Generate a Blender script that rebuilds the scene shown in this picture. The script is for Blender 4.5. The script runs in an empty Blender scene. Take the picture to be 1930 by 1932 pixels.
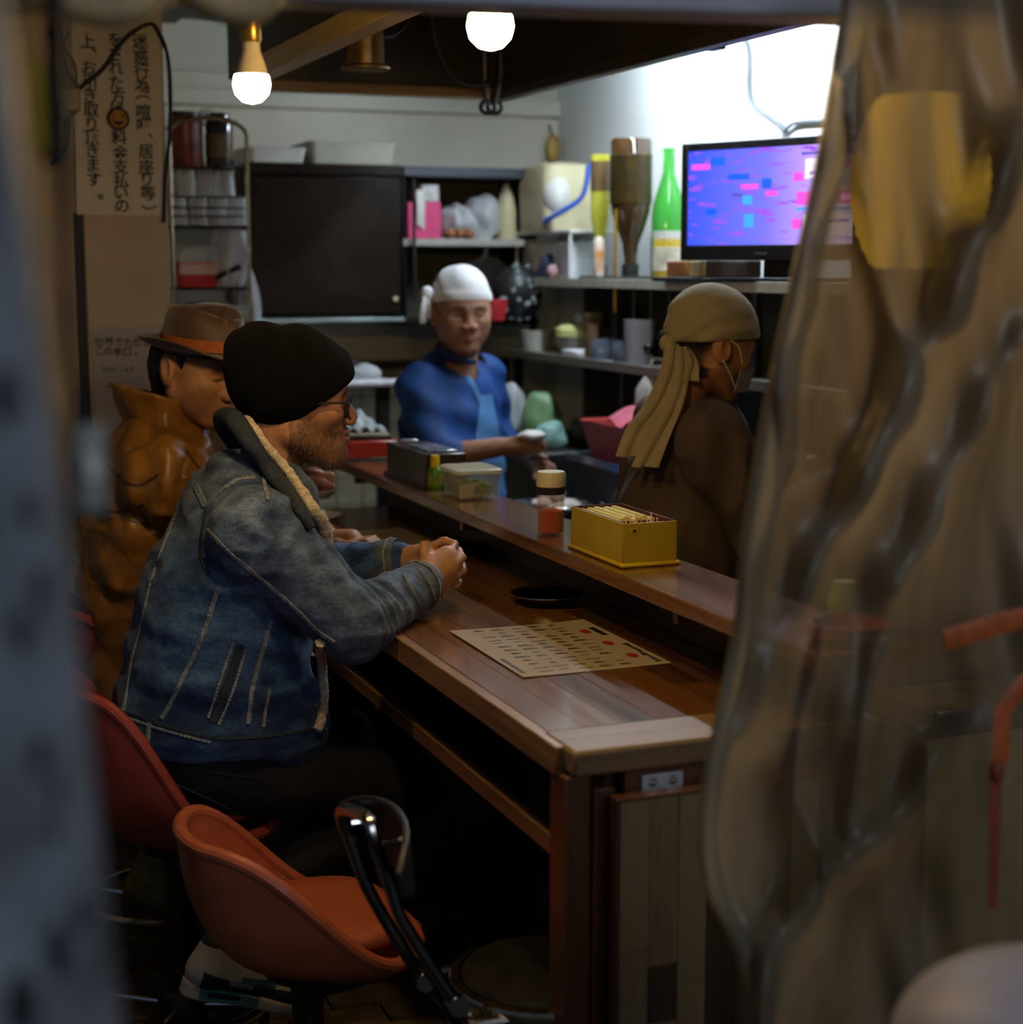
import bpy, bmesh, math, random
import numpy as np
from mathutils import Vector, Matrix
from mathutils.bvhtree import BVHTree
random.seed(7)
RNG = np.random.default_rng(11)
SC = bpy.context.scene
COL = SC.collection
# ------------------------------------------------------------------ camera
FPX, CX, CY = 3120.0, 965.0, 966.0            # focal length and centre in the 1930x1932 frame
PITCH, YAW = math.atan(466 / FPX), math.radians(21.4)
CAM = Vector((0, 0, 1.55))
FW = Vector((math.sin(YAW) * math.cos(PITCH), math.cos(YAW) * math.cos(PITCH), -math.sin(PITCH)))
RT = Vector((math.cos(YAW), -math.sin(YAW), 0))
UP = RT.cross(FW)
cd = bpy.data.cameras.new('camera'); cam = bpy.data.objects.new('camera', cd); COL.objects.link(cam)
cam.matrix_world = Matrix.Translation(CAM) @ Matrix((RT, UP, -FW)).transposed().to_4x4()
cd.sensor_width = 36; cd.sensor_fit = 'HORIZONTAL'; cd.lens = FPX / 1930 * 36
cd.dof.use_dof = True; cd.dof.focus_distance = 3.25; cd.dof.aperture_fstop = 2.5
cd.clip_start = .05
SC.camera = cam
# ------------------------------------------------------------------ world, lights, exposure
wd = bpy.data.worlds.new('evening_street'); SC.world = wd; wd.use_nodes = True
wn = wd.node_tree.nodes['Background']
wn.inputs[0].default_value = (.45, .60, 1, 1); wn.inputs[1].default_value = .045
SC.view_settings.view_transform = 'Standard'; SC.view_settings.look = 'None'
SC.view_settings.exposure = 0.55; SC.view_settings.gamma = 1
SC.view_settings.use_curve_mapping = False
cy = SC.cycles
cy.max_bounces = 6; cy.diffuse_bounces = 3; cy.glossy_bounces = 3; cy.transmission_bounces = 4; cy.transparent_max_bounces = 14
cy.caustics_reflective = False; cy.caustics_refractive = False; cy.use_adaptive_sampling = True; cy.adaptive_threshold = .08; cy.sample_clamp_indirect = 6
BULB_E, TUBE_E, TV_E = 215.0, 105.0, .95


def ray(x, y):
    return FW + RT * ((x - CX) / FPX) - UP * ((y - CY) / FPX)


def at(x, y, X=None, Y=None, Z=None):
    """world point seen at photo pixel (x, y) on the plane X=, Y= or Z="""
    d = ray(x, y)
    t = (X - CAM.x) / d.x if X is not None else (Y - CAM.y) / d.y if Y is not None else (Z - CAM.z) / d.z
    return CAM + d * t
# ------------------------------------------------------------------ tags and mesh helpers
def tag(o, label=None, cat=None, group=None, kind=None):
    if label: o['label'] = label
    if cat: o['category'] = cat
    if group: o['group'] = group
    if kind: o['kind'] = kind
    return o


def empty(name, loc, label, cat, group=None, rz=0):
    o = bpy.data.objects.new(name, None); COL.objects.link(o)
    o.location = loc; o.rotation_euler = (0, 0, rz); o.empty_display_size = .05
    return tag(o, label, cat, group)


def link(name, me, m, parent=None, keep=True):
    if m is not None and not me.materials: me.materials.append(m)
    o = bpy.data.objects.new(name, me); COL.objects.link(o)
    if parent is not None: setpar(o, parent, keep)
    return o


PEND = []


def wmat(o):
    m = Matrix.LocRotScale(o.location, o.rotation_euler, o.scale)
    return m if o.parent is None else wmat(o.parent) @ o.matrix_parent_inverse @ m


def setpar(o, p, keep=True):
    o.parent = p
    if keep: o.matrix_parent_inverse = wmat(p).inverted()


class MB:
    """collects shapes in world space (or in the parent's space with keep=False)"""

    def __init__(s): s.v = []; s.f = []

    def add(s, vs, fs):
        b = len(s.v); s.v += [tuple(p) for p in vs]; s.f += [tuple(i + b for i in f) for f in fs]; return s

    def box(s, c, d, R=None):
        h = [k / 2 for k in d]; R = R or Matrix.Identity(3); c = Vector(c)
        vs = [c + R @ Vector((x * h[0], y * h[1], z * h[2])) for x in (-1, 1) for y in (-1, 1) for z in (-1, 1)]
        return s.add(vs, [(0, 1, 3, 2), (4, 6, 7, 5), (0, 4, 5, 1), (2, 3, 7, 6), (0, 2, 6, 4), (1, 5, 7, 3)])

    def span(s, a, b):
        return s.box([(i + j) / 2 for i, j in zip(a, b)], [abs(i - j) for i, j in zip(a, b)])

    def frames(s, path, closed=False):
        P = [Vector(p) for p in path]; n = len(P); T = []
        for i in range(n):
            a = P[(i - 1) % n] if closed or i > 0 else P[i]
            b = P[(i + 1) % n] if closed or i < n - 1 else P[i]
            T.append((b - a).normalized())
        u = T[0].orthogonal().normalized(); out = []
        for t in T:
            u = (u - t * u.dot(t)); u = u.normalized() if u.length > 1e-6 else t.orthogonal().normalized()
            out.append((u.copy(), t.cross(u)))
        return P, out

    def tube(s, path, r, n=8, closed=False, flat=1.0, up=None):
        P, fr = s.frames(path, closed); b = len(s.v); m = len(P)
        for i, (p, (u, w)) in enumerate(zip(P, fr)):
            if up is not None:
                t = u.cross(w); w = (Vector(up) - t * t.dot(Vector(up))).normalized(); u = w.cross(t)
            rr = r[i] if isinstance(r, (list, tuple)) else r
            for k in range(n):
                a = 2 * math.pi * k / n
                s.v.append(tuple(p + u * (math.cos(a) * rr) + w * (math.sin(a) * rr * flat)))
        for i in range(m if closed else m - 1):
            j = (i + 1) % m
            for k in range(n):
                l = (k + 1) % n
                s.f.append((b + i * n + k, b + i * n + l, b + j * n + l, b + j * n + k))
        if not closed:
            s.f.append(tuple(b + k for k in range(n))[::-1]); s.f.append(tuple(b + (m - 1) * n + k for k in range(n)))
        return s

    def lathe(s, prof, c=(0, 0, 0), n=28, M=None):
        """prof: list of (r, z); a closed loop of r>0 or ends with r=0"""
        c = Vector(c); M = M or Matrix.Identity(3); rings = []
        for r, z in prof:
            if r < 1e-6: rings.append([len(s.v)]); s.v.append(tuple(c + M @ Vector((0, 0, z))))
            else:
                rings.append(list(range(len(s.v), len(s.v) + n)))
                for k in range(n):
                    a = 2 * math.pi * k / n; s.v.append(tuple(c + M @ Vector((r * math.cos(a), r * math.sin(a), z))))
        for A, B in zip(rings, rings[1:]):
            for k in range(n):
                l = (k + 1) % n
                if len(A) == 1 and len(B) == 1: continue
                if len(A) == 1: s.f.append((A[0], B[l], B[k])[::-1])
                elif len(B) == 1: s.f.append((A[k], A[l], B[0]))
                else: s.f.append((A[k], A[l], B[l], B[k]))
        if len(rings[0]) > 1: s.f.append(tuple(rings[0])[::-1])
        if len(rings[-1]) > 1: s.f.append(tuple(rings[-1]))
        return s

    def prism(s, poly, z0, z1, M=None):
        M = M or Matrix.Identity(4); n = len(poly)
        vs = [M @ Vector((x, y, z0)) for x, y in poly] + [M @ Vector((x, y, z1)) for x, y in poly]
        fs = [tuple(range(n))[::-1], tuple(range(n, 2 * n))] + [(i, (i + 1) % n, (i + 1) % n + n, i + n) for i in range(n)]
        return s.add(vs, fs)

    def ball(s, c, r, n=16, m=10, R=None):
        r = (r, r, r) if isinstance(r, (int, float)) else r; R = R or Matrix.Identity(3)
        D = Matrix.Diagonal(r); prof = [(math.sin(math.pi * i / m), -math.cos(math.pi * i / m)) for i in range(m + 1)]
        prof[0] = (0, -1); prof[-1] = (0, 1)
        return s.lathe(prof, c, n, R @ D)

    def grid(s, fn, nu, nv, thick=0.0):
        P = [[Vector(fn(i / (nu - 1), j / (nv - 1))) for j in range(nv)] for i in range(nu)]
        if not thick:
            b = len(s.v); s.v += [tuple(p) for row in P for p in row]
            s.f += [(b + i * nv + j, b + (i + 1) * nv + j, b + (i + 1) * nv + j + 1, b + i * nv + j + 1) for i in range(nu - 1) for j in range(nv - 1)]
            return s
        Q = []
        for i in range(nu):
            row = []
            for j in range(nv):
                du = P[min(i + 1, nu - 1)][j] - P[max(i - 1, 0)][j]; dv = P[i][min(j + 1, nv - 1)] - P[i][max(j - 1, 0)]
                nn = du.cross(dv); nn = nn.normalized() if nn.length > 1e-12 else Vector((0, 0, 1)); row.append(P[i][j] + nn * thick)
            Q.append(row)
        b = len(s.v); N = nu * nv
        s.v += [tuple(p) for row in P for p in row] + [tuple(p) for row in Q for p in row]
        g = lambda i, j: b + i * nv + j
        for i in range(nu - 1):
            for j in range(nv - 1):
                q = (g(i, j), g(i + 1, j), g(i + 1, j + 1), g(i, j + 1)); s.f += [q[::-1], tuple(k + N for k in q)]
        edge = [(i, 0) for i in range(nu)] + [(nu - 1, j) for j in range(1, nv)] + [(i, nv - 1) for i in range(nu - 2, -1, -1)] + [(0, j) for j in range(nv - 2, 0, -1)]
        for (a, c), (d, e) in zip(edge, edge[1:] + edge[:1]): s.f.append((g(a, c), g(d, e), g(d, e) + N, g(a, c) + N))
        return s

    def mesh(s, name, smooth=35):
        me = bpy.data.meshes.new(name); me.from_pydata(s.v, [], s.f)
        bm = bmesh.new(); bm.from_mesh(me); bmesh.ops.recalc_face_normals(bm, faces=bm.faces); bm.to_mesh(me); bm.free()
        if smooth:
            me.polygons.foreach_set('use_smooth', [True] * len(me.polygons)); me.set_sharp_from_angle(angle=math.radians(smooth))
        return me

    def build(s, name, m, parent=None, smooth=35, bevel=0, keep=True, seg=2, sub=0):
        me = s.mesh(name, smooth); o = link(name, me, m, parent, keep)
        if bevel:
            b = o.modifiers.new('bevel', 'BEVEL'); b.width = bevel; b.segments = seg; b.limit_method = 'ANGLE'; b.angle_limit = math.radians(40)
        if sub:
            b = o.modifiers.new('sub', 'SUBSURF'); b.levels = sub; b.render_levels = sub
        return o


def copy_tree(o, parent=None):
    c = o.copy(); COL.objects.link(c); c.parent = parent
    for ch in list(o.children):
        if ch is not c: copy_tree(ch, c)
    return c


def rotm(rx=0, ry=0, rz=0):
    return (Matrix.Rotation(rz, 3, 'Z') @ Matrix.Rotation(ry, 3, 'Y') @ Matrix.Rotation(rx, 3, 'X'))


def spline(pts, n=8, closed=False):
    P = [Vector(p) for p in pts]; m = len(P); out = []
    for i in range(m if closed else m - 1):
        g = lambda k: P[k % m] if closed else P[max(0, min(m - 1, k))]
        a, b, c, d = g(i - 1), g(i), g(i + 1), g(i + 2)
        for k in range(n):
            t = k / n
            out.append(.5 * ((2 * b) + (c - a) * t + (2 * a - 5 * b + 4 * c - d) * t * t + (3 * b - a - 3 * c + d) * t ** 3))
    if not closed: out.append(P[-1])
    return out


# ------------------------------------------------------------------ materials
MATS = {}


def nodes_of(name):
    m = bpy.data.materials.new(name); m.use_nodes = True
    nt = m.node_tree; b = nt.nodes['Principled BSDF']
    return m, nt, b


def N(nt, kind, **kw):
    n = nt.nodes.new(kind)
    for k, v in kw.items():
        if k in n.inputs: n.inputs[k].default_value = v
        else: setattr(n, k, v)
    return n


def rgb(c, k=1.0): return (min(c[0] * k, 1), min(c[1] * k, 1), min(c[2] * k, 1), 1)


def pm(name, col, rough=.5, metal=0.0, var=.15, scale=25.0, bump=0.0, bscale=None, col2=None, coat=0.0, trans=0.0, alpha=1.0,
       stretch=(1, 1, 1), emit=0.0, sss=0.0, sheen=0.0, ior=1.45, rvar=.08, detail=4, spec=.5):
    """procedural surface: noise-varied colour, roughness and relief"""
    if name in MATS: return MATS[name]
    m, nt, b = nodes_of(name); L = nt.links.new
    tc = N(nt, 'ShaderNodeTexCoord'); mp = N(nt, 'ShaderNodeMapping'); mp.inputs['Scale'].default_value = stretch
    L(tc.outputs['Object'], mp.inputs[0])
    no = N(nt, 'ShaderNodeTexNoise', Scale=scale, Detail=detail); L(mp.outputs[0], no.inputs['Vector'])
    cr = N(nt, 'ShaderNodeValToRGB'); e = cr.color_ramp.elements
    e[0].position = .32; e[1].position = .68
    e[0].color = rgb(col, 1 - var); e[1].color = rgb(col2, 1) if col2 else rgb(col, 1 + var)
    L(no.outputs['Fac'], cr.inputs[0]); L(cr.outputs[0], b.inputs['Base Color'])
    mr = N(nt, 'ShaderNodeMapRange'); mr.inputs['To Min'].default_value = max(0, rough - rvar); mr.inputs['To Max'].default_value = min(1, rough + rvar)
    L(no.outputs['Fac'], mr.inputs['Value']); L(mr.outputs[0], b.inputs['Roughness'])
    b.inputs['Metallic'].default_value = metal; b.inputs['IOR'].default_value = ior
    b.inputs['Coat Weight'].default_value = coat; b.inputs['Coat Roughness'].default_value = .12
    b.inputs['Transmission Weight'].default_value = trans; b.inputs['Alpha'].default_value = alpha
    b.inputs['Sheen Weight'].default_value = sheen; b.inputs['Specular IOR Level'].default_value = spec
    if sss: b.inputs['Subsurface Weight'].default_value = sss; b.inputs['Subsurface Radius'].default_value = (.012, .005, .003); b.inputs['Subsurface Scale'].default_value = 1
    if emit: L(cr.outputs[0], b.inputs['Emission Color']); b.inputs['Emission Strength'].default_value = emit
    if bump:
        n2 = N(nt, 'ShaderNodeTexNoise', Scale=bscale or scale * 3, Detail=5); L(mp.outputs[0], n2.inputs['Vector'])
        bp = N(nt, 'ShaderNodeBump', Strength=min(1, bump)); bp.inputs['Distance'].default_value = .004
        L(n2.outputs['Fac'], bp.inputs['Height']); L(bp.outputs[0], b.inputs['Normal'])
    MATS[name] = m; return m


def wood(name, c1, c2, rough=.32, axis=1, scale=1.0, coat=.5, rand=.35, bump=.15):
    """wood grain running along an axis, each piece with its own tone"""
    if name in MATS: return MATS[name]
    m, nt, b = nodes_of(name); L = nt.links.new
    tc = N(nt, 'ShaderNodeTexCoord'); oi = N(nt, 'ShaderNodeObjectInfo')
    st = [26 * scale] * 3; st[axis] = 1.6 * scale
    mp = N(nt, 'ShaderNodeMapping'); mp.inputs['Scale'].default_value = st
    ad = N(nt, 'ShaderNodeVectorMath', operation='ADD'); sc = N(nt, 'ShaderNodeVectorMath', operation='SCALE'); sc.inputs['Scale'].default_value = 37
    co = N(nt, 'ShaderNodeCombineXYZ')
    for i in range(3): L(oi.outputs['Random'], co.inputs[i])
    L(co.outputs[0], sc.inputs[0]); L(tc.outputs['Object'], ad.inputs[0]); L(sc.outputs[0], ad.inputs[1]); L(ad.outputs[0], mp.inputs[0])
    no = N(nt, 'ShaderNodeTexNoise', Scale=1.0, Detail=7, Roughness=.62, Distortion=.6); L(mp.outputs[0], no.inputs['Vector'])
    n2 = N(nt, 'ShaderNodeTexNoise', Scale=9.0, Detail=3); L(mp.outputs[0], n2.inputs['Vector'])
    mx = N(nt, 'ShaderNodeMath', operation='MULTIPLY_ADD'); mx.inputs[1].default_value = .35; L(n2.outputs['Fac'], mx.inputs[0]); L(no.outputs['Fac'], mx.inputs[2])
    m2 = N(nt, 'ShaderNodeMath', operation='MULTIPLY_ADD'); m2.inputs[1].default_value = rand; L(oi.outputs['Random'], m2.inputs[0]); L(mx.outputs[0], m2.inputs[2])
    cr = N(nt, 'ShaderNodeValToRGB'); e = cr.color_ramp.elements
    e[0].position = .42; e[1].position = .78 + rand * .7; e[0].color = rgb(c1); e[1].color = rgb(c2)
    L(m2.outputs[0], cr.inputs[0]); L(cr.outputs[0], b.inputs['Base Color'])
    mr = N(nt, 'ShaderNodeMapRange'); mr.inputs['To Min'].default_value = rough - .08; mr.inputs['To Max'].default_value = rough + .12
    L(no.outputs['Fac'], mr.inputs['Value']); L(mr.outputs[0], b.inputs['Roughness'])
    b.inputs['Coat Weight'].default_value = coat; b.inputs['Coat Roughness'].default_value = .16
    bp = N(nt, 'ShaderNodeBump', Strength=bump); bp.inputs['Distance'].default_value = .002
    L(mx.outputs[0], bp.inputs['Height']); L(bp.outputs[0], b.inputs['Normal'])
    MATS[name] = m; return m


def emis(name, col, strength, dim=.85):
    if name in MATS: return MATS[name]
    m, nt, b = nodes_of(name); L = nt.links.new
    no = N(nt, 'ShaderNodeTexNoise', Scale=30.0); cr = N(nt, 'ShaderNodeValToRGB')
    cr.color_ramp.elements[0].color = rgb(col, dim); cr.color_ramp.elements[1].color = rgb(col)
    L(no.outputs['Fac'], cr.inputs[0]); L(cr.outputs[0], b.inputs['Emission Color']); L(cr.outputs[0], b.inputs['Base Color'])
    b.inputs['Emission Strength'].default_value = strength
    MATS[name] = m; return m


def glass(name, col, rough=.05, alpha=.35, edge=.5):
    """thin clear plastic or glass: part see-through, part coloured body with sharp highlights"""
    if name in MATS: return MATS[name]
    m, nt, b = nodes_of(name); L = nt.links.new
    no = N(nt, 'ShaderNodeTexNoise', Scale=14.0, Detail=3); cr = N(nt, 'ShaderNodeValToRGB')
    cr.color_ramp.elements[0].color = rgb(col, .8); cr.color_ramp.elements[1].color = rgb(col, 1.15)
    L(no.outputs['Fac'], cr.inputs[0]); L(cr.outputs[0], b.inputs['Base Color'])
    b.inputs['Roughness'].default_value = rough; b.inputs['Specular IOR Level'].default_value = .8
    tr = N(nt, 'ShaderNodeBsdfTransparent'); mixc = N(nt, 'ShaderNodeMix', data_type='RGBA'); mixc.inputs['Factor'].default_value = .55
    mixc.inputs[7].default_value = (1, 1, 1, 1); L(cr.outputs[0], mixc.inputs[6]); L(mixc.outputs[2], tr.inputs[0])
    lw = N(nt, 'ShaderNodeLayerWeight', Blend=.35); mr = N(nt, 'ShaderNodeMapRange')
    mr.inputs['To Min'].default_value = alpha; mr.inputs['To Max'].default_value = min(1, alpha + edge)
    L(lw.outputs['Facing'], mr.inputs['Value'])
    ms = N(nt, 'ShaderNodeMixShader'); L(mr.outputs[0], ms.inputs[0]); L(tr.outputs[0], ms.inputs[1]); L(b.outputs[0], ms.inputs[2])
    L(ms.outputs[0], nt.nodes['Material Output'].inputs[0])
    MATS[name] = m; return m


def text_mesh(txt, size, vertical=False, extrude=.0006, lead=1.0, shear=0.0, bold=0.0):
    cu = bpy.data.curves.new('text', 'FONT'); cu.body = txt; cu.size = size; cu.extrude = extrude
    cu.align_x = 'CENTER'; cu.align_y = 'CENTER'; cu.space_line = lead; cu.shear = shear; cu.offset = bold; cu.resolution_u = 3
    o = bpy.data.objects.new('text', cu); COL.objects.link(o)
    dg = bpy.context.evaluated_depsgraph_get(); dg.update()
    me = bpy.data.meshes.new_from_object(o.evaluated_get(dg)); bpy.data.objects.remove(o); bpy.data.curves.remove(cu)
    me.materials.clear(); return me


def frame_mat(origin, xdir, ydir):
    x = Vector(xdir).normalized(); z = x.cross(Vector(ydir)).normalized(); y = z.cross(x)
    return Matrix.Translation(origin) @ Matrix((x, y, z)).transposed().to_4x4()


def lettering(name, txt, size, M, m, parent, **kw):
    me = text_mesh(txt, size, **kw); me.transform(M)
    return link(name, me, m, parent)
# ------------------------------------------------------------------ materials used widely
M_WALL = pm('wall_paint', (.62, .60, .52), .6, var=.06, scale=6, bump=.05, bscale=60)
M_WALLR = pm('wall_enamel', (.80, .84, .86), .35, var=.04, scale=4, bump=.04, bscale=30)
M_PLASTER = pm('aged_plaster', (.46, .36, .24), .7, var=.12, scale=5, bump=.15, bscale=40)
M_TILE = pm('glazed_tile', (.34, .30, .22), .25, var=.12, scale=7, bump=.05)
M_GROUT = pm('dark_grout', (.05, .045, .035), .9, var=.3)
M_CEIL = pm('sooty_ceiling', (.10, .10, .085), .8, var=.2, scale=9, bump=.1)
M_SOOT = pm('sooty_metal', (.055, .04, .026), .5, metal=.4, var=.4, scale=5, bump=.2, bscale=30)
M_BATTEN = wood('varnished_batten', (.40, .24, .05), (.80, .55, .15), rough=.4, axis=1, coat=.3)
M_PAVER = pm('clay_paver', (.12, .085, .052), .75, var=.4, scale=30, bump=.5, bscale=90)
M_JOINT = pm('paver_joint', (.012, .010, .008), .95, var=.4)
M_STEEL = pm('brushed_steel', (.62, .63, .64), .28, metal=1, var=.08, scale=40)
M_CHROME = pm('chrome', (.80, .80, .82), .1, metal=1, var=.05, scale=30, rvar=.05)
M_BLACKP = pm('black_plastic', (.018, .018, .020), .4, var=.3)
M_BLACK = pm('black_rubber', (.010, .010, .011), .6, var=.3)
M_WHITEP = pm('white_plastic', (.72, .72, .70), .4, var=.05)
M_CREAMP = pm('cream_plastic', (.62, .56, .36), .45, var=.06)
M_PAPER = pm('paper_white', (.62, .56, .46), .7, var=.05, scale=8)
M_INK = pm('ink_black', (.012, .011, .010), .6, var=.3)
M_LINTEL = pm('painted_lintel', (.33, .32, .36), .5, var=.12, scale=12, bump=.1)
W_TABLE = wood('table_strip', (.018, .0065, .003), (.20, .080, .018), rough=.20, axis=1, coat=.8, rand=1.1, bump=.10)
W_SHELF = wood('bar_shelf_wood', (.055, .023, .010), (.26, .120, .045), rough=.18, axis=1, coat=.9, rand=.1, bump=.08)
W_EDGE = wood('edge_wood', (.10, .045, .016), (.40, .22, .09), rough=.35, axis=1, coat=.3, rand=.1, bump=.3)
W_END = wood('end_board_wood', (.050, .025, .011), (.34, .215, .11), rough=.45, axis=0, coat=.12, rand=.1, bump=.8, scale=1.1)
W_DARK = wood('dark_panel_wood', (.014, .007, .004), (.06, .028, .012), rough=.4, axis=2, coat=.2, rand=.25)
W_POST = wood('post_wood', (.045, .017, .008), (.17, .065, .028), rough=.4, axis=2, coat=.3, rand=.15)
W_FLAP = wood('flap_strip', (.085, .050, .026), (.34, .24, .125), rough=.5, axis=2, coat=.1, rand=1.3)


def struct(name, mb, m, label, **kw):
    o = mb.build(name, m, **kw); tag(o, label, kind='structure'); return o


# ------------------------------------------------------------------ room shell
fl = struct('floor', MB().span((-3, -2.5, -.10), (4, 7, -.012)), M_JOINT, 'dark brick paved floor under the stools', smooth=0)
bk = MB().box((0, 0, 0), (.194, .094, .03)).mesh('brick', 0); bk.materials.append(M_PAVER)
nb = 0
for j in range(26):
    y = 2.55 + j * .1
    for i in range(10):
        x = -.15 + i * .2 + (.1 if j % 2 else 0)
        if x > 1.35: continue
        o = bpy.data.objects.new('brick', bk); COL.objects.link(o); o.parent = fl
        o.location = (x, y, -.0152 + random.uniform(-.002, .002)); o.rotation_euler = (random.uniform(-.012, .012), random.uniform(-.012, .012), random.uniform(-.006, .006))
XR, YB = 2.5, 5.9
struct('wall_right', MB().span((XR, 1.2, 0), (XR + .12, YB + .12, 2.75)), M_WALLR, 'bright white enamel kitchen wall behind the television', smooth=0)
wr = bpy.data.objects['wall_right']
for y in (2.6, 3.75, 4.62):
    MB().span((XR - .006, y - .006, .9), (XR + .01, y + .006, 2.7)).build('panel_joint_strip', M_WALLR, wr, smooth=0)
MB().span((XR - .012, 2.44, .98), (XR - .001, 5.62, 1.47)).build('shade_panel', pm('under_shelf_shade', (.055, .055, .042), .45, var=.4, scale=6), wr, smooth=0)  # added dark olive sheet; its colour stands in for shade below the upper shelf
struct('wall_back', MB().span((-2.2, YB, 0), (XR + .12, YB + .12, 2.75)), M_WALL, 'off-white back wall above the black cabinet', smooth=0)
wb = bpy.data.objects['wall_back']
MB().span((.75, YB - .035, 2.10), (XR, YB, 2.16)).build('picture_rail', M_WALL, wb, bevel=.004)
MB().span((.3, YB - .02, 2.215), (XR, YB, 2.235)).build('board_edge', M_WALL, wb, bevel=.003)
gr = MB().span((.7, YB - .012, .45), (2.3, YB - .001, 1.2)).build('tile_bed', M_GROUT, wb, smooth=0)
tl = MB().box((0, 0, 0), (.096, .012, .096)).mesh('tile', 0); tl.materials.append(M_TILE)
for i in range(15):
    for j in range(7):
        o = bpy.data.objects.new('tile', tl); COL.objects.link(o); o.parent = wb
        o.location = (.76 + i * .1, YB - .014 + random.uniform(-.001, .001), .52 + j * .1)
struct('ceiling', MB().span((-2.2, 1.75, 2.39), (XR + .12, YB + .12, 2.5)), M_CEIL, 'dark sooty ceiling over the counter', smooth=0)
ce = bpy.data.objects['ceiling']
for i in range(6):
    MB().span((-.6 + i * .28, 1.9, 2.372), (-.33 + i * .28, YB, 2.392)).build('ceiling_board', M_CEIL, ce, bevel=.004)
# pillar on the left that carries the notices
px0, px1 = at(96, 400, Y=4.7).x, at(316, 400, Y=4.7).x
pl = struct('wall_left', MB().span((px0, 4.7, 0), (px1, YB, 2.39)), M_PLASTER, 'cream plaster pillar carrying the handwritten notice', smooth=0)
gx0, gx1 = at(141, 500, Y=4.7).x, at(160, 500, Y=4.7).x
MB().prism([(gx0, 4.692), (gx1, 4.692), (gx1, 4.70), (gx0, 4.70)], .2, 1.69).build('joint_gap', M_BLACK, pl, smooth=0)
MB().span((gx1, 4.690, .2), (px1, 4.70, 1.69)).build('wall_board', M_PLASTER, pl, bevel=.003)
struct('wall_side', MB().span((-2.2, 4.55, 0), (px0 - .01, 4.7, 2.39)), M_PLASTER, 'cream wall left of the pillar behind the foreground post', smooth=0)
# lintel across the shop front
a, b = at(420, 8, Y=1.85), at(1700, 49, Y=1.85)
mb = MB(); hh = .30; sl_ = (b.z - a.z) / (b.x - a.x); a = a + Vector((-1.6, 0, -1.6 * sl_)); b = b + Vector((1.2, 0, 1.2 * sl_))
mb.add([(a.x, 1.80, a.z), (b.x, 1.80, b.z), (b.x, 1.80, b.z + hh), (a.x, 1.80, a.z + hh), (a.x, 1.88, a.z), (b.x, 1.88, b.z), (b.x, 1.88, b.z + hh), (a.x, 1.88, a.z + hh)],
       [(0, 1, 2, 3), (7, 6, 5, 4), (0, 4, 5, 1), (3, 2, 6, 7), (0, 3, 7, 4), (1, 5, 6, 2)])
struct('trim_1', mb, M_LINTEL, 'grey painted lintel across the top of the opening', bevel=.006)
# range hood over the kitchen side of the bar
HX0, HX1, HY0, HY1, HZ = 1.03, 1.86, 1.95, 4.87, 2.05
hood = empty('range_hood', (1.45, 3.4, HZ), 'sooty dark kitchen hood hanging above the bar', 'hood')
MB().span((HX0, HY0, HZ + .04), (HX0 + .015, HY1, 2.39)).build('side_panel', M_SOOT, hood, smooth=0)
MB().span((HX1 - .015, HY0, HZ + .02), (HX1, HY1, 2.39)).build('side_panel', M_SOOT, hood, smooth=0)
MB().span((HX0, HY1 - .015, HZ + .03), (HX1, HY1, 2.39)).build('back_panel', M_SOOT, hood, smooth=0)
MB().span((HX0, HY0, 2.36), (HX1, HY1, 2.385)).build('top_panel', M_SOOT, hood, smooth=0)
MB().span((HX0 - .012, HY0, HZ - .005), (HX0 + .045, HY1 - .3, HZ + .05)).build('edge_beam', M_BATTEN, hood, bevel=.004)
MB().span((HX0 + .05, HY1 - .03, HZ), (HX1, HY1 + .012, HZ + .032)).build('edge_beam', wood('back_batten', (.16, .08, .02), (.42, .24, .06), axis=0, coat=.3), hood, bevel=.003)
MB().span((HX1 - .03, HY0, HZ - .008), (HX1 + .010, HY1, HZ + .025)).build('edge_beam', M_SOOT, hood, bevel=.003)
for y in (2.7, 3.5, 4.3):
    MB().span((HX0 + .02, y, 2.30), (HX1 - .02, y + .05, 2.36)).build('rafter', M_SOOT, hood, bevel=.003)
# assumed fluorescent tube between hood and right wall, unseen behind the hood
ft = empty('assumed_tube_lamp', (2.12, 4.35, 2.3), 'assumed white fluorescent tube hidden behind the hood above the shelves', 'lamp')
MB().span((2.08, 3.65, 2.33), (2.17, 5.05, 2.39)).build('housing', M_WHITEP, ft, bevel=.004)
MB().tube([(2.125, 3.70, 2.29), (2.125, 5.0, 2.29)], .015, 12).build('tube', emis('tube_light', (.80, .92, 1), TUBE_E), ft)
for y in (3.685, 5.015): MB().span((2.105, y - .015, 2.265), (2.145, y + .015, 2.335)).build('socket', M_WHITEP, ft, bevel=.002)
# ------------------------------------------------------------------ the bar: table, riser, shelf, end flap
TZ, SZ = .85, .99
TX0, TX1, TY0, TY1 = .918, 1.43, 2.135, 4.62
bar = empty('bar_table', (1.2, 3.3, 0), 'dark strip-wood dining counter with an under-shelf along the bar', 'counter')
nst = 8; sw = (TX1 - TX0 - .022) / nst
for i in range(nst):
    x0 = TX0 + .022 + i * sw; y = TY0 + .112 - random.uniform(0, .0)
    while y < TY1 - .01:
        l = random.uniform(.30, .75) if y > TY0 + .12 else random.uniform(.15, .7)
        y1 = min(TY1, y + l); y1 = TY1 if TY1 - y1 < .12 else y1
        o = MB().box((0, 0, 0), (sw - .0006, y1 - y - .0006, .028)).build('plank', W_TABLE, bar, smooth=0, bevel=.0006, seg=1, keep=False)
        o.location = (x0 + sw / 2, (y + y1) / 2, TZ - .014 + random.uniform(-.0002, .0002)); o.matrix_parent_inverse = wmat(bar).inverted()
        y = y1
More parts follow.
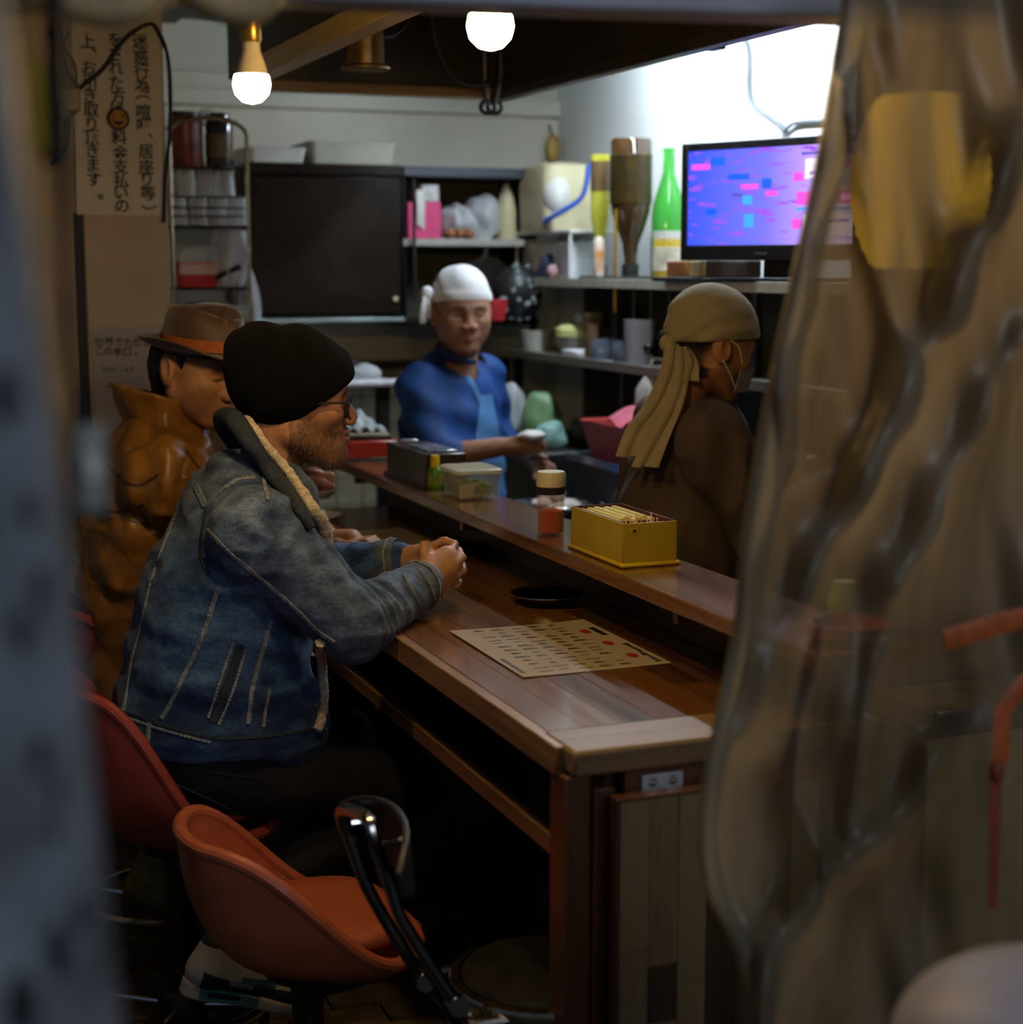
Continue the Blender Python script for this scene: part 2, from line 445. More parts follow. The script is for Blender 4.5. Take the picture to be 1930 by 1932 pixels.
MB().span((TX0, TY0 + .03, TZ - .045), (TX0 + .0215, TY1, TZ - .0005)).build('front_edge', W_EDGE, bar, bevel=.002)
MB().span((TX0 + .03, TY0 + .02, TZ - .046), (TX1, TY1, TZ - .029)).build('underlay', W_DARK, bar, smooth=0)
MB().span((TX0 + .012, TY0 - .012, TZ - .038), (TX1 + .02, TY0 + .110, TZ + .0015)).build('end_board', W_END, bar, bevel=.006)
# under-shelf
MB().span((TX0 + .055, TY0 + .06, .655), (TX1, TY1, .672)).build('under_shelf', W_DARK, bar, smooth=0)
MB().span((TX0 + .035, TY0 + .06, .645), (TX0 + .055, TY1, .676)).build('shelf_edge', W_EDGE, bar, bevel=.002)
# front panel under the shelf and dividers
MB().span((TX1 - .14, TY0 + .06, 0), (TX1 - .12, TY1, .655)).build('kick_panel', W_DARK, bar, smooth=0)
for k in range(18):
    y = TY0 + .07 + k * .135
    MB().span((TX1 - .146, y, .02), (TX1 - .139, y + .131, .65)).build('panel_board', W_DARK, bar, bevel=.001)
for y in (3.55, 4.45): MB().span((TX0 + .06, y, .672), (TX1, y + .02, TZ - .046)).build('divider', W_POST, bar, bevel=.001)
# end posts and recess
MB().span((TX0 + .004, TY0 + .002, 0), (TX0 + .045, TY0 + .062, TZ - .040)).build('corner_post', W_POST, bar, bevel=.003)
MB().span((TX0 + .047, TY0 - .004, 0), (TX0 + .082, TY0 + .05, TZ - .060)).build('corner_post', W_POST, bar, bevel=.003)
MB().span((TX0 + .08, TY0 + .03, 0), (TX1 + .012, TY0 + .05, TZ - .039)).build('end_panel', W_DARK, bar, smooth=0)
MB().span((TX0 + .10, TY0 + .004, TZ - .10), (TX1 + .012, TY0 + .032, TZ - .039)).build('end_rail', W_POST, bar, bevel=.002)
# riser and raised shelf
rs = empty('bar_shelf', (1.36, 3.4, SZ), 'raised glossy wooden shelf running along the bar', 'shelf')
SX0, SX1, SY0, SY1 = 1.268, 1.447, 2.02, 4.80
MB().span((SX0, SY0, SZ - .028), (SX1, SY1, SZ)).build('top', W_SHELF, rs, bevel=.003)
MB().span((TX1 - .012, SY0 + .14, TZ + .0012), (TX1 + .012, TY1, SZ - .028)).build('riser', W_DARK, rs, smooth=0)
for y in (2.5, 3.6, 4.5): MB().span((SX0 + .02, y, SZ - .055), (TX1 - .012, y + .02, SZ - .029)).build('bracket', W_POST, rs, bevel=.002)
# flap table folded down against the end
fp = empty('flap_table', (1.2, TY0 - .03, 0), 'folded-down wooden flap hanging on the end of the counter', 'table')
fx0, fy, fz1 = at(1164, 1512, Y=TY0 - .04).x, TY0 - .04, at(1164, 1516, Y=TY0 - .04).z
nf = 7; w = .048
rows = [(.0, .23, .62), (.0, .26, .35), (.0, .30, .5), (.0, .42, .6), (.0, .22, .5), (.0, .3, .6), (.0, .25, .55)]
W_FLAPD = wood('flap_strip_dark', (.030, .016, .008), (.11, .065, .03), rough=.5, axis=2, coat=.1, rand=.3)
W_FLAPL = wood('flap_strip_light', (.13, .085, .045), (.42, .30, .16), rough=.5, axis=2, coat=.1, rand=.3)
FV = [(0, 2, 2, 0), (2, 1, 0, 2), (0, 2, 0, 1), (1, 0, 1, 0), (0, 1, 2, 0), (1, 0, 0, 2), (2, 0, 1, 0)]
for i in range(nf):
    cuts = [fz1] + [fz1 - c for c in rows[i][1:]] + [fz1 - .78]
    for z1, z0 in zip(cuts, cuts[1:]):
        o = MB().box((0, 0, 0), (w - .0006, .024, z1 - z0 - .0006)).build('plank', (W_FLAP, W_FLAPD, W_FLAPL)[FV[i][cuts.index(z1)]], fp, smooth=0, bevel=.0008, seg=1, keep=False)
        o.location = (fx0 + .006 + (i + .5) * w, fy + .012, (z0 + z1) / 2); o.matrix_parent_inverse = wmat(fp).inverted()
MB().span((fx0, fy + .0005, fz1 - .78), (fx0 + .0055, fy + .0235, fz1)).build('edge_band', W_POST, fp, bevel=.001)
MB().span((fx0, fy - .0005, fz1 + .0006), (fx0 + .006 + nf * w, fy + .0245, fz1 + .005)).build('edge_band', W_POST, fp, bevel=.001)
# white hinge bracket
c = at(1248, 1482, Y=TY0 + .003)
br = empty('hinge_bracket', c, 'white metal hinge bracket screwed under the counter end', 'bracket')
M_HINGE = pm('hinge_white', (.72, .80, .92), .35, metal=.1, var=.06)
MB().box((c.x, TY0 + .0015, c.z + .002), (.068, .005, .036)).build('plate', M_HINGE, br, bevel=.0015)
for dx in (-.0165, .0165):
    MB().lathe([(0, .004), (.0035, .0035), (.0055, .001), (.0055, -.002)], (c.x + dx, TY0 - .001, c.z + .009), 16, rotm(rx=math.pi / 2)).build('screw', M_STEEL, br)
    MB().lathe([(.0035, .0015), (.0075, .0012), (.0075, -.001), (.0035, -.001), (.0035, .0015)], (c.x + dx, TY0 - .0015, c.z + .009), 16, rotm(rx=math.pi / 2)).build('washer', M_STEEL, br)
for dx in (-.039, .039):
    pts = [(c.x + dx, TY0 - .004 - .016 * math.sin(t), c.z - .022 + .014 * math.cos(t)) for t in [i * math.pi / 8 for i in range(9)]]
    MB().tube(pts, .0035, 8, flat=1.6).build('hinge_arm', M_HINGE, br)
    MB().tube([(c.x + dx * .85, TY0 - .006, c.z - .016), (c.x + dx * 1.05, TY0 - .006, c.z - .016)], .006, 10).build('hinge_pin', M_STEEL, br)
# ------------------------------------------------------------------ stools
M_LEATHER = pm('orange_leather', (.50, .125, .055), .42, var=.12, scale=18, bump=.12, bscale=220, coat=.15)
M_LEATHER_R = pm('red_leather', (.34, .055, .035), .42, var=.12, scale=18, bump=.12, bscale=220, coat=.15)
M_RUST = pm('aged_brass', (.42, .26, .05), .45, metal=.7, var=.5, scale=22, bump=.3, col2=(.06, .045, .03))
M_BRASS = pm('worn_chrome', (.70, .62, .42), .2, metal=1, var=.2, scale=20)
M_DKMETAL = pm('dark_metal', (.05, .045, .04), .4, metal=.8, var=.3)


def bar_stool(loc, label, leather, zb, rz, ring_z=.07, bell=False, back=.31, s0=.12):
    t = empty('bar_stool', (loc[0], loc[1], 0), label, 'stool', 'bucket stools along the bar', rz)
    R = Matrix.Rotation(rz, 4, 'Z') ; T = Matrix.Translation((loc[0], loc[1], 0)) @ R
    e = .86

    def rim(th):
        c, s = math.cos(th), math.sin(th)
        x = math.copysign(abs(c) ** e, c); y = math.copysign(abs(s) ** e, s)
        k = (1 - x) / 2
        return x * .205 - .012, y * (.215 - .03 * k), zb + .048 + back * (lambda s: s * s * (3 - 2 * s))(min(1, max(0, (k - s0) / (.94 - s0))))

    def shell(off):
        def f(u, v):
            th = 2 * math.pi * u; rx, ry, rz_ = rim(th); w = v * math.pi / 2
            r = math.sin(w) ** .75; h = (1 - math.cos(w)) ** 1.05
            return T @ Vector((rx * r * (1 - off * .0), ry * r, zb + (rz_ - zb) * h))
        return f
    MB().grid(shell(0), 49, 15, thick=-.016).build('seat_shell', leather, t, smooth=60)
    # rolled rim
    MB().tube([T @ (Vector(rim(2 * math.pi * i / 64)) + Vector((-.006 * math.cos(2 * math.pi * i / 64), -.006 * math.sin(2 * math.pi * i / 64), 0))) for i in range(64)], .0125, 10, closed=True).build('rim_piping', leather, t)
    # cushion
    pad = []
    for r, z in ((0, .030), (.6, .028), (.86, .022), (.96, .012), (1, 0), (.97, -.012), (.6, -.02), (0, -.02)): pad.append((r, z))
    mb = MB(); rings = []
    n = 40
    for r, z in pad:
        for k in range(n):
            a = 2 * math.pi * k / n; c, s = math.cos(a), math.sin(a)
            x = math.copysign(abs(c) ** .7, c) * .155 * r + .012; y = math.copysign(abs(s) ** .7, s) * .158 * r
            mb.v.append(tuple(T @ Vector((x, y, zb + .084 + z + .03 * max(0, -x / .155) ** 2 * r - .012 * (1 - r)))))
    for i in range(len(pad) - 1):
        for k in range(n): mb.f.append((i * n + k, i * n + (k + 1) % n, (i + 1) * n + (k + 1) % n, (i + 1) * n + k))
    mb.build('cushion', leather, t, smooth=60)
    P = lambda x, y, z: T @ Vector((x, y, z))
    MB().lathe([(0, zb + .004), (.075, zb + .004), (.075, zb - .012), (.035, zb - .03), (.028, zb - .05), (.028, .04), (.034, .04), (.034, .012), (0, .012)], P(0, 0, 0), 24).build('post', M_DKMETAL, t)
    rr = .178
    MB().tube([P(rr * math.cos(2 * math.pi * i / 48), rr * math.sin(2 * math.pi * i / 48), ring_z) for i in range(48)], .0105, 10, closed=True).build('foot_ring', M_BRASS, t)
    for k in range(4):
        a = math.pi / 2 * k + .95
        MB().tube([P(.03 * math.cos(a), .03 * math.sin(a), ring_z - .012), P(rr * math.cos(a), rr * math.sin(a), ring_z - .002)], .006, 8).build('spoke', M_CHROME, t)
    if bell:
        MB().lathe([(.02, .26), (.034, .25), (.042, .21), (.062, .16), (.088, .11), (.098, .07), (.10, .03), (.12, .012), (.125, .0), (0, 0)], P(0, 0, 0), 32).build('pedestal_bell', M_RUST, t)
    else:
        MB().lathe([(.045, .10), (.05, .09), (.05, .02), (.085, .008), (.085, 0), (0, 0)], P(0, 0, 0), 28).build('pedestal', M_DKMETAL, t)
    return t


bar_stool((.672, 2.70), 'empty orange leather bucket stool nearest the camera', M_LEATHER, .335, .05, back=.215, s0=.18)
bar_stool((.540, 3.22), 'red-brown bucket stool under the man in denim', M_LEATHER_R, .405, .10, back=.29, s0=.36)
bar_stool((.60, 3.80), 'red-brown bucket stool under the man in the hat', M_LEATHER_R, .42, .0, bell=True)
# ------------------------------------------------------------------ folding chair with a round seat
fc = empty('folding_chair', (.85, 2.3, 0), 'chrome folding chair with curved black back and round seat', 'chair')
M_TUBE = pm('smoked_chrome', (.42, .40, .38), .16, metal=1, var=.15, scale=18)
A = [(645, 1545), (662, 1590), (690, 1668), (745, 1765), (800, 1850), (870, 1935)]
B = [(704, 1580), (735, 1670), (757, 1733), (812, 1820), (862, 1895), (905, 1950)]
YA, YBn = 2.40, 2.24
pa = [at(x, y, Y=YA) for x, y in A]; pb = [at(x, y, Y=YBn) for x, y in B]
top = [pa[0] + Vector((0, 0, .012)), pa[0] + Vector((-.004, -.025, .024)), pb[0] + Vector((-.004, .025, .024)), pb[0] + Vector((0, 0, .012))]


def to_floor(p, q):
    t = p + (q - p) * ((p.z - .012) / (p.z - q.z)); return t


pa.append(to_floor(pa[-2], pa[-1])); pb.append(to_floor(pb[-2], pb[-1]))
path = spline(pa[::-1] + top[1:3] + pb, 5)
MB().tube(path, .0105, 10).build('back_frame', M_TUBE, fc)
# curved back rest
pc0, pc1 = at(650, 1515, Y=2.42), at(762, 1655, Y=2.11)
def backrest(u, v):
    p = pc0.lerp(pc1, u); bow = .050 * (1 - (2 * u - 1) ** 2)
    h = .050 * (1 - .65 * abs(2 * u - 1) ** 3)
    return p + Vector((bow - .004 * (2 * v - 1), 0, (v - .5) * 2 * h - .012))
MB().grid(backrest, 25, 8, thick=.011).build('backrest', M_BLACKP, fc, smooth=50, bevel=.003)
for u in (.18, .5):
    p = Vector(backrest(u, .5)); MB().tube([p + Vector((-.006, 0, 0)), p + Vector((-.035, 0, .0))], .006, 8).build('back_bolt', M_CHROME, fc)
# seat and rear legs
sc_ = Vector((.965, 2.322, .42))
MB().lathe([(0, .022), (.10, .021), (.128, .016), (.137, .006), (.137, -.01), (0, -.01)], sc_, 40).build('seat_pad', pm('black_vinyl', (.02, .019, .018), .38, var=.2, bump=.1, bscale=150), fc)
MB().lathe([(.137, .010), (.150, .008), (.153, 0), (.150, -.016), (.137, -.018), (.137, .010)], sc_, 40).build('seat_rim', M_BRASS, fc)
for y in (2.22, 2.42):
    MB().tube([(.98, y, .40), (.80, y, .2), (.62, y, .012)], .0105, 10).build('rear_leg', M_TUBE, fc)
    MB().tube([(.80, y, .412), (1.08, y, .412)], .009, 8).build('seat_rail', M_TUBE, fc)
MB().tube([(.70, 2.22, .09), (.70, 2.42, .09)], .008, 8).build('cross_bar', M_TUBE, fc)
for pp, y in ((pa, YA), (pb, YBn)):
    q = pp[-3]; MB().tube([q + Vector((0, -.012, 0)), q + Vector((0, .012, 0))], .016, 12).build('hinge', M_CHROME, fc)
# ------------------------------------------------------------------ hanging bulbs
def bulb(p, label, r=.0325, amber=False):
    t = empty('hanging_bulb', p, label, 'light bulb', 'bare bulbs over the counter')
    x, y, z = p
    MB().lathe([(0, -r), (r * .5, -r * .87), (r * .87, -r * .5), (r, 0), (r * .93, r * .42), (r * .9, r * .5), (0, r * .5)], p, 28).build('globe', emis('bulb_light', (1, .66, .26), BULB_E), t)
    MB().lathe([(r * .905, r * .5), (r * .74, r * 1.1), (r * .52, r * 1.7), (r * .48, r * 2.2), (0, r * 2.2)], p, 28).build('neck', pm('bulb_neck', (.75, .62, .40), .35, var=.1), t)
    MB().lathe([(r * .50, r * 2.2), (r * .56, r * 2.3), (r * .56, r * 3.2), (r * .50, r * 3.7), (r * .66, r * 3.75), (r * .66, r * 4.6), (r * .3, r * 4.8), (0, r * 4.8)], p, 24).build('socket', pm('brass_socket', (.62, .38, .07), .3, metal=.9, var=.35, scale=40), t)
    MB().tube(spline([(x, y, z + r * 4.7), (x + .01, y + .004, z + r * 7), (x - .01, y + .02, 2.39)], 6), .004, 6).build('cord', M_BLACK, t)
    return t


b1 = at(475, 160, Y=2.67); bulb(b1, 'glowing bulb hanging in an amber socket beside the handwritten notice', .0295)
b2 = at(925, 50, Y=2.15); bulb(b2, 'glowing bulb just below the lintel at the top centre', .0300)
# ------------------------------------------------------------------ menus
M_MENU = pm('laminated_menu', (.60, .50, .38), .22, var=.05, scale=9, coat=.7)
M_RED = pm('print_red', (.35, .03, .02), .4, var=.1)


def menu(c, rz, w, h, label, detail=True):
    t = empty('menu_sheet', c, label, 'menu', None, rz)
    M = Matrix.Translation(c) @ Matrix.Rotation(rz, 4, 'Z')

    def sheet(u, v):
        return M @ Vector(((u - .5) * w, (v - .5) * h, .0012 + .0022 * (abs(2 * u - 1) ** 3) * (.4 + .6 * v)))
    MB().grid(sheet, 14, 14, thick=.0008).build('sheet', M_MENU, t, smooth=60)
    if not detail: return t
    rr = random.Random(3)
    def mark(x, y, dx, dy, m, nm, n=None):
        z = .0012 + .0022 * (abs(2 * x / w) ** 3) * (.4 + .6 * (y / h + .5)) + .0011
        mb = MB()
        if n: mb.prism([(x + dx * math.cos(2 * math.pi * i / n), y + dy * math.sin(2 * math.pi * i / n)) for i in range(n)], z, z + .0003, M)
        else: mb.prism([(x - dx, y - dy), (x + dx, y - dy), (x + dx, y + dy), (x - dx, y + dy)], z, z + .0003, M)
        mb.build(nm, m, t, smooth=0)
    # headings at the bar side (text runs along the long side), red stamps, price columns
    for k in range(3): mark(w * .36 - k * .0, -h * .30 + k * h * .27, .010, .017, M_RED, 'red_stamp', 20)
    mark(w * .44, h * .22, .006, .034, M_INK, 'heading_bar')
    for k in range(9): mark(w * .45 + rr.uniform(-.002, .002), -h * .44 + k * .017, rr.uniform(.003, .006), .0065, M_INK, 'heading_letter')
    for c_ in range(13):
        yy = -h * .44 + c_ * h * .073
        for seg in range(5):
            x0 = w * (.24 - seg * .135); l = rr.uniform(.007, .015)
            if rr.random() < .86: mark(x0 - .004, yy + rr.uniform(-.002, .002), l, .0016, M_INK, 'text_line')
            if rr.random() < .55: mark(x0 - .006, yy + .006, l * .7, .0011, M_INK, 'text_line')
    for k in range(7): mark(-w * .46, -h * .42 + k * .016, .004, .006, M_INK, 'heading_letter')
    return t


menu((1.166, 2.752, TZ), 0.0, .283, .385, 'laminated white menu with red stamps lying near the counter end')
m2 = at(710, 1022, Z=TZ)
menu((m2.x, m2.y, TZ), .06, .26, .34, 'laminated menu sheet behind the clasped hands', detail=False)
t2 = [o for o in bpy.data.objects if o.name.startswith('menu_sheet')][-1]
for k in range(6):
    MB().box((m2.x + .02, m2.y - .12 + k * .045, TZ + .0026), (.18, .004, .0006)).build('text_line', pm('faded_ink', (.16, .12, .09), .5), t2, smooth=0)
# ------------------------------------------------------------------ dishes on the table
M_DISH = pm('black_lacquer', (.012, .011, .010), .12, var=.3, coat=.8)


def dish(c, r, h, m, name, label, cat, group=None):
    o = MB().lathe([(0, .004), (r * .55, .004), (r * .8, h * .45), (r * .97, h * .93), (r, h), (r * .985, h * 1.04), (r * .94, h), (r * .76, h * .58), (r * .5, h * .3), (0, h * .28)], c, 36).build(name, m)
    o.data.transform(Matrix.Translation(-Vector(c))); o.location = c
    return tag(o, label, cat, group)


p = at(1033, 1128, Z=TZ + .012); dish((p.x, p.y, TZ), .077, .022, M_DISH, 'ashtray_dish', 'round black lacquer dish behind the menu near the riser', 'dish')
p = at(1033, 1128, Z=TZ + .012); o_ = [x for x in bpy.data.objects if x.name == 'ashtray_dish'][0]
MB().lathe([(.0735, .0205), (.0785, .0225), (.0780, .0245), (.0735, .0225), (.0735, .0205)], (p.x, p.y, TZ), 40).build('rim', M_BRASS, o_)
p = at(893, 1034, Z=TZ + .012); dish((p.x, p.y, TZ), .055, .02, M_DISH, 'small_dish', 'black dish behind the clasped hands', 'dish')
M_PORC = pm('glazed_porcelain', (.62, .58, .48), .18, var=.08, coat=.5)
p = at(600, 975, Z=TZ + .01); pl1 = (p.x, p.y, TZ); dish(pl1, .072, .018, M_PORC, 'plate', 'white plate with food scraps before the man in the hat', 'plate')
p = at(598, 940, Z=TZ + .01); dish((p.x + .02, p.y + .04, TZ), .05, .03, M_PORC, 'bowl', 'small pale bowl beyond the white plate', 'bowl')
for k in range(3):
    o = MB().ball((0, 0, 0), (.028 - .003 * k, .010, .006), 12, 6).build('food_scrap', pm('fried_skewer', (.35, .22, .08), .5, var=.4, scale=60, bump=.4))
    o.location = (pl1[0] - .01 + .012 * (k % 2), pl1[1] - .03 + .014 * k, TZ + .014 + .004 * (k % 3)); o.rotation_euler = (0, .1, .5 * k)
    tag(o, ('nearest', 'middle', 'farthest')[k] + ' piece of brown fried food on the white plate', 'food', 'food scraps on the plate')
# ------------------------------------------------------------------ things on the raised shelf
# yellow box with napkin sheets
yb = (at(1070, 1032, Z=SZ), at(1179, 1071, Z=SZ), at(1285, 1067, Z=SZ))
c0 = (yb[0] + yb[2]) / 2
box = empty('napkin_box', (c0.x, c0.y, SZ), 'open yellow box filled with napkins and toothpicks', 'box')
M_YEL = pm('yellow_lacquer', (.46, .33, .012), .35, var=.06, scale=8, coat=.2)
M_YELB = pm('yellow_lid', (.58, .40, .01), .3, var=.05, coat=.3)
L_, W_, H_ = .245, .112, .075
x0, x1, y0, y1 = c0.x - W_ / 2, c0.x + W_ / 2, c0.y - L_ / 2, c0.y + L_ / 2
MB().span((x0 - .006, y0 - .006, SZ), (x1 + .006, y1 + .006, SZ + .009)).build('base_lid', M_YELB, box, bevel=.004)
zb_ = SZ + .009
for a, b in (((x0, y0, zb_), (x0 + .004, y1, zb_ + H_)), ((x1 - .004, y0, zb_), (x1, y1, zb_ + H_)), ((x0, y0, zb_), (x1, y0 + .004, zb_ + H_)), ((x0, y1 - .004, zb_), (x1, y1, zb_ + H_))):
    MB().span(a, b).build('side_wall', M_YEL, box, bevel=.001)
M_LIN = pm('maroon_lining', (.12, .03, .03), .5)
for a, b in (((x0 + .004, y0 + .004, zb_ + H_ - .012), (x0 + .0055, y1 - .004, zb_ + H_ + .0012)), ((x1 - .0055, y0 + .004, zb_), (x1 - .004, y1 - .004, zb_ + H_ + .0012)), ((x0 + .004, y1 - .0055, zb_), (x1 - .004, y1 - .004, zb_ + H_ + .0012))):
    MB().span(a, b).build('lining', M_LIN, box, smooth=0)
MB().span((x0 + .004, y0 + .062, zb_), (x1 - .006, y0 + .064, zb_ + H_ - .006)).build('divider', M_LIN, box, smooth=0)
M_NAP = pm('yellow_napkin', (.80, .72, .30), .8, var=.05)
for k in range(7):
    xx = x0 + .014 + k * .0125
    MB().box((xx, c0.y + .02, zb_ + .04 + .002 * (k % 3)), (.010, .165 - .012 * (k % 3), .066), rotm(ry=.06 * (k % 2))).build('napkin_stack', M_NAP, box, bevel=.001)
for k in range(7):
    MB().tube([(x0 + .02 + .011 * k, y0 + .02, zb_ + .03), (x0 + .028 + .011 * k, y0 + .05 + .004 * (k % 2), zb_ + .075 + .004 * (k % 3))], .0016, 6).build('toothpick', pm('pale_wood', (.62, .42, .22), .6), box)
MB().box((x0 + .022, y0 - .0006, zb_ + H_ - .014), (.014, .0014, .008)).build('sticker', M_YELB, box, smooth=0)
MB().box((x0 + .022, y0 - .0012, zb_ + H_ - .014), (.007, .0014, .004)).build('sticker_mark', M_INK, box, smooth=0)
# pepper shaker
p = at(1048, 1011, Z=SZ); p = Vector((p.x, p.y + .026, SZ))
sh = empty('pepper_shaker', p, 'clear shaker half full of red chilli powder with cream cap', 'shaker')
r = .029
MB().lathe([(0, .001), (r, .001), (r, .085), (r * .93, .089), (r * .9, .087), (r * .9, .005), (0, .005)], p, 32).build('jar', glass('clear_plastic', (.85, .72, .62), .06, .03, .2), sh)
MB().lathe([(0, .0055), (r * .88, .0055), (r * .88, .050), (r * .5, .053), (r * .2, .050), (0, .052)], p, 32).build('chilli_powder', pm('chilli_powder', (.50, .075, .010), .9, var=.25, scale=160, bump=.3), sh)
MB().lathe([(r * 1.0, .086), (r * 1.02, .087), (r * 1.02, .102), (0, .102)], p, 32).build('dark_collar', M_BLACKP, sh)
MB().lathe([(r * 1.05, .102), (r * 1.07, .104), (r * 1.07, .128), (r * .98, .133), (0, .134)], p, 32).build('cap', M_CREAMP, sh)
# plastic container with green vegetables
q = [at(838, 943, Z=SZ), at(950, 946, Z=SZ)]
cc = Vector(((q[0].x + q[1].x) / 2 + .018, (q[0].y + q[1].y) / 2 + .068, SZ))
ct = empty('food_container', cc, 'clear lidded plastic box holding chopped green vegetables', 'container')


def rrect(w, d, r, n=6):
    out = []
    for sx, sy, a0 in ((1, 1, 0), (-1, 1, 90), (-1, -1, 180), (1, -1, 270)):
        for k in range(n + 1):
            a = math.radians(a0 + 90 * k / n); out.append((sx * (w / 2 - r) + r * math.cos(a), sy * (d / 2 - r) + r * math.sin(a)))
    return out


def loft(rings, c, cap0=True, cap1=True):
    mb = MB(); n = len(rings[0][0])
    for poly, z in rings:
        for x, y in poly: mb.v.append((c[0] + x, c[1] + y, c[2] + z))
    for i in range(len(rings) - 1):
        for k in range(n): mb.f.append((i * n + k, i * n + (k + 1) % n, (i + 1) * n + (k + 1) % n, (i + 1) * n + k))
    if cap0: mb.f.append(tuple(range(n))[::-1])
    if cap1: mb.f.append(tuple(range((len(rings) - 1) * n, len(rings) * n)))
    return mb


M_TUB = glass('milky_plastic', (.78, .76, .66), .2, .12, .25)
w0, d0 = .112, .135
loft([(rrect(w0 - .010, d0 - .010, .014), .002), (rrect(w0, d0, .016), .066), (rrect(w0 - .004, d0 - .004, .014), .066), (rrect(w0 - .014, d0 - .014, .012), .005)], cc).build('tub', M_TUB, ct, smooth=50)
loft([(rrect(w0 + .010, d0 + .010, .018), .063), (rrect(w0 + .011, d0 + .011, .018), .072), (rrect(w0, d0, .016), .075), (rrect(w0 - .014, d0 - .014, .012), .072)], cc).build('lid', glass('lid_plastic', (.80, .74, .52), .25, .25, .4), ct, smooth=50)
MB().span((cc.x - w0 / 2 + .007, cc.y - d0 / 2 + .008, SZ + .006), (cc.x - w0 / 2 + .042, cc.y - d0 / 2 + .010, SZ + .036)).build('paper_liner', M_PAPER, ct, smooth=0)
M_VEG = pm('green_vegetable', (.20, .34, .06), .45, var=.5, scale=40, bump=.2, coat=.2)
for k in range(90):
    o = MB().ball((0, 0, 0), (random.uniform(.008, .017), .0045, .004), 8, 6).build('vegetable_slice', M_VEG, ct, keep=False)
    o.location = (cc.x + random.uniform(-.034, .038), cc.y + random.uniform(-.050, .050), SZ + .010 + random.uniform(0, .026)); o.rotation_euler = (random.uniform(-.4, .4), random.uniform(-.5, .5), random.uniform(0, 3.1))
    o.matrix_parent_inverse = wmat(ct).inverted()
# little green bottle with yellow cap
p = at(821, 924, Z=SZ); p = Vector((p.x, p.y, SZ))
bt = empty('lemon_bottle', p, 'small green juice bottle with a yellow cap', 'bottle')
MB().lathe([(0, 0), (.017, 0), (.0195, .004), (.0195, .044), (.016, .054), (.010, .060), (0, .060)], p, 24).build('body', glass('green_plastic', (.10, .30, .03), .15, .7), bt)
MB().lathe([(.0197, .012), (.0200, .014), (.0200, .040), (.0197, .042)], p, 24).build('label_band', pm('yellow_label', (.55, .52, .05), .4, var=.5, scale=120, col2=(.08, .25, .03)), bt)
MB().lathe([(.0115, .058), (.0115, .084), (.010, .088), (0, .088)], p, 24).build('cap', pm('yellow_cap', (.75, .55, .01), .35), bt)
# black napkin holder and red box further along
p = at(742, 905, Z=SZ); q2 = at(838, 934, Z=SZ)
c1 = Vector((1.362, 4.095, SZ))
nb_ = empty('black_holder', c1, 'dark lacquered wooden box on the shelf beside the green bottle', 'box')
M_DKBOX = wood('dark_lacquer_box', (.014, .008, .006), (.04, .022, .016), rough=.3, axis=1, coat=.4, rand=.05)
MB().span((c1.x - .055, c1.y - .165, SZ), (c1.x + .055, c1.y + .165, SZ + .088)).build('body', M_DKBOX, nb_, bevel=.003)
MB().span((c1.x - .062, c1.y - .172, SZ), (c1.x + .062, c1.y + .172, SZ + .010)).build('base_rim', M_DKBOX, nb_, bevel=.002)
MB().span((c1.x - .03, c1.y - .12, SZ + .088), (c1.x + .048, c1.y + .06, SZ + .092)).build('steel_tray', M_STEEL, nb_, bevel=.001)
MB().span((c1.x - .03, c1.y + .12, SZ + .088), (c1.x + .02, c1.y + .15, SZ + .096)).build('metal_clip', M_STEEL, nb_, bevel=.001)
p = at(650, 862, Z=SZ); c2 = Vector((p.x + .05, p.y - .02, SZ))
rb = empty('red_box', c2, 'red lacquer box at the far end of the bar shelf', 'box')
M_REDL = pm('red_lacquer', (.30, .022, .012), .3, var=.08, coat=.4)
MB().span((c2.x - .085, c2.y - .10, SZ + .004), (c2.x + .085, c2.y + .10, SZ + .058)).build('body', M_REDL, rb, bevel=.006)
MB().span((c2.x - .088, c2.y - .103, SZ), (c2.x + .088, c2.y + .103, SZ + .008)).build('base', M_BLACKP, rb, bevel=.002)
cv = Vector((c2.x, c2.y, SZ + .058))
jr = empty('sauce_tray', cv, 'dark tray of folded cloth on top of the red box', 'tray')
MB().span((cv.x - .065, cv.y - .08, cv.z), (cv.x + .065, cv.y + .08, cv.z + .012)).build('tray', M_DKMETAL, jr, bevel=.003)
MB().span((cv.x - .06, cv.y - .07, cv.z + .012), (cv.x + .06, cv.y + .07, cv.z + .018)).build('paper', M_PAPER, jr, bevel=.002)
def cloth(u, v):
    a = (u - .5) * .11; b = (v - .5) * .13
    return Vector((cv.x + a, cv.y + b, cv.z + .024 + .05 * math.exp(-((a + .01) ** 2 + b * b) / .0016) + .008 * math.sin(u * 19) * math.cos(v * 13)))
MB().grid(cloth, 22, 22, thick=.004).build('cloth', pm('grey_cloth', (.42, .48, .52), .8, var=.25, scale=30), jr, smooth=60)
# chopsticks resting by the shaker
for k in range(2):
    a = at(1078 + 9 * k, 968, Y=3.1); o = MB().tube([(a.x, 3.10, SZ + .003), (a.x + .02, 3.12 + .02 * k, SZ + .055)], .0022, 6).build('toothpick', pm('pale_wood', (.62, .42, .22), .6))
    tag(o, ('left', 'right')[k] + ' thin wooden pick leaning behind the pepper shaker', 'toothpick', 'picks behind the shaker')
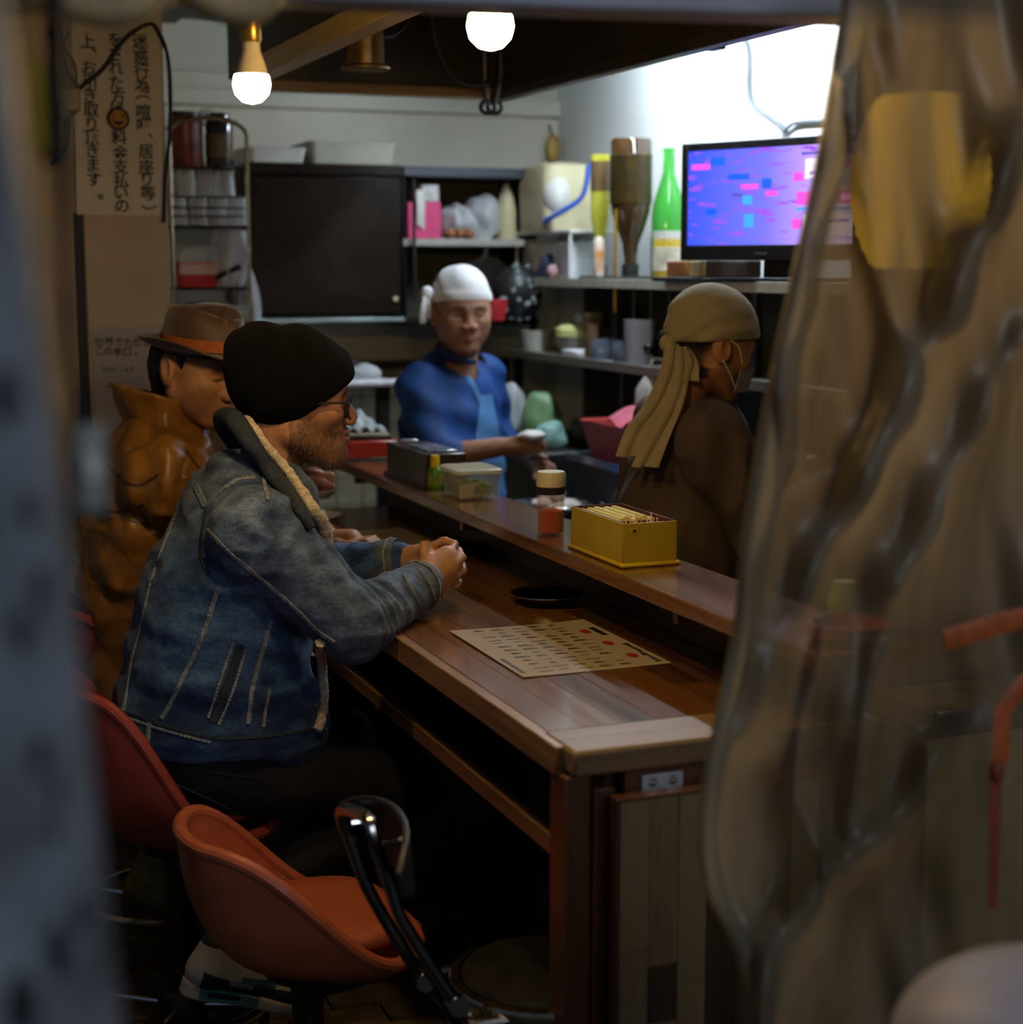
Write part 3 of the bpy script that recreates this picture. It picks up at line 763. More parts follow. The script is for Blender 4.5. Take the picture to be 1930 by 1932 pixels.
# ------------------------------------------------------------------ back wall cabinet and shelves
M_CABD = pm('black_cabinet', (.006, .005, .005), .3, var=.3, scale=3, spec=.2)
M_CABB = pm('brown_cabinet_door', (.010, .006, .004), .25, var=.6, scale=3, spec=.25)
M_NAVY = pm('navy_board', (.030, .036, .055), .4, var=.2)
M_SHELFG = pm('grey_shelf_board', (.42, .42, .38), .4, var=.1)
CY0, CY1 = 5.5, 5.88
cab = empty('wall_cabinet', (1.49, 5.7, 1.36), 'black glossy wall cabinet behind the seated men', 'cabinet')
MB().span((1.215, CY0 + .02, 1.375), (1.757, CY1, 1.885)).build('body', M_CABD, cab, bevel=.004)
MB().span((1.225, CY0, 1.385), (1.745, CY0 + .02, 1.845)).build('door', M_CABB, cab, bevel=.004)
MB().span((1.215, CY0 - .004, 1.850), (1.757, CY0 + .02, 1.887)).build('top_frame', M_CABB, cab, bevel=.003)
MB().lathe([(0, .012), (.008, .010), (.010, .004), (.006, -.006), (0, -.006)], (1.722, CY0 - .008, 1.435), 16, rotm(rx=math.pi / 2)).build('door_knob', M_CREAMP, cab)
MB().span((1.215, CY0 - .012, 1.358), (1.757, CY0 + .01, 1.371)).build('lower_rail', pm('pale_rail', (.55, .66, .66), .25, metal=.5), cab, bevel=.002)
opn = empty('open_wall_shelf', (2.0, 5.7, 1.36), 'open shelf unit beside the black cabinet', 'shelf')
MB().span((1.76, CY0, 1.850), (2.26, CY1, 1.885)).build('top_board', M_NAVY, opn, bevel=.003)
MB().span((1.76, CY0 + .01, 1.615), (2.26, CY1, 1.640)).build('middle_board', M_SHELFG, opn, bevel=.003)
MB().span((1.76, CY0, 1.340), (2.26, CY1, 1.358)).build('lower_board', M_CABD, opn, bevel=.003)
MB().span((1.76, CY0 + .02, 1.358), (1.772, CY1, 1.850)).build('side_board', M_CABD, opn, bevel=.002)
MB().span((2.248, CY0 + .02, 1.358), (2.26, CY1, 1.850)).build('side_board', M_CABD, opn, bevel=.002)
MB().span((1.76, CY1 - .012, 1.358), (2.26, CY1, 1.850)).build('back_board', pm('olive_board', (.13, .13, .10), .6), opn, smooth=0)
MB().tube([(1.792, CY0 - .01, 1.84), (1.792, CY0 - .012, 1.42)], .006, 8).build('front_strap', M_BLACK, opn)


def tray(x0, x1, y0, y1, z, h, m, label):
    c = Vector(((x0 + x1) / 2, (y0 + y1) / 2, z)); w, d = x1 - x0, y1 - y0
    mb = loft([(rrect(w - .03, d - .03, .02), 0), (rrect(w - .008, d - .008, .025), h * .9), (rrect(w, d, .028), h), (rrect(w - .012, d - .012, .022), h), (rrect(w - .036, d - .036, .018), .006)], (0, 0, 0))
    o = mb.build('food_tray', m, smooth=50); o.location = c; return tag(o, label, 'tray')


tray(1.225, 1.435, 5.53, 5.82, 1.887, .052, M_WHITEP, 'white plastic tray on top of the black cabinet')
tray(1.437, 1.75, 5.53, 5.83, 1.887, .075, pm('grey_tub', (.50, .49, .43), .4, var=.06), 'larger grey tub on top of the black cabinet')


def thing(mb, name, m, loc, label, cat, group=None, rz=0, **kw):
    o = mb.build(name, m, **kw); o.location = loc; o.rotation_euler = (0, 0, rz); return tag(o, label, cat, group)


def bottle(name, loc, prof, m, label, cat='bottle', cap=None, band=None, flip=False, group=None):
    t = empty(name, loc, label, cat, group); M = rotm(rx=math.pi) if flip else None; H = prof[-1][1]
    base = (loc[0], loc[1], loc[2] + (H if flip else 0))
    MB().lathe(prof, base, 28, M).build('body', m, t)
    if cap: MB().lathe([(cap[0], H - cap[1] * .4), (cap[0], H + cap[1] * .6), (0, H + cap[1] * .6)], base, 20, M).build('cap', cap[2], t)
    if band: MB().lathe([(band[0] - .0008, band[1]), (band[0] + .0008, band[1] + .001), (band[0] + .0008, band[2] - .001), (band[0] - .0008, band[2])], base, 28, M).build('label_band', band[3], t)
    return t


def wob(c, r, seed, amp=.18, n=26, m=18, squash=1.0):
    """crumpled bag: a lumpy closed blob resting on its base"""
    rr = np.random.default_rng(seed); K = rr.normal(size=(9, 3)) * 3.2; ph = rr.uniform(0, 6.28, 9); mb = MB()
    for i in range(m + 1):
        for k in range(n):
            a, b = 2 * math.pi * k / n, math.pi * i / m
            d = np.array([math.sin(b) * math.cos(a), math.sin(b) * math.sin(a), -math.cos(b)])
            s = 1 + amp * float(np.sin(K @ d + ph).sum()) / 3
            p = d * s; z = max(p[2], -.78)
            mb.v.append((p[0] * r[0], p[1] * r[1], (z + .78) * r[2] * squash))
    for i in range(m):
        for k in range(n): mb.f.append((i * n + k, i * n + (k + 1) % n, (i + 1) * n + (k + 1) % n, (i + 1) * n + k))
    return mb


M_PINK = pm('pink_carton', (.72, .06, .22), .5, var=.08)
M_BAG = glass('white_bag', (.78, .82, .90), .3, .6)
M_BAGG = glass('green_bag', (.30, .55, .28), .3, .6)
z1 = 1.640
t = empty('pink_carton', (1.852, 5.6, z1), 'bright pink carton with a white flap on the open shelf', 'carton')
MB().span((1.782, 5.53, z1), (1.905, 5.75, z1 + .125)).build('body', M_PINK, t, bevel=.004)
MB().span((1.835, 5.535, z1 + .125), (1.900, 5.74, z1 + .185)).build('upper_pack', pm('pale_wrap', (.62, .60, .62), .5, var=.2, scale=30), t, bevel=.008)
MB().grid(lambda u, v: Vector((1.812 + .028 * u, 5.522 - .006 * math.sin(v * 3), z1 + .165 - .115 * v - .02 * u * v)), 6, 10, thick=.002).build('flap', M_WHITEP, t, smooth=60)
thing(wob((0, 0, 0), (.062, .08, .07), 3), 'plastic_bag', M_BAG, (1.985, 5.64, z1), 'crumpled clear bag of brown goods beside the pink carton', 'bag', rz=.3, smooth=80)
for k in range(3): thing(MB().ball((0, 0, 0), (.022, .03, .018), 10, 8), 'bread_roll', pm('brown_roll', (.30, .12, .05), .7, var=.3), (1.935 + .035 * k, 5.535, z1 + .018), ('left', 'middle', 'right')[k] + ' brown roll lying in front of the clear bag', 'roll', 'rolls on the open shelf')
thing(wob((0, 0, 0), (.056, .07, .085), 8), 'plastic_bag', M_BAG, (2.082, 5.60, z1), 'crumpled white bag in the middle of the open shelf', 'bag', smooth=80)
bottle('sauce_bottle', (2.175, 5.6, z1), [(0, 0), (.034, 0), (.037, .01), (.036, .10), (.026, .15), (.012, .185), (0, .186)], M_CREAMP, 'cream squeeze bottle at the right of the open shelf', cap=(.010, .02, M_CREAMP))
# black pans hanging and standing under the open shelf
z2 = 1.358
pan = empty('wok_lid', (2.03, 5.52, 1.47), 'round black pan standing behind the cook', 'pan')
MB().lathe([(0, .01), (.07, .012), (.098, .022), (.105, .034), (.100, .034), (.07, .020), (0, .018)], (2.05, 5.50, 1.470), 32, rotm(rx=math.pi / 2)).build('disc', M_DKMETAL, pan)
MB().tube([(2.05, 5.49, 1.575), (2.06, 5.49, 1.61)], .008, 8).build('handle', M_BLACK, pan)
rr = random.Random(5)
pt = empty('skimmer_stack', (2.17, 5.46, z2), 'black perforated strainer next to the pan', 'strainer')
def bowl_f(u, v):
    a = 2 * math.pi * u; w = v * math.pi / 2; return Vector((2.165 + .095 * math.sin(w) * math.cos(a), 5.46 - .075 * math.cos(w) * 1.0, 1.455 + .098 * math.sin(w) * math.sin(a)))
MB().grid(bowl_f, 33, 9, thick=.004).build('bowl', M_BLACKP, pt, smooth=60)
for k in range(26):
    u, v = rr.random(), rr.uniform(.15, .85); p = bowl_f(u, v); MB().ball(p + Vector((0, -.004, 0)), (.008, .003, .008), 10, 6).build('hole', pm('hole_glint', (.30, .40, .42), .4, var=.5, scale=200), pt)
thing(MB().lathe([(0, 0), (.032, 0), (.042, .05), (.040, .075), (.036, .075), (.03, .006), (0, .006)], n=24), 'red_cup', pm('red_plastic', (.50, .03, .04), .4), (2.065, 5.42, z2), 'red plastic cup behind the cook', 'cup')
# ------------------------------------------------------------------ back counter shelf (far left of kitchen)
bs = empty('back_shelf', (1.4, 5.6, 1.17), 'pale edged shelf on the tiled back wall', 'shelf')
MB().span((.84, 5.25, 1.150), (1.665, 5.88, 1.168)).build('board', pm('pale_shelf', (.60, .60, .62), .3), bs, bevel=.003)
MB().tube([(.84, 5.245, 1.165), (1.665, 5.245, 1.165)], .013, 10).build('front_rail', pm('white_rail', (.80, .80, .90), .2), bs)
MB().span((.99, 5.3, .0), (1.03, 5.34, 1.15)).build('support_leg', M_DKMETAL, bs, smooth=0)
MB().span((1.60, 5.3, .0), (1.64, 5.34, 1.15)).build('support_leg', M_DKMETAL, bs, smooth=0)
thing(MB().box((0, 0, .018), (.075, .10, .036)), 'blue_pack', pm('turquoise_wrap', (.12, .48, .58), .4, var=.15), (1.475, 5.33, 1.168), 'turquoise pack on the pale edged shelf', 'pack', bevel=.004)
thing(wob((0, 0, 0), (.055, .06, .03), 12), 'plastic_bag', M_BAG, (1.56, 5.34, 1.168), 'clear bag beside the turquoise pack', 'bag', smooth=80)
thing(wob((0, 0, 0), (.075, .07, .045), 15), 'dark_bundle', M_BLACKP, (1.50, 5.50, 1.168), 'dark bundle behind the turquoise pack', 'bundle', smooth=80)
# ------------------------------------------------------------------ right wall: three tiers
M_TIER = pm('worn_steel_shelf', (.40, .43, .43), .3, metal=.6, var=.15, scale=10)
up_ = empty('upper_wall_shelf', (2.36, 4.2, 1.50), 'long upper shelf on the right wall carrying the television', 'shelf')
MB().span((2.205, 2.7, 1.482), (2.5, 5.62, 1.503)).build('board', M_TIER, up_, bevel=.002)
MB().span((2.198, 2.7, 1.478), (2.206, 5.62, 1.507)).build('front_lip', pm('pale_lip', (.62, .62, .52), .35), up_, bevel=.001)
for y in (3.0, 3.9, 4.78, 5.5): MB().span((2.23, y, 1.255), (2.25, y + .02, 1.481)).build('support_rod', M_BLACKP, up_, smooth=0)
md = empty('middle_wall_shelf', (2.32, 4.3, 1.25), 'cluttered middle shelf on the right wall', 'shelf')
MB().span((2.15, 3.2, 1.232), (2.5, 5.62, 1.252)).build('board', M_TIER, md, bevel=.002)
MB().span((2.143, 3.2, 1.228), (2.151, 5.62, 1.256)).build('front_lip', pm('chipped_lip', (.66, .70, .62), .35, var=.5, scale=14, col2=(.30, .30, .24)), md, bevel=.001)
for y, z_ in ((3.3, .983), (4.4, .983), (4.60, .983), (5.50, .956)): MB().span((2.17, y, z_), (2.20, y + .025, 1.231)).build('support_rod', M_BLACKP, md, smooth=0)
lo = empty('cooking_range', (2.2, 4.2, 0), 'black cooking range with a steel top along the right wall', 'range')
MB().span((2.03, 3.1, .12), (2.486, 4.64, .955)).build('body', M_BLACKP, lo, bevel=.006)
MB().span((2.01, 3.08, .955), (2.486, 4.66, .982)).build('steel_top', pm('blue_steel', (.42, .55, .75), .22, metal=.8, var=.06), lo, bevel=.004)
MB().lathe([(0, .012), (.022, .010), (.024, 0), (0, 0)], (2.028, 4.30, .885), 20, rotm(ry=-math.pi / 2)).build('knob', M_STEEL, lo)
for y in (3.2, 4.5):
    for x in (2.08, 2.44): MB().span((x, y, 0), (x + .04, y + .04, .12)).build('foot', M_BLACKP, lo, smooth=0)
ld = empty('low_steel_table', (2.0, 4.2, 0), 'low bluish steel ledge in front of the range', 'table')
MB().span((1.87, 3.75, .795), (2.005, 4.84, .812)).build('top', pm('dull_steel', (.30, .38, .44), .35, metal=.7, var=.1), ld, bevel=.003)
for y in (3.8, 4.78): MB().span((1.9, y, 0), (1.93, y + .03, .795)).build('leg', M_DKMETAL, ld, smooth=0)
# things on the range
t = empty('water_jug', (2.13, 4.55, .982), 'dull white jug standing in the red basin on the range', 'jug')
MB().lathe([(0, .0), (.065, .0), (.074, .02), (.070, .13), (.045, .17), (.022, .182), (.022, .20), (0, .20)], (2.16, 4.47, 1.02), 28).build('body', pm('dull_white_jug', (.48, .46, .42), .5, var=.12), t)
MB().tube(spline([(2.16, 4.42, 1.20), (2.15, 4.41, 1.235), (2.15, 4.50, 1.235), (2.16, 4.52, 1.20)], 6), .005, 8).build('handle', M_BRASS, t)
t.location = (2.16, 4.47, 1.02)
t = empty('red_basin', (2.15, 4.45, .982), 'red plastic basin on the steel top of the range', 'basin')
loft([(rrect(.24, .30, .03), 0), (rrect(.29, .36, .04), .10), (rrect(.30, .37, .04), .105), (rrect(.275, .345, .035), .10), (rrect(.23, .29, .03), .008)], (2.165, 4.43, .982)).build('basin', pm('red_basin_plastic', (.42, .05, .05), .4, var=.2), t, smooth=50)
MB().grid(lambda u, v: Vector((2.06 + .16 * u, 4.28 + .2 * v, 1.085 + .035 * math.sin(u * 3) + .012 * math.sin(v * 9))), 12, 12, thick=.004).build('pink_cloth', pm('pink_cloth', (.55, .12, .18), .8, var=.2), t, smooth=60)
# hanging bags below the middle shelf
g1 = thing(wob((0, 0, 0), (.055, .06, .11), 21, .12), 'hanging_bag', M_BAG, (2.05, 5.25, 1.02), 'pale plastic bag behind the cook in blue', 'bag', smooth=80)
g2 = thing(wob((0, 0, 0), (.062, .06, .10), 25, .12), 'hanging_bag', M_BAGG, (2.125, 5.15, .985), 'green plastic bag behind the cook in blue', 'bag', smooth=80)
kt = thing(MB().span((-.25, -.35, 0), (.25, .35, .955)), 'prep_counter', M_BLACKP, (2.24, 5.2, 0), 'dark counter carrying plastic bags in the kitchen corner', 'counter', bevel=.006)
g1.location.z = .955; g2.location.z = .955
g3 = thing(wob((0, 0, 0), (.05, .05, .05), 33, .15), 'plastic_bag', pm('teal_wrap', (.30, .52, .50), .5, var=.3), (2.10, 5.0, .955), 'small teal bag in front of the green bag', 'bag', smooth=80)
# ------------------------------------------------------------------ upper shelf contents
zu = 1.503
M_BROWN = glass('brown_glass', (.06, .028, .008), .05, .9)
M_BLABEL = pm('gold_label', (.62, .42, .05), .35, metal=.4, var=.9, scale=38, col2=(.03, .02, .01))
big = [(0, 0), (.050, 0), (.053, .008), (.053, .19), (.050, .22), (.036, .275), (.021, .32), (.0165, .36), (.0165, .40), (0, .40)]
bottle('sake_bottle', (2.285, 4.80, zu + .03), [(r * 1.22, z * 1.02) for r, z in big], M_BROWN, 'large brown bottle standing upside down in the dispenser', flip=True, band=(.0660, .05, .20, M_BLABEL), cap=(.022, .03, M_BLACKP))
M_YG = glass('yellow_green_glass', (.72, .72, .06), .05, .55)
bottle('sake_bottle', (2.25, 4.955, zu + .03), [(r * .58, z * .92) for r, z in big], M_YG, 'slim yellow bottle upside down left of the brown bottle', flip=True, band=(.0315, .02, .115, pm('brown_label', (.12, .075, .03), .4, var=.3)), cap=(.013, .03, M_BLACKP))
bottle('sake_bottle', (2.40, 4.765, zu), [(0, 0), (.050, 0), (.053, .008), (.053, .20), (.049, .235), (.032, .29), (.019, .335), (.0175, .40), (.019, .40), (.019, .41), (0, .41)], glass('green_glass', (.06, .52, .05), .05, .6), 'tall bright green bottle standing behind the brown bottle', band=(.0538, .03, .13, pm('pale_green_label', (.45, .62, .48), .5, var=.4, scale=30, col2=(.06, .20, .06))))
ds = empty('bottle_dispenser', (2.27, 4.87, zu), 'black metal rack holding the upside down bottles', 'rack')
MB().span((2.205, 4.72, zu), (2.34, 5.02, zu + .012)).build('base', M_BLACKP, ds, bevel=.002)
for x, y, r_ in ((2.285, 4.80, .021), (2.25, 4.955, .016)):
    MB().lathe([(r_, .012), (r_ + .006, .012), (r_ + .006, .05), (r_, .05), (r_, .012)], (x, y, zu), 20).build('holder', M_BLACKP, ds)
MB().tube([(2.222, 4.775, zu - .10), (2.222, 4.775, zu + .22)], .0055, 8).build('brass_rod', pm('brass_rod', (.50, .30, .05), .3, metal=.8), ds)
t = bottle('vinegar_bottle', (2.40, 4.58, zu), [(0, 0), (.036, 0), (.038, .006), (.038, .16), (.026, .20), (.014, .235), (.014, .26), (0, .26)], glass('pale_bottle', (.80, .80, .70), .1, .5), 'pale bottle with a yellow cap behind the mustard jar', cap=(.016, .022, pm('mustard_cap', (.55, .42, .05), .4)))
bottle('mustard_jar', (2.285, 4.53, zu), [(0, 0), (.046, 0), (.048, .006), (.048, .125), (.045, .13), (0, .13)], pm('mustard_fill', (.50, .36, .03), .3, var=.12, coat=.4), 'mustard yellow jar with a white lid left of the television', cat='jar', cap=(.048, .03, M_WHITEP), band=(.0485, .03, .10, pm('jar_label', (.68, .64, .50), .5, var=.3)))
# rice cooker / cream appliance with glossy lid, white appliances, wire basket
t = empty('cream_appliance', (2.30, 5.44, 1.66), 'cream coloured appliance with a blue strap on the wire stand', 'appliance')
loft([(rrect(.20, .26, .03), 0), (rrect(.21, .28, .04), .16), (rrect(.19, .25, .04), .22), (rrect(.10, .15, .03), .232)], (2.30, 5.42, 1.668)).build('body', M_CREAMP, t, smooth=50)
MB().ball((2.245, 5.31, 1.785), (.05, .06, .07), 20, 12).build('white_cover', M_WHITEP, t)
MB().tube(spline([(2.20, 5.30, 1.70), (2.22, 5.19, 1.73), (2.27, 5.14, 1.78), (2.30, 5.16, 1.88)], 6), .016, 8, flat=.5).build('blue_strap', pm('blue_strap', (.03, .10, .50), .4), t)
ws = empty('wire_stand', (2.30, 5.4, zu), 'white wire stand on the upper shelf under the cream appliance', 'stand')
MB().span((2.205, 5.10, 1.655), (2.42, 5.60, 1.667)).build('top', M_WHITEP, ws, bevel=.002)
for x in (2.212, 2.41):
    for y in (5.11, 5.59): MB().tube([(x, y, zu), (x, y, 1.655)], .006, 8).build('leg', M_WHITEP, ws)
t = thing(loft([(rrect(.10, .12, .015), 0), (rrect(.105, .125, .02), .09), (rrect(.09, .11, .02), .12)], (0, 0, 0)), 'white_kettle', M_WHITEP, (2.27, 5.50, zu), 'white enamel container under the wire stand', 'container', smooth=50)
thing(loft([(rrect(.10, .13, .012), 0), (rrect(.105, .135, .015), .105), (rrect(.095, .125, .012), .125)], (0, 0, 0)), 'white_canister', pm('bluish_white', (.70, .76, .86), .35), (2.28, 5.21, zu), 'bluish white canister under the wire stand', 'container', smooth=50)
thing(MB().ball((0, 0, .026), (.03, .03, .026), 14, 8), 'pink_ball', pm('pale_pink', (.62, .40, .42), .5), (2.225, 5.27, zu), 'pale pink bundle in front of the bluish canister', 'bundle')
thing(wob((0, 0, 0), (.03, .04, .05), 44), 'dark_packet', pm('navy_packet', (.06, .08, .16), .4, var=.5), (2.23, 5.36, zu), 'dark blue packet between the white containers', 'packet', smooth=80)
thing(MB().lathe([(0, 0), (.018, 0), (.018, .11), (.008, .125), (0, .125)], n=16), 'orange_tube', pm('orange_white', (.75, .30, .05), .4, var=.4, scale=20, col2=(.8, .75, .7)), (2.215, 4.885, zu + .012), 'orange and white tube between the bottles', 'tube')
# ------------------------------------------------------------------ television
A_, B_ = at(1283, 287, X=2.30), at(1283, 287, X=2.30)
tvl = at(1286, 492, X=2.14); ang = math.radians(-8)
tv = empty('television', (2.30, 4.05, zu), 'flat screen television showing a blue and pink programme', 'television')
TW, TH = .66, .318
ux = Vector((math.sin(ang) * -1, -math.cos(ang), 0)); ux = Vector((.42, -.907, 0)).normalized(); nz = Vector((0, 0, 1)); nn = ux.cross(nz)
if nn.x > 0: nn = -nn
MT = Matrix((ux, nz, nn)).transposed().to_4x4(); MT.translation = tvl


def tvbox(a, b, name, m, bev=.003):
    mb = MB().span(a, b); me = [tuple(MT @ Vector(v)) for v in mb.v]; mb.v = me; return mb.build(name, m, tv, bevel=bev)


tvbox((0, 0, -.05), (TW, TH, 0), 'casing', M_BLACKP, .008)
tvbox((0, 0, 0), (.022, TH, .008), 'bezel', M_BLACKP); tvbox((TW - .022, 0, 0), (TW, TH, .008), 'bezel', M_BLACKP)
tvbox((.022, TH - .022, 0), (TW - .022, TH, .008), 'bezel', M_BLACKP); tvbox((.022, 0, 0), (TW - .022, .042, .008), 'bezel', M_BLACKP)
tvbox((TW * .38, .016, .008), (TW * .38 + .04, .022, .009), 'maker_mark', pm('dim_print', (.18, .16, .18), .4), 0)
tvbox((TW * .40, -.05, -.035), (TW * .60, .0, -.015), 'stand_neck', M_BLACKP)
tvbox((TW * .25, -.0565, -.12), (TW * .75, -.045, .08), 'stand_foot', M_BLACKP)
# screen: the picture itself is light given off by the panel
m, nt, bs_ = nodes_of('tv_picture'); L = nt.links.new
tc = N(nt, 'ShaderNodeTexCoord'); sp = N(nt, 'ShaderNodeSeparateXYZ'); L(tc.outputs['UV'], sp.inputs[0])
r1 = N(nt, 'ShaderNodeValToRGB'); els = r1.color_ramp.elements
els[0].position = 0; els[0].color = (.035, .08, .85, 1); els[1].position = .42; els[1].color = (.16, .16, .95, 1)
e = els.new(.62); e.color = (.45, .28, .95, 1); e = els.new(.8); e.color = (.75, .65, 1, 1)
L(sp.outputs['X'], r1.inputs[0])
vo = N(nt, 'ShaderNodeTexNoise', Scale=5.0, Detail=2); mp = N(nt, 'ShaderNodeMapping'); mp.inputs['Scale'].default_value = (1.6, 2.6, 1); L(tc.outputs['UV'], mp.inputs[0]); L(mp.outputs[0], vo.inputs['Vector'])
r2 = N(nt, 'ShaderNodeValToRGB'); q = r2.color_ramp.elements; q[0].position = .55; q[0].color = (0, 0, 0, 1); q[1].position = .66; q[1].color = (1, 1, 1, 1); L(vo.outputs['Fac'], r2.inputs[0])
mx = N(nt, 'ShaderNodeMix', data_type='RGBA'); L(r2.outputs[0], mx.inputs[0]); L(r1.outputs[0], mx.inputs[6]); mx.inputs[7].default_value = (.30, .08, .80, 1)
L(mx.outputs[2], bs_.inputs['Emission Color']); bs_.inputs['Emission Strength'].default_value = TV_E; bs_.inputs['Base Color'].default_value = (.01, .01, .02, 1); bs_.inputs['Roughness'].default_value = .2
mb = MB(); a0, a1, b0, b1_ = .022, TW - .022, .042, TH - .022
mb.v = [tuple(MT @ Vector(v)) for v in ((a0, b0, .004), (a1, b0, .004), (a1, b1_, .004), (a0, b1_, .004))]; mb.f = [(0, 1, 2, 3)]
me = mb.mesh('screen', 0); uv = me.uv_layers.new(name='UVMap')
for lp in me.loops: uv.data[lp.index].uv = ((0, 0), (1, 0), (1, 1), (0, 1))[lp.vertex_index]
scn = link('screen', me, m, tv)
# flat caption blocks and figures shown on the picture
ECOL = {'pink': (.85, .08, .62), 'blue': (.01, .10, .80), 'white': (.95, .82, 1), 'dark': (.10, .08, .45), 'cyan': (.05, .35, .95)}
for nm, k, x, y, w, h in (('caption', 'pink', .02, .80, .10, .06), ('caption', 'blue', .12, .84, .08, .08), ('caption', 'white', .62, .66, .36, .20), ('caption', 'pink', .76, .76, .13, .06), ('caption', 'dark', .60, .90, .30, .03), ('caption', 'pink', .58, .40, .34, .13), ('caption', 'cyan', .58, .34, .34, .03),
                          ('caption', 'white', .62, .10, .30, .20), ('figure', 'pink', .56, .64, .05, .09), ('figure', 'pink', .56, .16, .05, .10), ('figure', 'blue', .40, .58, .05, .10), ('figure', 'pink', .29, .58, .09, .05), ('figure', 'cyan', .30, .42, .05, .09), ('figure', 'cyan', .31, .18, .05, .14), ('figure', 'blue', .10, .32, .06, .07), ('figure', 'blue', .22, .68, .11, .06), ('caption', 'dark', .64, .70, .16, .03), ('caption', 'dark', .66, .22, .18, .03), ('figure', 'pink', .42, .50, .06, .05), ('figure', 'dark', .24, .50, .06, .04), ('caption', 'white', .70, .44, .05, .06), ('caption', 'white', .80, .44, .05, .06)):
    X0, Y0 = a0 + (a1 - a0) * x, b0 + (b1_ - b0) * y
    mb = MB().span((X0, Y0, .0045), (X0 + (a1 - a0) * w, Y0 + (b1_ - b0) * h, .0052)); mb.v = [tuple(MT @ Vector(v)) for v in mb.v]
    mb.build('picture_' + nm, emis('screen_' + k, ECOL[k], TV_E * .8), scn, smooth=0)
# things under the television
for k, (y, w, c_, nm, lb) in enumerate(((4.33, .11, (.36, .14, .04), 'orange_carton', 'orange carton lying under the left of the television'), (4.20, .07, (.55, .45, .22), 'cream_carton', 'cream carton lying under the middle of the television'), (4.06, .17, (.10, .08, .07), 'dark_carton', 'dark carton under the right of the television'))):
    thing(MB().box((0, 0, .022), (.08, w, .044)), nm, pm('carton_%d' % k, c_, .5, var=.2), (2.235, y - .02, zu + .014), lb, 'carton', bevel=.003)
thing(MB().span((-.09, -.16, 0), (.09, .16, .013)), 'disc_player', M_BLACKP, (2.245, 4.22, zu), 'flat black player under the television cartons', 'player', bevel=.003)
# ------------------------------------------------------------------ middle shelf contents
zm = 1.252
t = empty('lidded_bowl', (2.24, 5.12, zm), 'clear bowl with a pale yellow lid on the middle shelf', 'bowl')
MB().lathe([(0, 0), (.05, 0), (.066, .06), (.064, .06), (.048, .004), (0, .004)], (2.24, 5.12, zm), 28).build('bowl', glass('clear_bowl', (.62, .64, .60), .15, .45), t)
MB().lathe([(.066, .058), (.074, .062), (.074, .085), (.05, .10), (0, .104)], (2.24, 5.12, zm), 28).build('lid', pm('pale_yellow_lid', (.58, .58, .24), .35, var=.2), t)
thing(MB().lathe([(0, 0), (.05, 0), (.062, .07), (.058, .07), (.046, .005), (0, .005)], n=28), 'grey_tub', pm('grey_white_tub', (.50, .50, .46), .4), (2.22, 5.42, zm), 'grey white tub left of the lidded bowl', 'tub')
thing(MB().lathe([(0, 0), (.045, 0), (.060, .13), (.056, .13), (.042, .005), (0, .005)], n=28), 'steel_beaker', pm('pale_steel', (.55, .56, .54), .3, metal=.5), (2.36, 5.30, zm), 'pale steel beaker behind the lidded bowl', 'beaker')
thing(MB().box((0, 0, .012), (.09, .13, .024)), 'folded_cloth', pm('white_cloth', (.66, .68, .72), .8, var=.1), (2.20, 4.98, zm), 'folded white cloth lying on the middle shelf', 'cloth', bevel=.008)
for k, y in enumerate((4.83, 4.74, 4.66)):
    thing(MB().lathe([(0, 0), (.034, 0), (.036, .05), (.033, .055), (.033, .066), (0, .066)], n=22), 'dark_jar', pm('smoked_glass', (.10, .12, .17), .15, var=.3, coat=.6), (2.20 + .03 * (k % 2), y, zm), ('leftmost', 'middle', 'rightmost')[k] + ' small smoked glass jar on the middle shelf', 'jar', 'smoked jars on the middle shelf')
thing(MB().lathe([(0, 0), (.04, 0), (.048, .135), (.046, .135), (.037, .006), (0, .006)], n=28), 'drinking_glass', glass('clear_glass', (.66, .68, .74), .04, .35), (2.19, 4.53, zm), 'tall clear glass at the end of the middle shelf', 'glass')
thing(MB().box((0, 0, .03), (.06, .06, .06)), 'white_pot', M_WHITEP, (2.22, 4.61, zm), 'white pot beside the tall clear glass', 'pot', bevel=.012)
thing(wob((0, 0, 0), (.06, .09, .09), 51), 'dark_bundle', M_BLACKP, (2.36, 4.98, zm), 'black bundle behind the jars of the middle shelf', 'bundle', smooth=80)
# more clutter: utensils hanging under the upper shelf, bowls and pots
for k, (y, l, lb) in enumerate(((4.62, .13, 'leftmost dark ladle hanging under the upper shelf'), (4.50, .16, 'middle dark ladle hanging under the upper shelf'), (4.38, .12, 'rightmost dark ladle hanging under the upper shelf'))):
    t = empty('hanging_ladle', (2.215, y, 1.482 - l), lb, 'ladle', 'ladles under the upper shelf')
    MB().tube([(2.215, y, 1.4815), (2.212, y, 1.482 - l)], .005, 8).build('handle', M_DKMETAL, t)
    MB().ball((2.205, y, 1.482 - l - .018), (.024, .026, .020), 14, 8).build('bowl', M_DKMETAL, t)
for k in range(4):
    thing(MB().lathe([(0, 0), (.03, 0), (.055, .03), (.052, .03), (.028, .004), (0, .004)], n=24), 'rice_bowl', pm('grey_bowl', (.30, .31, .33), .3, var=.15, coat=.3), (2.33, 4.72, zm + k * .0125), ('lowest', 'second lowest', 'second highest', 'topmost')[k] + ' grey bowl of the stack on the middle shelf', 'bowl', 'bowl stack on the middle shelf')
t = empty('black_kettle', (2.36, 4.45, zm), 'black kettle at the back of the middle shelf', 'kettle')
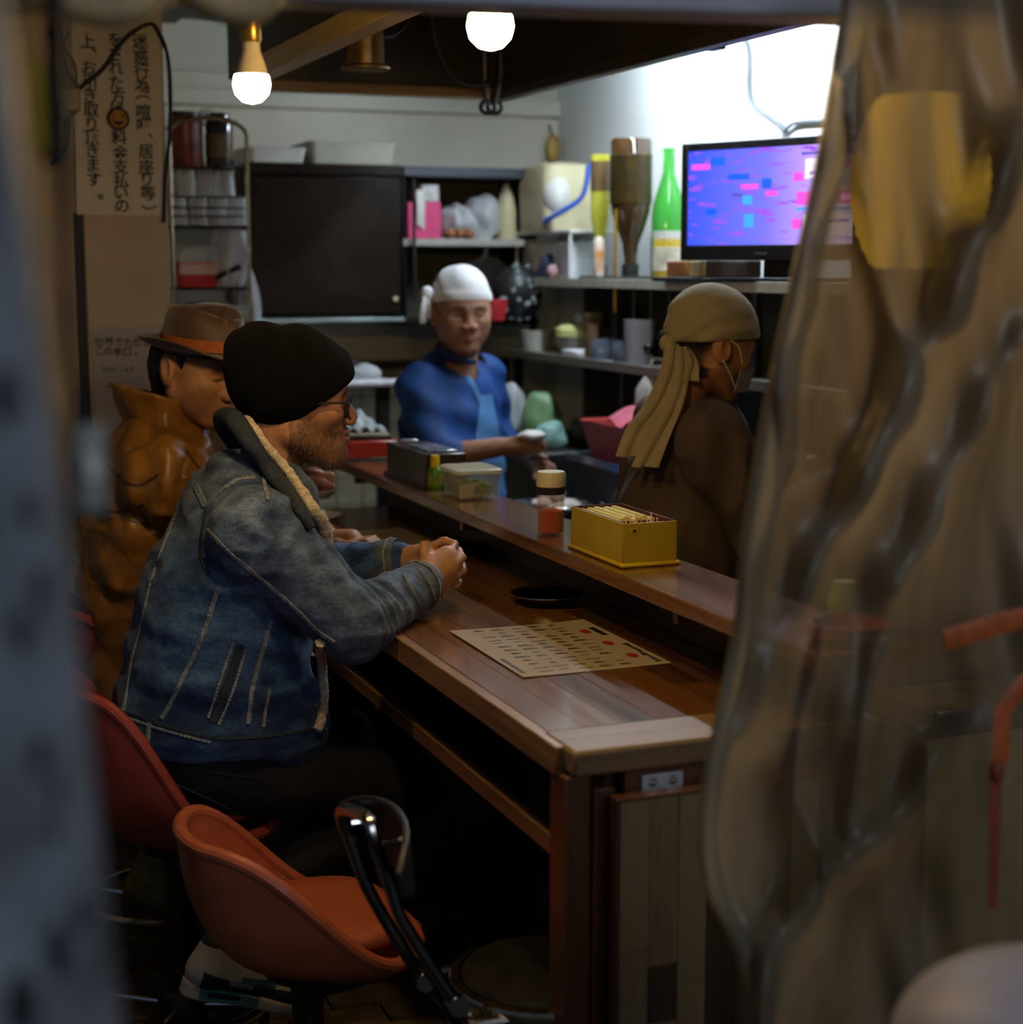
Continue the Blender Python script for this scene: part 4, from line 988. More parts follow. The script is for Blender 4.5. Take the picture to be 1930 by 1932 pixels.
MB().lathe([(0, 0), (.06, 0), (.075, .03), (.07, .08), (.03, .11), (.012, .115), (.012, .13), (0, .13)], (2.36, 4.45, zm), 26).build('body', M_DKMETAL, t)
MB().tube(spline([(2.36, 4.39, zm + .09), (2.36, 4.40, zm + .17), (2.36, 4.50, zm + .17), (2.36, 4.51, zm + .09)], 6), .006, 8).build('handle', M_BLACKP, t)
thing(MB().lathe([(0, 0), (.022, 0), (.026, .11), (.023, .11), (.02, .004), (0, .004)], n=20), 'chopstick_cup', pm('brown_cup', (.16, .09, .04), .5, var=.3), (2.20, 4.90, zm), 'brown cup beside the folded white cloth', 'cup')
thing(wob((0, 0, 0), (.05, .07, .05), 91), 'dark_bundle', pm('dark_green_wrap', (.05, .07, .05), .5, var=.4), (2.22, 5.02, .955), 'dark green bundle on the corner counter', 'bundle', smooth=80)
thing(loft([(rrect(.10, .16, .02), 0), (rrect(.11, .17, .02), .07), (rrect(.10, .16, .018), .075)], (0, 0, 0)), 'olive_box', pm('olive_box', (.16, .16, .10), .5, var=.2), (2.42, 5.42, zm), 'olive box in the corner of the middle shelf', 'box', smooth=50)
# ------------------------------------------------------------------ hood fittings, wall cable, charm
hk = empty('ladle_hooks', (1.72, 4.5, 2.0), 'dark ladles hanging from the back corner of the hood', 'ladle')
for k, (x, y) in enumerate(((915, 150), (945, 140))):
    p = at(x, y, Y=4.55); q = at(x + (5 if k == 0 else -12), 198, Y=4.55)
    MB().tube([Vector((p.x, p.y, 2.365)), p, q], [.010, .012, .006], 8).build('handle', M_DKMETAL, hk)
    MB().tube([q + Vector((.022 * math.cos(a), 0, .018 * math.sin(a) - .006)) for a in [i * math.pi / 6 for i in range(12)]], .006, 8, closed=True).build('hook', M_DKMETAL, hk)
p = at(690, 100, Y=4.0)
sp_ = empty('spot_lamp', p, 'unlit brass can lamp under the hood', 'lamp')
MB().lathe([(.048, -.036), (.058, -.040), (.060, -.034), (.046, -.028), (.044, .05), (.02, .065), (0, .066)], p, 28).build('can', pm('brass_can', (.30, .17, .05), .35, metal=.8, var=.3), sp_)
MB().lathe([(0, -.030), (.046, -.032), (.046, -.034), (0, -.034)], p, 28).build('lens', pm('dull_lens', (.25, .18, .10), .3), sp_)
MB().tube([p + Vector((0, 0, .06)), (p.x, p.y, 2.36)], .008, 8).build('stem', M_DKMETAL, sp_)
MB().tube(spline([p + Vector((.04, 0, .04)), p + Vector((.10, .05, .06)), p + Vector((.16, .1, .14)), (p.x + .2, p.y + .1, 2.36)], 6), .005, 6).build('cable', M_BLACK, sp_)
pts = [at(x, y, Y=4.2) for x, y in ((815, 30), (825, 90), (850, 140), (885, 160), (925, 155))]
tag(MB().tube(spline([pts[0] + Vector((0, 0, .12))] + pts, 6), .006, 6).build('hood_cable', M_BLACK), 'black cable looping under the hood', 'cable')
pts = [at(x, y, X=2.488) for x, y in ((1398, 64), (1412, 100), (1414, 185), (1440, 212), (1472, 236), (1480, 262))]
wc = empty('wall_cable', pts[0], 'grey cable running down the white wall to the television', 'cable')
MB().tube(spline(pts + [Vector((2.47, pts[-1].y, 1.80))], 6), .008, 8).build('main_run', pm('grey_cable', (.13, .15, .17), .5), wc)
pts = [at(x, y, X=2.488) for x, y in ((1480, 248), (1500, 232), (1560, 228), (1640, 230))]
MB().tube(spline(pts, 6), .006, 8).build('side_run', MATS['grey_cable'], wc)
pts = [at(x, y, X=2.1) for x, y in ((1345, 88), (1398, 76), (1470, 45), (1540, 20))]
jb = empty('junction_clip', at(1352, 88, X=1.9), 'small dark box clipped to the hood edge', 'junction box')
c = at(1352, 84, X=1.875); MB().box(c, (.02, .055, .026)).build('box', M_DKMETAL, jb, bevel=.003)
MB().tube(spline([c] + [at(x, y, X=1.88) for x, y in ((1400, 72), (1445, 55), (1500, 30))], 6), .005, 6).build('cable', M_BLACK, jb)
jb.location = c
for ch in jb.children: ch.matrix_parent_inverse = wmat(jb).inverted()
c = at(1042, 280, Y=5.86)
ch_ = empty('wall_charm', (c.x, 5.86, c.z), 'amber hanging ornament in the corner of the back wall', 'ornament')
MB().ball((c.x, 5.855, c.z), (.028, .016, .055), 18, 12).build('body', pm('amber_resin', (.38, .25, .06), .35, var=.4, scale=20), ch_)
MB().tube([(c.x, 5.86, c.z + .05), (c.x, 5.89, c.z + .085)], .004, 6).build('loop', M_DKMETAL, ch_)
# ------------------------------------------------------------------ notices on the pillar
YN = 4.684
nt_ = empty('handwritten_notice', at(225, 405, Y=YN), 'large cream notice with three columns of black brush writing', 'notice')
c00, c10, c01, c11 = at(133, 20, Y=YN), at(303, 20, Y=YN), at(145, 405, Y=YN), at(308, 407, Y=YN)
def nsheet(u, v):
    p = c00.lerp(c10, u).lerp(c01.lerp(c11, u), v); return p + Vector((0, -.004 * math.sin(v * 3.1) * (u - .5) ** 2 * 4, 0))
MB().grid(nsheet, 10, 14, thick=.0015).build('sheet', M_PAPER, nt_, smooth=60)
XD, ZD = Vector((1, 0, 0)), Vector((0, 0, 1))


def glyphs(chars, size, parent, m, name='character', y=YN - .006, bold=.0006):
    for ch, px, py in chars:
        mb = MB(); me = text_mesh(ch, size, extrude=.0005, bold=bold); p = at(px, py, Y=y)
        vs = [v.co.copy() for v in me.vertices]
        if not vs: continue
        cx = (min(v.x for v in vs) + max(v.x for v in vs)) / 2; cz = (min(v.y for v in vs) + max(v.y for v in vs)) / 2
        mb.add([p + XD * (v.x - cx) + ZD * (v.y - cz) + Vector((0, -v.z, 0)) for v in vs], [tuple(f.vertices) for f in me.polygons])
        bpy.data.meshes.remove(me); mb.build(name, m, parent, smooth=0)


col1 = [('迷', 264, 78), ('惑', 266, 107), ('行', 267, 134), ('為', 268, 162), ('︵', 270, 184), ('喧', 271, 210), ('嘩', 272, 236), ('、', 284, 256), ('居', 275, 286), ('座', 276, 315), ('り', 277, 338), ('等', 279, 364), ('︶', 281, 391)]
col2 = [('を', 217, 74), ('さ', 218, 101), ('れ', 219, 127), ('た', 220, 156), ('方', 222, 182), ('は', 222, 206), ('料', 225, 259), ('金', 227, 288), ('支', 228, 314), ('払', 229, 341), ('い', 229, 364), ('の', 230, 389)]
col3 = [('上', 165, 77), ('、', 178, 95), ('お', 168, 127), ('引', 169, 155), ('き', 170, 180), ('取', 172, 208), ('り', 173, 234), ('頂', 174, 259), ('き', 175, 284), ('ま', 176, 311), ('す', 178, 338), ('。', 190, 371)]
for cl in (col1, col2, col3): glyphs(cl, .043, nt_, M_INK)
# round sticker with a carved pumpkin face
c = at(223, 224, Y=YN - .006)
st = empty('pumpkin_sticker', c, 'orange pumpkin face sticker on the handwritten notice', 'sticker')
RXM = rotm(rx=math.pi / 2)
MB().lathe([(0, .003), (.024, .002), (.029, -.001), (0, -.001)], c, 28, RXM).build('face', pm('pumpkin_orange', (.40, .19, .02), .5, var=.3, scale=60), st)
MB().lathe([(.027, .002), (.030, .0025), (.031, -.001), (.027, -.001), (.027, .002)], c, 28, RXM).build('rim', M_INK, st)
for sx in (-1, 1): MB().prism([(sx * .008, .003), (sx * .016, .004), (sx * .011, .012)], .003, .0042, frame_mat(c, XD, ZD)).build('eye', M_INK, st, smooth=0)
MB().prism([(-.017, -.003), (-.010, -.007), (-.005, -.005), (0, -.008), (.005, -.005), (.010, -.007), (.017, -.003), (.010, -.015), (0, -.018), (-.010, -.015)], .003, .0042, frame_mat(c, XD, ZD)).build('grin', M_INK, st, smooth=0)
ps = empty('drink_poster', at(240, 790, Y=YN), 'grey poster with black and red print behind the man in the hat', 'poster')
a, b = at(172, 617, Y=YN), at(330, 840, Y=YN)
MB().span((a.x, YN - .001, b.z), (b.x, YN + .001, a.z)).build('sheet', pm('poster_grey', (.30, .26, .25), .4, var=.1, scale=6), ps, smooth=0)
MB().box((a.x + .015, YN - .0018, a.z - .01), (.03, .001, .014)).build('tape', pm('tape', (.36, .32, .28), .3), ps, smooth=0)
glyphs([('世', 187, 645), ('界', 206, 645), ('で', 224, 646), ('た', 242, 646), ('だ', 260, 646), ('ひ', 278, 646)], .027, ps, M_INK, y=YN - .002, bold=.0004)
glyphs([('こ', 187, 663), ('の', 204, 663), ('辛', 222, 664), ('口', 240, 664), ('。', 256, 668)], .027, ps, M_INK, y=YN - .002, bold=.0004)
glyphs([('T', 196, 697), ('H', 206, 697), ('E', 216, 697), ('J', 229, 697), ('A', 239, 697), ('P', 249, 697)], .016, ps, M_INK, y=YN - .002, bold=.0003)
glyphs([('“', 207, 728), ('D', 226, 735)], .040, ps, pm('poster_red', (.32, .05, .03), .5), y=YN - .002, bold=.002)
# cables over the notice
cb = empty('notice_cable', at(290, 50, Y=4.66), 'black cable looped over the handwritten notice', 'cable')
pts = [at(x, y, Y=4.655) for x, y in ((60, 330), (120, 285), (132, 200), (150, 168), (195, 130), (235, 75), (280, 45), (300, 62), (318, 120), (321, 240), (312, 330), (309, 420))]
MB().tube(spline(pts, 7), .0055, 7).build('loop', M_BLACK, cb)
pts = [at(x, y, Y=4.66) for x, y in ((98, 60), (115, 90), (128, 140), (146, 160), (140, 175), (110, 150), (100, 120))]
MB().tube(spline(pts, 7), .005, 7).build('bundle', pm('brown_flex', (.10, .055, .02), .5), cb)
pts = [at(x, y, Y=4.63) for x, y in ((108, 40), (122, 95), (140, 120), (142, 165), (118, 150), (112, 100), (128, 60))]
MB().tube(spline(pts, 7), .004, 7).build('bundle', MATS['brown_flex'], cb)
bk_ = empty('wall_bracket', at(125, 190, Y=4.6), 'pale bracket on the cream wall left of the notice', 'bracket')
a, b = at(100, 168, Y=4.6), at(150, 212, Y=4.6)
MB().span((a.x, 4.56, b.z), (b.x, 4.68, a.z)).build('plate', pm('pale_bracket', (.30, .22, .12), .5), bk_, bevel=.004)
MB().span((a.x + .01, 4.55, b.z - .02), (b.x - .03, 4.68, b.z)).build('clip', M_DKMETAL, bk_, bevel=.003)
# ------------------------------------------------------------------ dish rack
RY0, RY1 = 5.06, 5.28; RX0, RX1 = at(324, 400, Y=RY0).x, at(468, 400, Y=RY0).x
rk = empty('dish_rack', ((RX0 + RX1) / 2, 5.17, 1.168), 'tall wire dish rack crowded with glasses and containers', 'rack')
M_RACK = pm('brassy_wire', (.55, .46, .30), .25, metal=.9, var=.2)
zt = at(400, 222, Y=RY0).z
for y in (RY0, RY1):
    arc = [(RX0, y, 1.168), (RX0, y, zt - .05)] + [(RX0 + (RX1 - RX0) * (.5 - .5 * math.cos(a)), y, zt - .05 + .05 * math.sin(a)) for a in [math.pi * i / 12 for i in range(1, 12)]] + [(RX1, y, zt - .05), (RX1, y, 1.168)]
    MB().tube(arc, .006, 8).build('side_frame', M_RACK, rk)
SH = [at(400, y, Y=RY0).z for y in (318, 428, 545, 612)]
for z in SH:
    MB().tube([(RX0, RY0, z), (RX1, RY0, z), (RX1, RY1, z), (RX0, RY1, z)], .004, 6, closed=True).build('shelf_frame', M_DKMETAL, rk)
    for k in range(1, 8): MB().tube([(RX0 + (RX1 - RX0) * k / 8, RY0, z), (RX0 + (RX1 - RX0) * k / 8, RY1, z)], .002, 5).build('shelf_wire', M_DKMETAL, rk)
for yy in (372, 392, 408):
    z = at(400, yy, Y=RY0).z; MB().tube([(RX0, RY0 - .004, z), (RX1 - .01, RY0 - .004, z)], .0026, 6).build('guard_wire', M_DKMETAL, rk)
zA, zB, zC, zD_ = [z + .005 for z in SH]
M_CLG = glass('clear_tumbler', (.85, .90, 1.0), .02, .22)
tumb = [(.030, 0), (.0315, .001), (.027, .085), (.026, .088), (0, .088), (0, .083), (.024, .083), (.0285, .001), (.030, 0)]
k = 0
for x in (RX0 + .035, RX0 + .098, RX0 + .161, RX0 + .217):
    for y in (5.10, 5.17, 5.24):
        o = MB().lathe(tumb, (0, 0, 0), 22).build('tumbler', M_CLG); o.location = (x - .01, y, zB); k += 1
        tag(o, 'clear upside down tumbler in the dish rack, %s row, %s' % (('front', 'middle', 'back')[(k - 1) % 3], ('leftmost', 'second from left', 'third from left', 'rightmost')[(k - 1) // 3]), 'glass', 'tumblers in the dish rack')
for ui, (x, y) in enumerate(((RX0 + .055, 5.12), (RX0 + .12, 5.14), (RX0 + .175, 5.12))):
    o = MB().lathe(tumb, (0, 0, 0), 22).build('tumbler', M_CLG); o.location = (x, y, zB + .089)
    tag(o, ('left', 'middle', 'right')[ui] + ' clear tumbler on the upper layer in the dish rack', 'glass', 'upper tumblers in the dish rack')
t = empty('steel_pot_lid', (RX0 + .13, 5.15, zA), 'glass jar and lid on top of the dish rack', 'jar')
MB().lathe([(0, .012), (.025, .012), (.030, .018), (.02, .03), (.006, .034), (0, .035)], (RX0 + .13, 5.15, zt + .0), 24).build('glass_knob', M_CLG, t)
MB().lathe([(.095, .0), (.10, .004), (.06, .016), (0, .018)], (RX0 + .13, 5.17, zt - .005), 28).build('lid', M_CLG, t)
t = empty('coffee_can', (RX0 + .06, 5.15, zA), 'dark red can on the top tier of the dish rack', 'can')
MB().lathe([(0, 0), (.050, 0), (.052, .004), (.052, .145), (.048, .15), (0, .15)], (RX0 + .062, 5.14, zA), 28).build('body', pm('dark_red_can', (.13, .02, .015), .35, var=.3), t)
MB().lathe([(.050, .15), (.050, .165), (0, .167)], (RX0 + .062, 5.14, zA), 28).build('lid', M_BLACKP, t)
t = empty('dark_jar', (RX0 + .16, 5.15, zA), 'dark glass jar beside the red can in the rack', 'jar')
MB().lathe([(0, 0), (.040, 0), (.042, .004), (.042, .13), (.034, .15), (.034, .165), (0, .165)], (RX0 + .165, 5.14, zA), 28).build('body', pm('dark_jar_glass', (.035, .035, .04), .12, var=.5, coat=.8), t)
MB().lathe([(.0425, .03), (.043, .032), (.043, .10), (.0425, .102)], (RX0 + .165, 5.14, zA), 28).build('label_band', pm('amber_band', (.10, .06, .03), .4), t)
t = empty('red_container', (RX0 + .085, 5.12, zC), 'red plastic box with a clear lid in the dish rack', 'container')
loft([(rrect(.115, .13, .015), 0), (rrect(.128, .145, .018), .075), (rrect(.12, .137, .016), .075)], (RX0 + .078, 5.14, zC)).build('body', pm('red_tub', (.45, .025, .03), .35, var=.1), t, smooth=50)
loft([(rrect(.128, .145, .018), .0755), (rrect(.110, .125, .016), .118), (rrect(.09, .10, .012), .125)], (RX0 + .078, 5.14, zC)).build('lid', M_CLG, t, smooth=50)
MB().span((RX0 + .02, 5.066, zC + .038), (RX0 + .136, 5.07, zC + .070)).build('label_band', pm('faded_label', (.45, .30, .26), .5), t, smooth=0)
thing(wob((0, 0, 0), (.060, .085, .115), 61, .10), 'plastic_bag', glass('clear_bag', (.72, .72, .80), .2, .45), (RX1 - .045, 5.14, zC), 'tall clear plastic bag at the right of the dish rack', 'bag', smooth=80)
thing(wob((0, 0, 0), (.035, .05, .13), 66, .10), 'plastic_bag', MATS['clear_bag'], (RX1 + .028, 5.2, 1.3), 'clear bag hanging outside the dish rack', 'bag', smooth=80)
o = MB().tube([(RX0 + .13, 5.07, zC + .03), (RX1 - .03, 5.05, zC + .062)], .009, 8).build('pan_handle', M_BLACKP); tag(o, 'black pan handle sticking out of the dish rack', 'handle')
for k, (x, w, h, c_, lb) in enumerate(((.005, .05, .052, (.05, .045, .03), 'black tin with a yellow band in the bottom of the rack'), (.062, .05, .058, (.10, .06, .10), 'dark purple tin in the bottom of the rack'), (.118, .055, .062, (.16, .24, .22), 'teal box in the bottom of the rack'), (.178, .058, .048, (.34, .44, .44), 'pale teal pack in the bottom right of the rack'))):
    t = empty('small_tin', (RX0 + x + w / 2, 5.12, zD_), lb, 'tin')
    MB().span((RX0 + x, 5.075, zD_), (RX0 + x + w - .004, 5.2, zD_ + h)).build('body', pm('tin_%d' % k, c_, .4, var=.3, scale=40), t, bevel=.003)
    MB().span((RX0 + x + .004, 5.072, zD_ + h * .55), (RX0 + x + w - .008, 5.0755, zD_ + h * .75)).build('band', pm('tin_band_%d' % k, ((.50, .38, .06), (.45, .36, .34), (.30, .42, .40), (.55, .62, .60))[k], .4), t, smooth=0)
# ------------------------------------------------------------------ foreground: post, cable switch, yellow tag
M_POST = pm('weathered_post', (.13, .14, .15), .6, metal=.0, var=.5, scale=14, bump=.4, bscale=30, col2=(.22, .235, .25))
pe1, pe2 = at(44, 200, Y=.84), at(240, 1932, Y=.84)
def post_x(z): return pe1.x + (z - pe1.z) * (pe2.x - pe1.x) / (pe2.z - pe1.z)
pp = empty('front_post', (.05, .85, 0), 'weathered blue-grey post leaning close to the camera', 'post')
mb = MB(); n = 24
rr_ = .082
pathp = [(post_x(z) - rr_, .87, z) for z in np.linspace(0, 2.6, 14)]
MB().tube(pathp, rr_, 28).build('shaft', M_POST, pp)
for px, py, s in ((80, 965, .010), (105, 1110, .010), (5, 745, .014), (60, 1420, .009), (118, 1490, .007), (90, 1790, .014), (185, 1730, .010), (10, 1870, .016), (100, 1570, .006), (20, 1190, .010)):
    p = at(px, py, Y=.87 - .06); z = p.z; ax = Vector((post_x(z) - rr_, .87, z))
    d = p - ax; d.z = 0
    ang_ = math.atan2(d.y, d.x); ang_ = -abs(ang_); q = ax + Vector((math.cos(ang_), math.sin(ang_), 0)) * rr_
    MB().ball(q, (s * .5, s * .5, s * 1.1), 12, 8, rotm(rz=ang_)).build('dent', pm('dark_stain', (.015, .017, .02), .7, var=.3), pp)
cs = empty('cord_switch', at(165, 880, Y=1.12), 'pale inline switch hanging on a black cord', 'switch')
c = at(166, 885, Y=1.12)
MB().span((c.x - .011, 1.108, c.z - .030), (c.x + .0115, 1.132, c.z + .030)).build('body', pm('aged_switch', (.25, .26, .23), .4), cs, bevel=.007, seg=3)
MB().span((c.x - .004, 1.103, c.z - .008), (c.x + .006, 1.109, c.z + .012)).build('button', pm('switch_button', (.60, .60, .54), .4), cs, bevel=.002)
MB().tube(spline([at(x, y, Y=1.12) for x, y in ((112, -60), (116, 150), (120, 420), (128, 640), (150, 760), (160, 810))], 7), .0032, 7).build('cord', M_BLACK, cs)
yt = empty('yellow_tag', at(75, 200, Y=1.15), 'yellow plastic tag on a black rod at upper left', 'tag')
a, b = at(54, 115, Y=1.15), at(97, 295, Y=1.15)
MB().span((a.x, 1.14, b.z), (b.x, 1.16, a.z)).build('plate', pm('yellow_tag', (.75, .46, .01), .5), yt, bevel=.004)
MB().tube([at(104, -40, Y=1.13), at(110, 150, Y=1.13), at(116, 312, Y=1.13)], .0062, 8).build('rod', M_BLACK, yt)
MB().tube([at(84, 300, Y=1.13), at(118, 302, Y=1.13)], .004, 8).build('rod_end', M_BLACK, yt)
# rolled tan sheets tied under the lintel
M_TAN = pm('tan_sheet', (.50, .34, .15), .6, var=.3, scale=20, bump=.2)
rl = empty('rolled_sheet', at(300, -20, Y=1.608), 'rolled tan vinyl sheets bunched under the lintel', 'rolled sheet')
MB().tube(spline([at(x, y, Y=1.58) for x, y in ((20, -40), (90, -25), (150, 5), (215, 18), (275, -5), (330, -50))], 6), .0165, 14).build('roll', M_TAN, rl)
MB().tube(spline([at(x, y, Y=1.608) for x, y in ((290, -60), (360, -25), (420, 5), (468, 15), (500, -8), (512, -60))], 6), .0175, 14).build('roll', M_TAN, rl)
MB().tube(spline([at(x, y, Y=1.66) for x, y in ((-20, -5), (120, -25), (260, -40))], 6), .02, 14).build('roll', M_TAN, rl)
# ------------------------------------------------------------------ right: vinyl curtain and what stands behind it
struct('added_partition', MB().span((1.565, 2.36, 0), (2.5, 2.42, 2.39)), W_DARK, 'added dark partition hiding the bright wall behind the vinyl curtain', smooth=0)  # added dark screen, keeps the bright kitchen wall from showing through the curtain
cr_ = empty('beige_crate', at(1840, 1760, Y=2.2), 'beige crate standing behind the vinyl curtain', 'crate')
a, b = at(1752, 1392, Y=2.2), at(2060, 1760, Y=2.2)
cr_.location = ((a.x + b.x) / 2, 2.27, 0)
MB().span((a.x, 2.2, 0), (b.x, 2.35, a.z)).build('body', pm('beige_board', (.42, .34, .18), .6, var=.1), cr_, bevel=.004)
MB().span((a.x - .004, 2.19, a.z), (b.x, 2.355, a.z + .045)).build('rim', pm('grey_rim', (.14, .12, .11), .4, var=.3), cr_, bevel=.004)
MB().span((a.x + .005, 2.186, a.z + .036), (a.x + .06, 2.192, a.z + .046)).build('clasp', M_CHROME, cr_, bevel=.001)
for k, (px, py, c_, lb) in enumerate(((1560, 1120, (.30, .45, .08), 'small green jar at the near end of the bar shelf'), (1600, 1140, (.16, .14, .14), 'grey jar at the near end of the bar shelf'))): pass
thing(MB().lathe([(0, 0), (.022, 0), (.024, .005), (.024, .05), (.018, .06), (.018, .075), (0, .075)], n=22), 'spice_jar', pm('green_spice', (.30, .42, .10), .35, var=.3), (1.40, 2.16, SZ), 'small green spice jar at the near end of the bar shelf', 'jar')
thing(MB().lathe([(0, 0), (.05, 0), (.062, .012), (.062, .03), (.056, .03), (.05, .012), (0, .012)], n=28), 'red_saucer', pm('red_saucer', (.32, .05, .04), .3), (1.36, 2.08, SZ), 'red saucer at the near end of the bar shelf', 'saucer')


def vinyl(name, col, rough):
    """cloudy plastic sheet: its cloudiness varies over the sheet (stored on the mesh) and with creases"""
    m, nt, b = nodes_of(name); L = nt.links.new
    tc = N(nt, 'ShaderNodeTexCoord'); mp = N(nt, 'ShaderNodeMapping'); mp.inputs['Rotation'].default_value = (0, .42, 0); mp.inputs['Scale'].default_value = (9, 9, 2.2)
    L(tc.outputs['Object'], mp.inputs[0]); no = N(nt, 'ShaderNodeTexNoise', Scale=1.0, Detail=4, Distortion=.8); L(mp.outputs[0], no.inputs['Vector'])
    av = N(nt, 'ShaderNodeAttribute', attribute_name='Col')
    mr = N(nt, 'ShaderNodeMapRange'); mr.inputs['From Min'].default_value = .3; mr.inputs['From Max'].default_value = .7; mr.inputs['To Min'].default_value = -.14; mr.inputs['To Max'].default_value = .12
    L(no.outputs['Fac'], mr.inputs['Value']); ad = N(nt, 'ShaderNodeMath', operation='ADD', use_clamp=True); L(mr.outputs[0], ad.inputs[0]); L(av.outputs['Fac'], ad.inputs[1])
    cr = N(nt, 'ShaderNodeValToRGB'); cr.color_ramp.elements[0].position = .3; cr.color_ramp.elements[1].position = .7
    cr.color_ramp.elements[0].color = rgb(col, .72); cr.color_ramp.elements[1].color = rgb(col, 1.25); L(no.outputs['Fac'], cr.inputs[0])
    L(cr.outputs[0], b.inputs['Base Color']); b.inputs['Roughness'].default_value = rough; b.inputs['Coat Weight'].default_value = .15; b.inputs['Coat Roughness'].default_value = .35
    tl = N(nt, 'ShaderNodeBsdfTranslucent'); L(cr.outputs[0], tl.inputs[0])
    m1 = N(nt, 'ShaderNodeMixShader'); m1.inputs[0].default_value = .5; L(b.outputs[0], m1.inputs[1]); L(tl.outputs[0], m1.inputs[2])
    tr = N(nt, 'ShaderNodeBsdfTransparent'); tr.inputs[0].default_value = (.85, .80, .70, 1)
    m2 = N(nt, 'ShaderNodeMixShader'); L(ad.outputs[0], m2.inputs[0]); L(tr.outputs[0], m2.inputs[1]); L(m1.outputs[0], m2.inputs[2])
    L(m2.outputs[0], nt.nodes['Material Output'].inputs[0]); return m


ctn = empty('vinyl_curtain', (1.2, 1.7, 1.85), 'cloudy clear vinyl curtain gathered at the right of the opening', 'curtain')
EDGE = [(-60, 1600), (50, 1580), (280, 1543), (560, 1484), (760, 1442), (1000, 1402), (1180, 1384), (1400, 1340), (1550, 1317), (1680, 1332), (1800, 1388), (1932, 1402), (2100, 1410)]
RIDGE = [([(1930, 250), (1800, 560), (1690, 800), (1590, 980), (1490, 1180), (1420, 1380)], 42, .050), ([(1800, 1380), (1690, 1560), (1560, 1650), (1470, 1770), (1430, 1932)], 38, .045), ([(1610, 150), (1650, 420), (1700, 640), (1640, 900)], 36, .028),
         ([(1560, 1180), (1520, 1330), (1500, 1500), (1560, 1640)], 22, .030), ([(1930, 640), (1800, 900), (1700, 1100)], 34, .030), ([(1500, 330), (1470, 700), (1520, 900)], 30, .02), ([(1650, 1230), (1630, 1400), (1600, 1560)], 20, .022)]


def edge_x(py):
    P = spline([(x, y, 0) for y, x in EDGE], 6)
    return float(np.interp(py, [q.y for q in P], [q.x for q in P]))


def seg_d(px, py, path_):
    best = 1e9
    for (x0, y0), (x1, y1) in zip(path_, path_[1:]):
        dx, dy = x1 - x0, y1 - y0; t = max(0, min(1, ((px - x0) * dx + (py - y0) * dy) / (dx * dx + dy * dy))); best = min(best, math.hypot(px - x0 - t * dx, py - y0 - t * dy))
    return best


CLOUD = []


def sheet(u, v):
    py = -60 + 2160 * v; ex = EX[min(len(EX) - 1, int(v * (len(EX) - 1) + .5))]; px = ex + (2520 - ex) * u ** 1.35
    rid = sum(a * math.exp(-(seg_d(px, py, q) / w) ** 2) for q, w, a in RIDGE); he = math.exp(-((px - ex - 30) / 34) ** 2)
    fold = .012 * math.sin(px * .021 + py * .006) + .008 * math.sin(px * .047 - py * .011 + 1.1)
    cl = .82 + 2.2 * rid + .16 * he + .17 * max(0, 1 - (py / 760) ** 4)
    cl -= .34 * math.exp(-((px - 1620) / 150) ** 2 - ((py - 1420) / 300) ** 2) + .42 * math.exp(-((px - 1860) / 130) ** 4 - ((py - 1500) / 300) ** 4)
    CLOUD.append(max(.25, min(.97, cl)))
    return at(px, py, Y=1.70 + fold - rid - .022 * he)


NU, NV = 170, 110
EX = [edge_x(-60 + 2160 * j / (NV - 1)) for j in range(NV)]
so_ = MB().grid(sheet, NU, NV).build('sheet', vinyl('cloudy_vinyl', (.23, .185, .12), .35), ctn, smooth=180)
ca = so_.data.color_attributes.new('Col', 'FLOAT_COLOR', 'POINT'); ca.data.foreach_set('color', np.repeat(np.array(CLOUD, np.float32)[:, None], 4, 1).ravel())


def hem(u, v):
    ex = EX[min(NV - 1, int(v * (NV - 1) + .5))]; py = -60 + 2160 * v; w = 46 + 16 * math.sin(v * 5.2) + 8 * math.sin(v * 17)
    a = u * math.pi * 1.1; return at(ex - 2 + w * (.5 - .5 * math.cos(a)), py, Y=1.672 - .016 * math.sin(a))


ho_ = MB().grid(hem, 14, NV).build('hem_fold', vinyl('hem_vinyl', (.30, .27, .19), .3), ctn, smooth=180)
ca = ho_.data.color_attributes.new('Col', 'FLOAT_COLOR', 'POINT'); ca.data.foreach_set('color', [.72] * (4 * len(ho_.data.vertices)))
# paper lantern glowing behind the curtain
lp = at(1735, 345, Y=1.98)
ln = empty('paper_lantern', lp, 'yellow paper lantern glowing behind the vinyl curtain', 'lantern')
prof = []
for i in range(25):
    t = i / 24; prof.append((.055 + .040 * math.sin(math.pi * t) ** .7 + (.0025 if i % 2 else 0), -.12 + .24 * t))
MB().lathe([(0, -.12)] + prof + [(0, .12)], lp, 28).build('shade', emis('lantern_paper', (1, .60, .06), 1.1, .5), ln)
MB().lathe([(.058, .118), (.058, .135), (.03, .14), (0, .14)], lp, 24).build('cap', M_BLACKP, ln)
MB().lathe([(.058, -.118), (.058, -.135), (.03, -.14), (0, -.14)], lp, 24).build('foot', M_BLACKP, ln)
MB().tube([lp + Vector((0, 0, .14)), (lp.x, lp.y, 2.359)], .004, 6).build('cord', M_BLACK, ln)
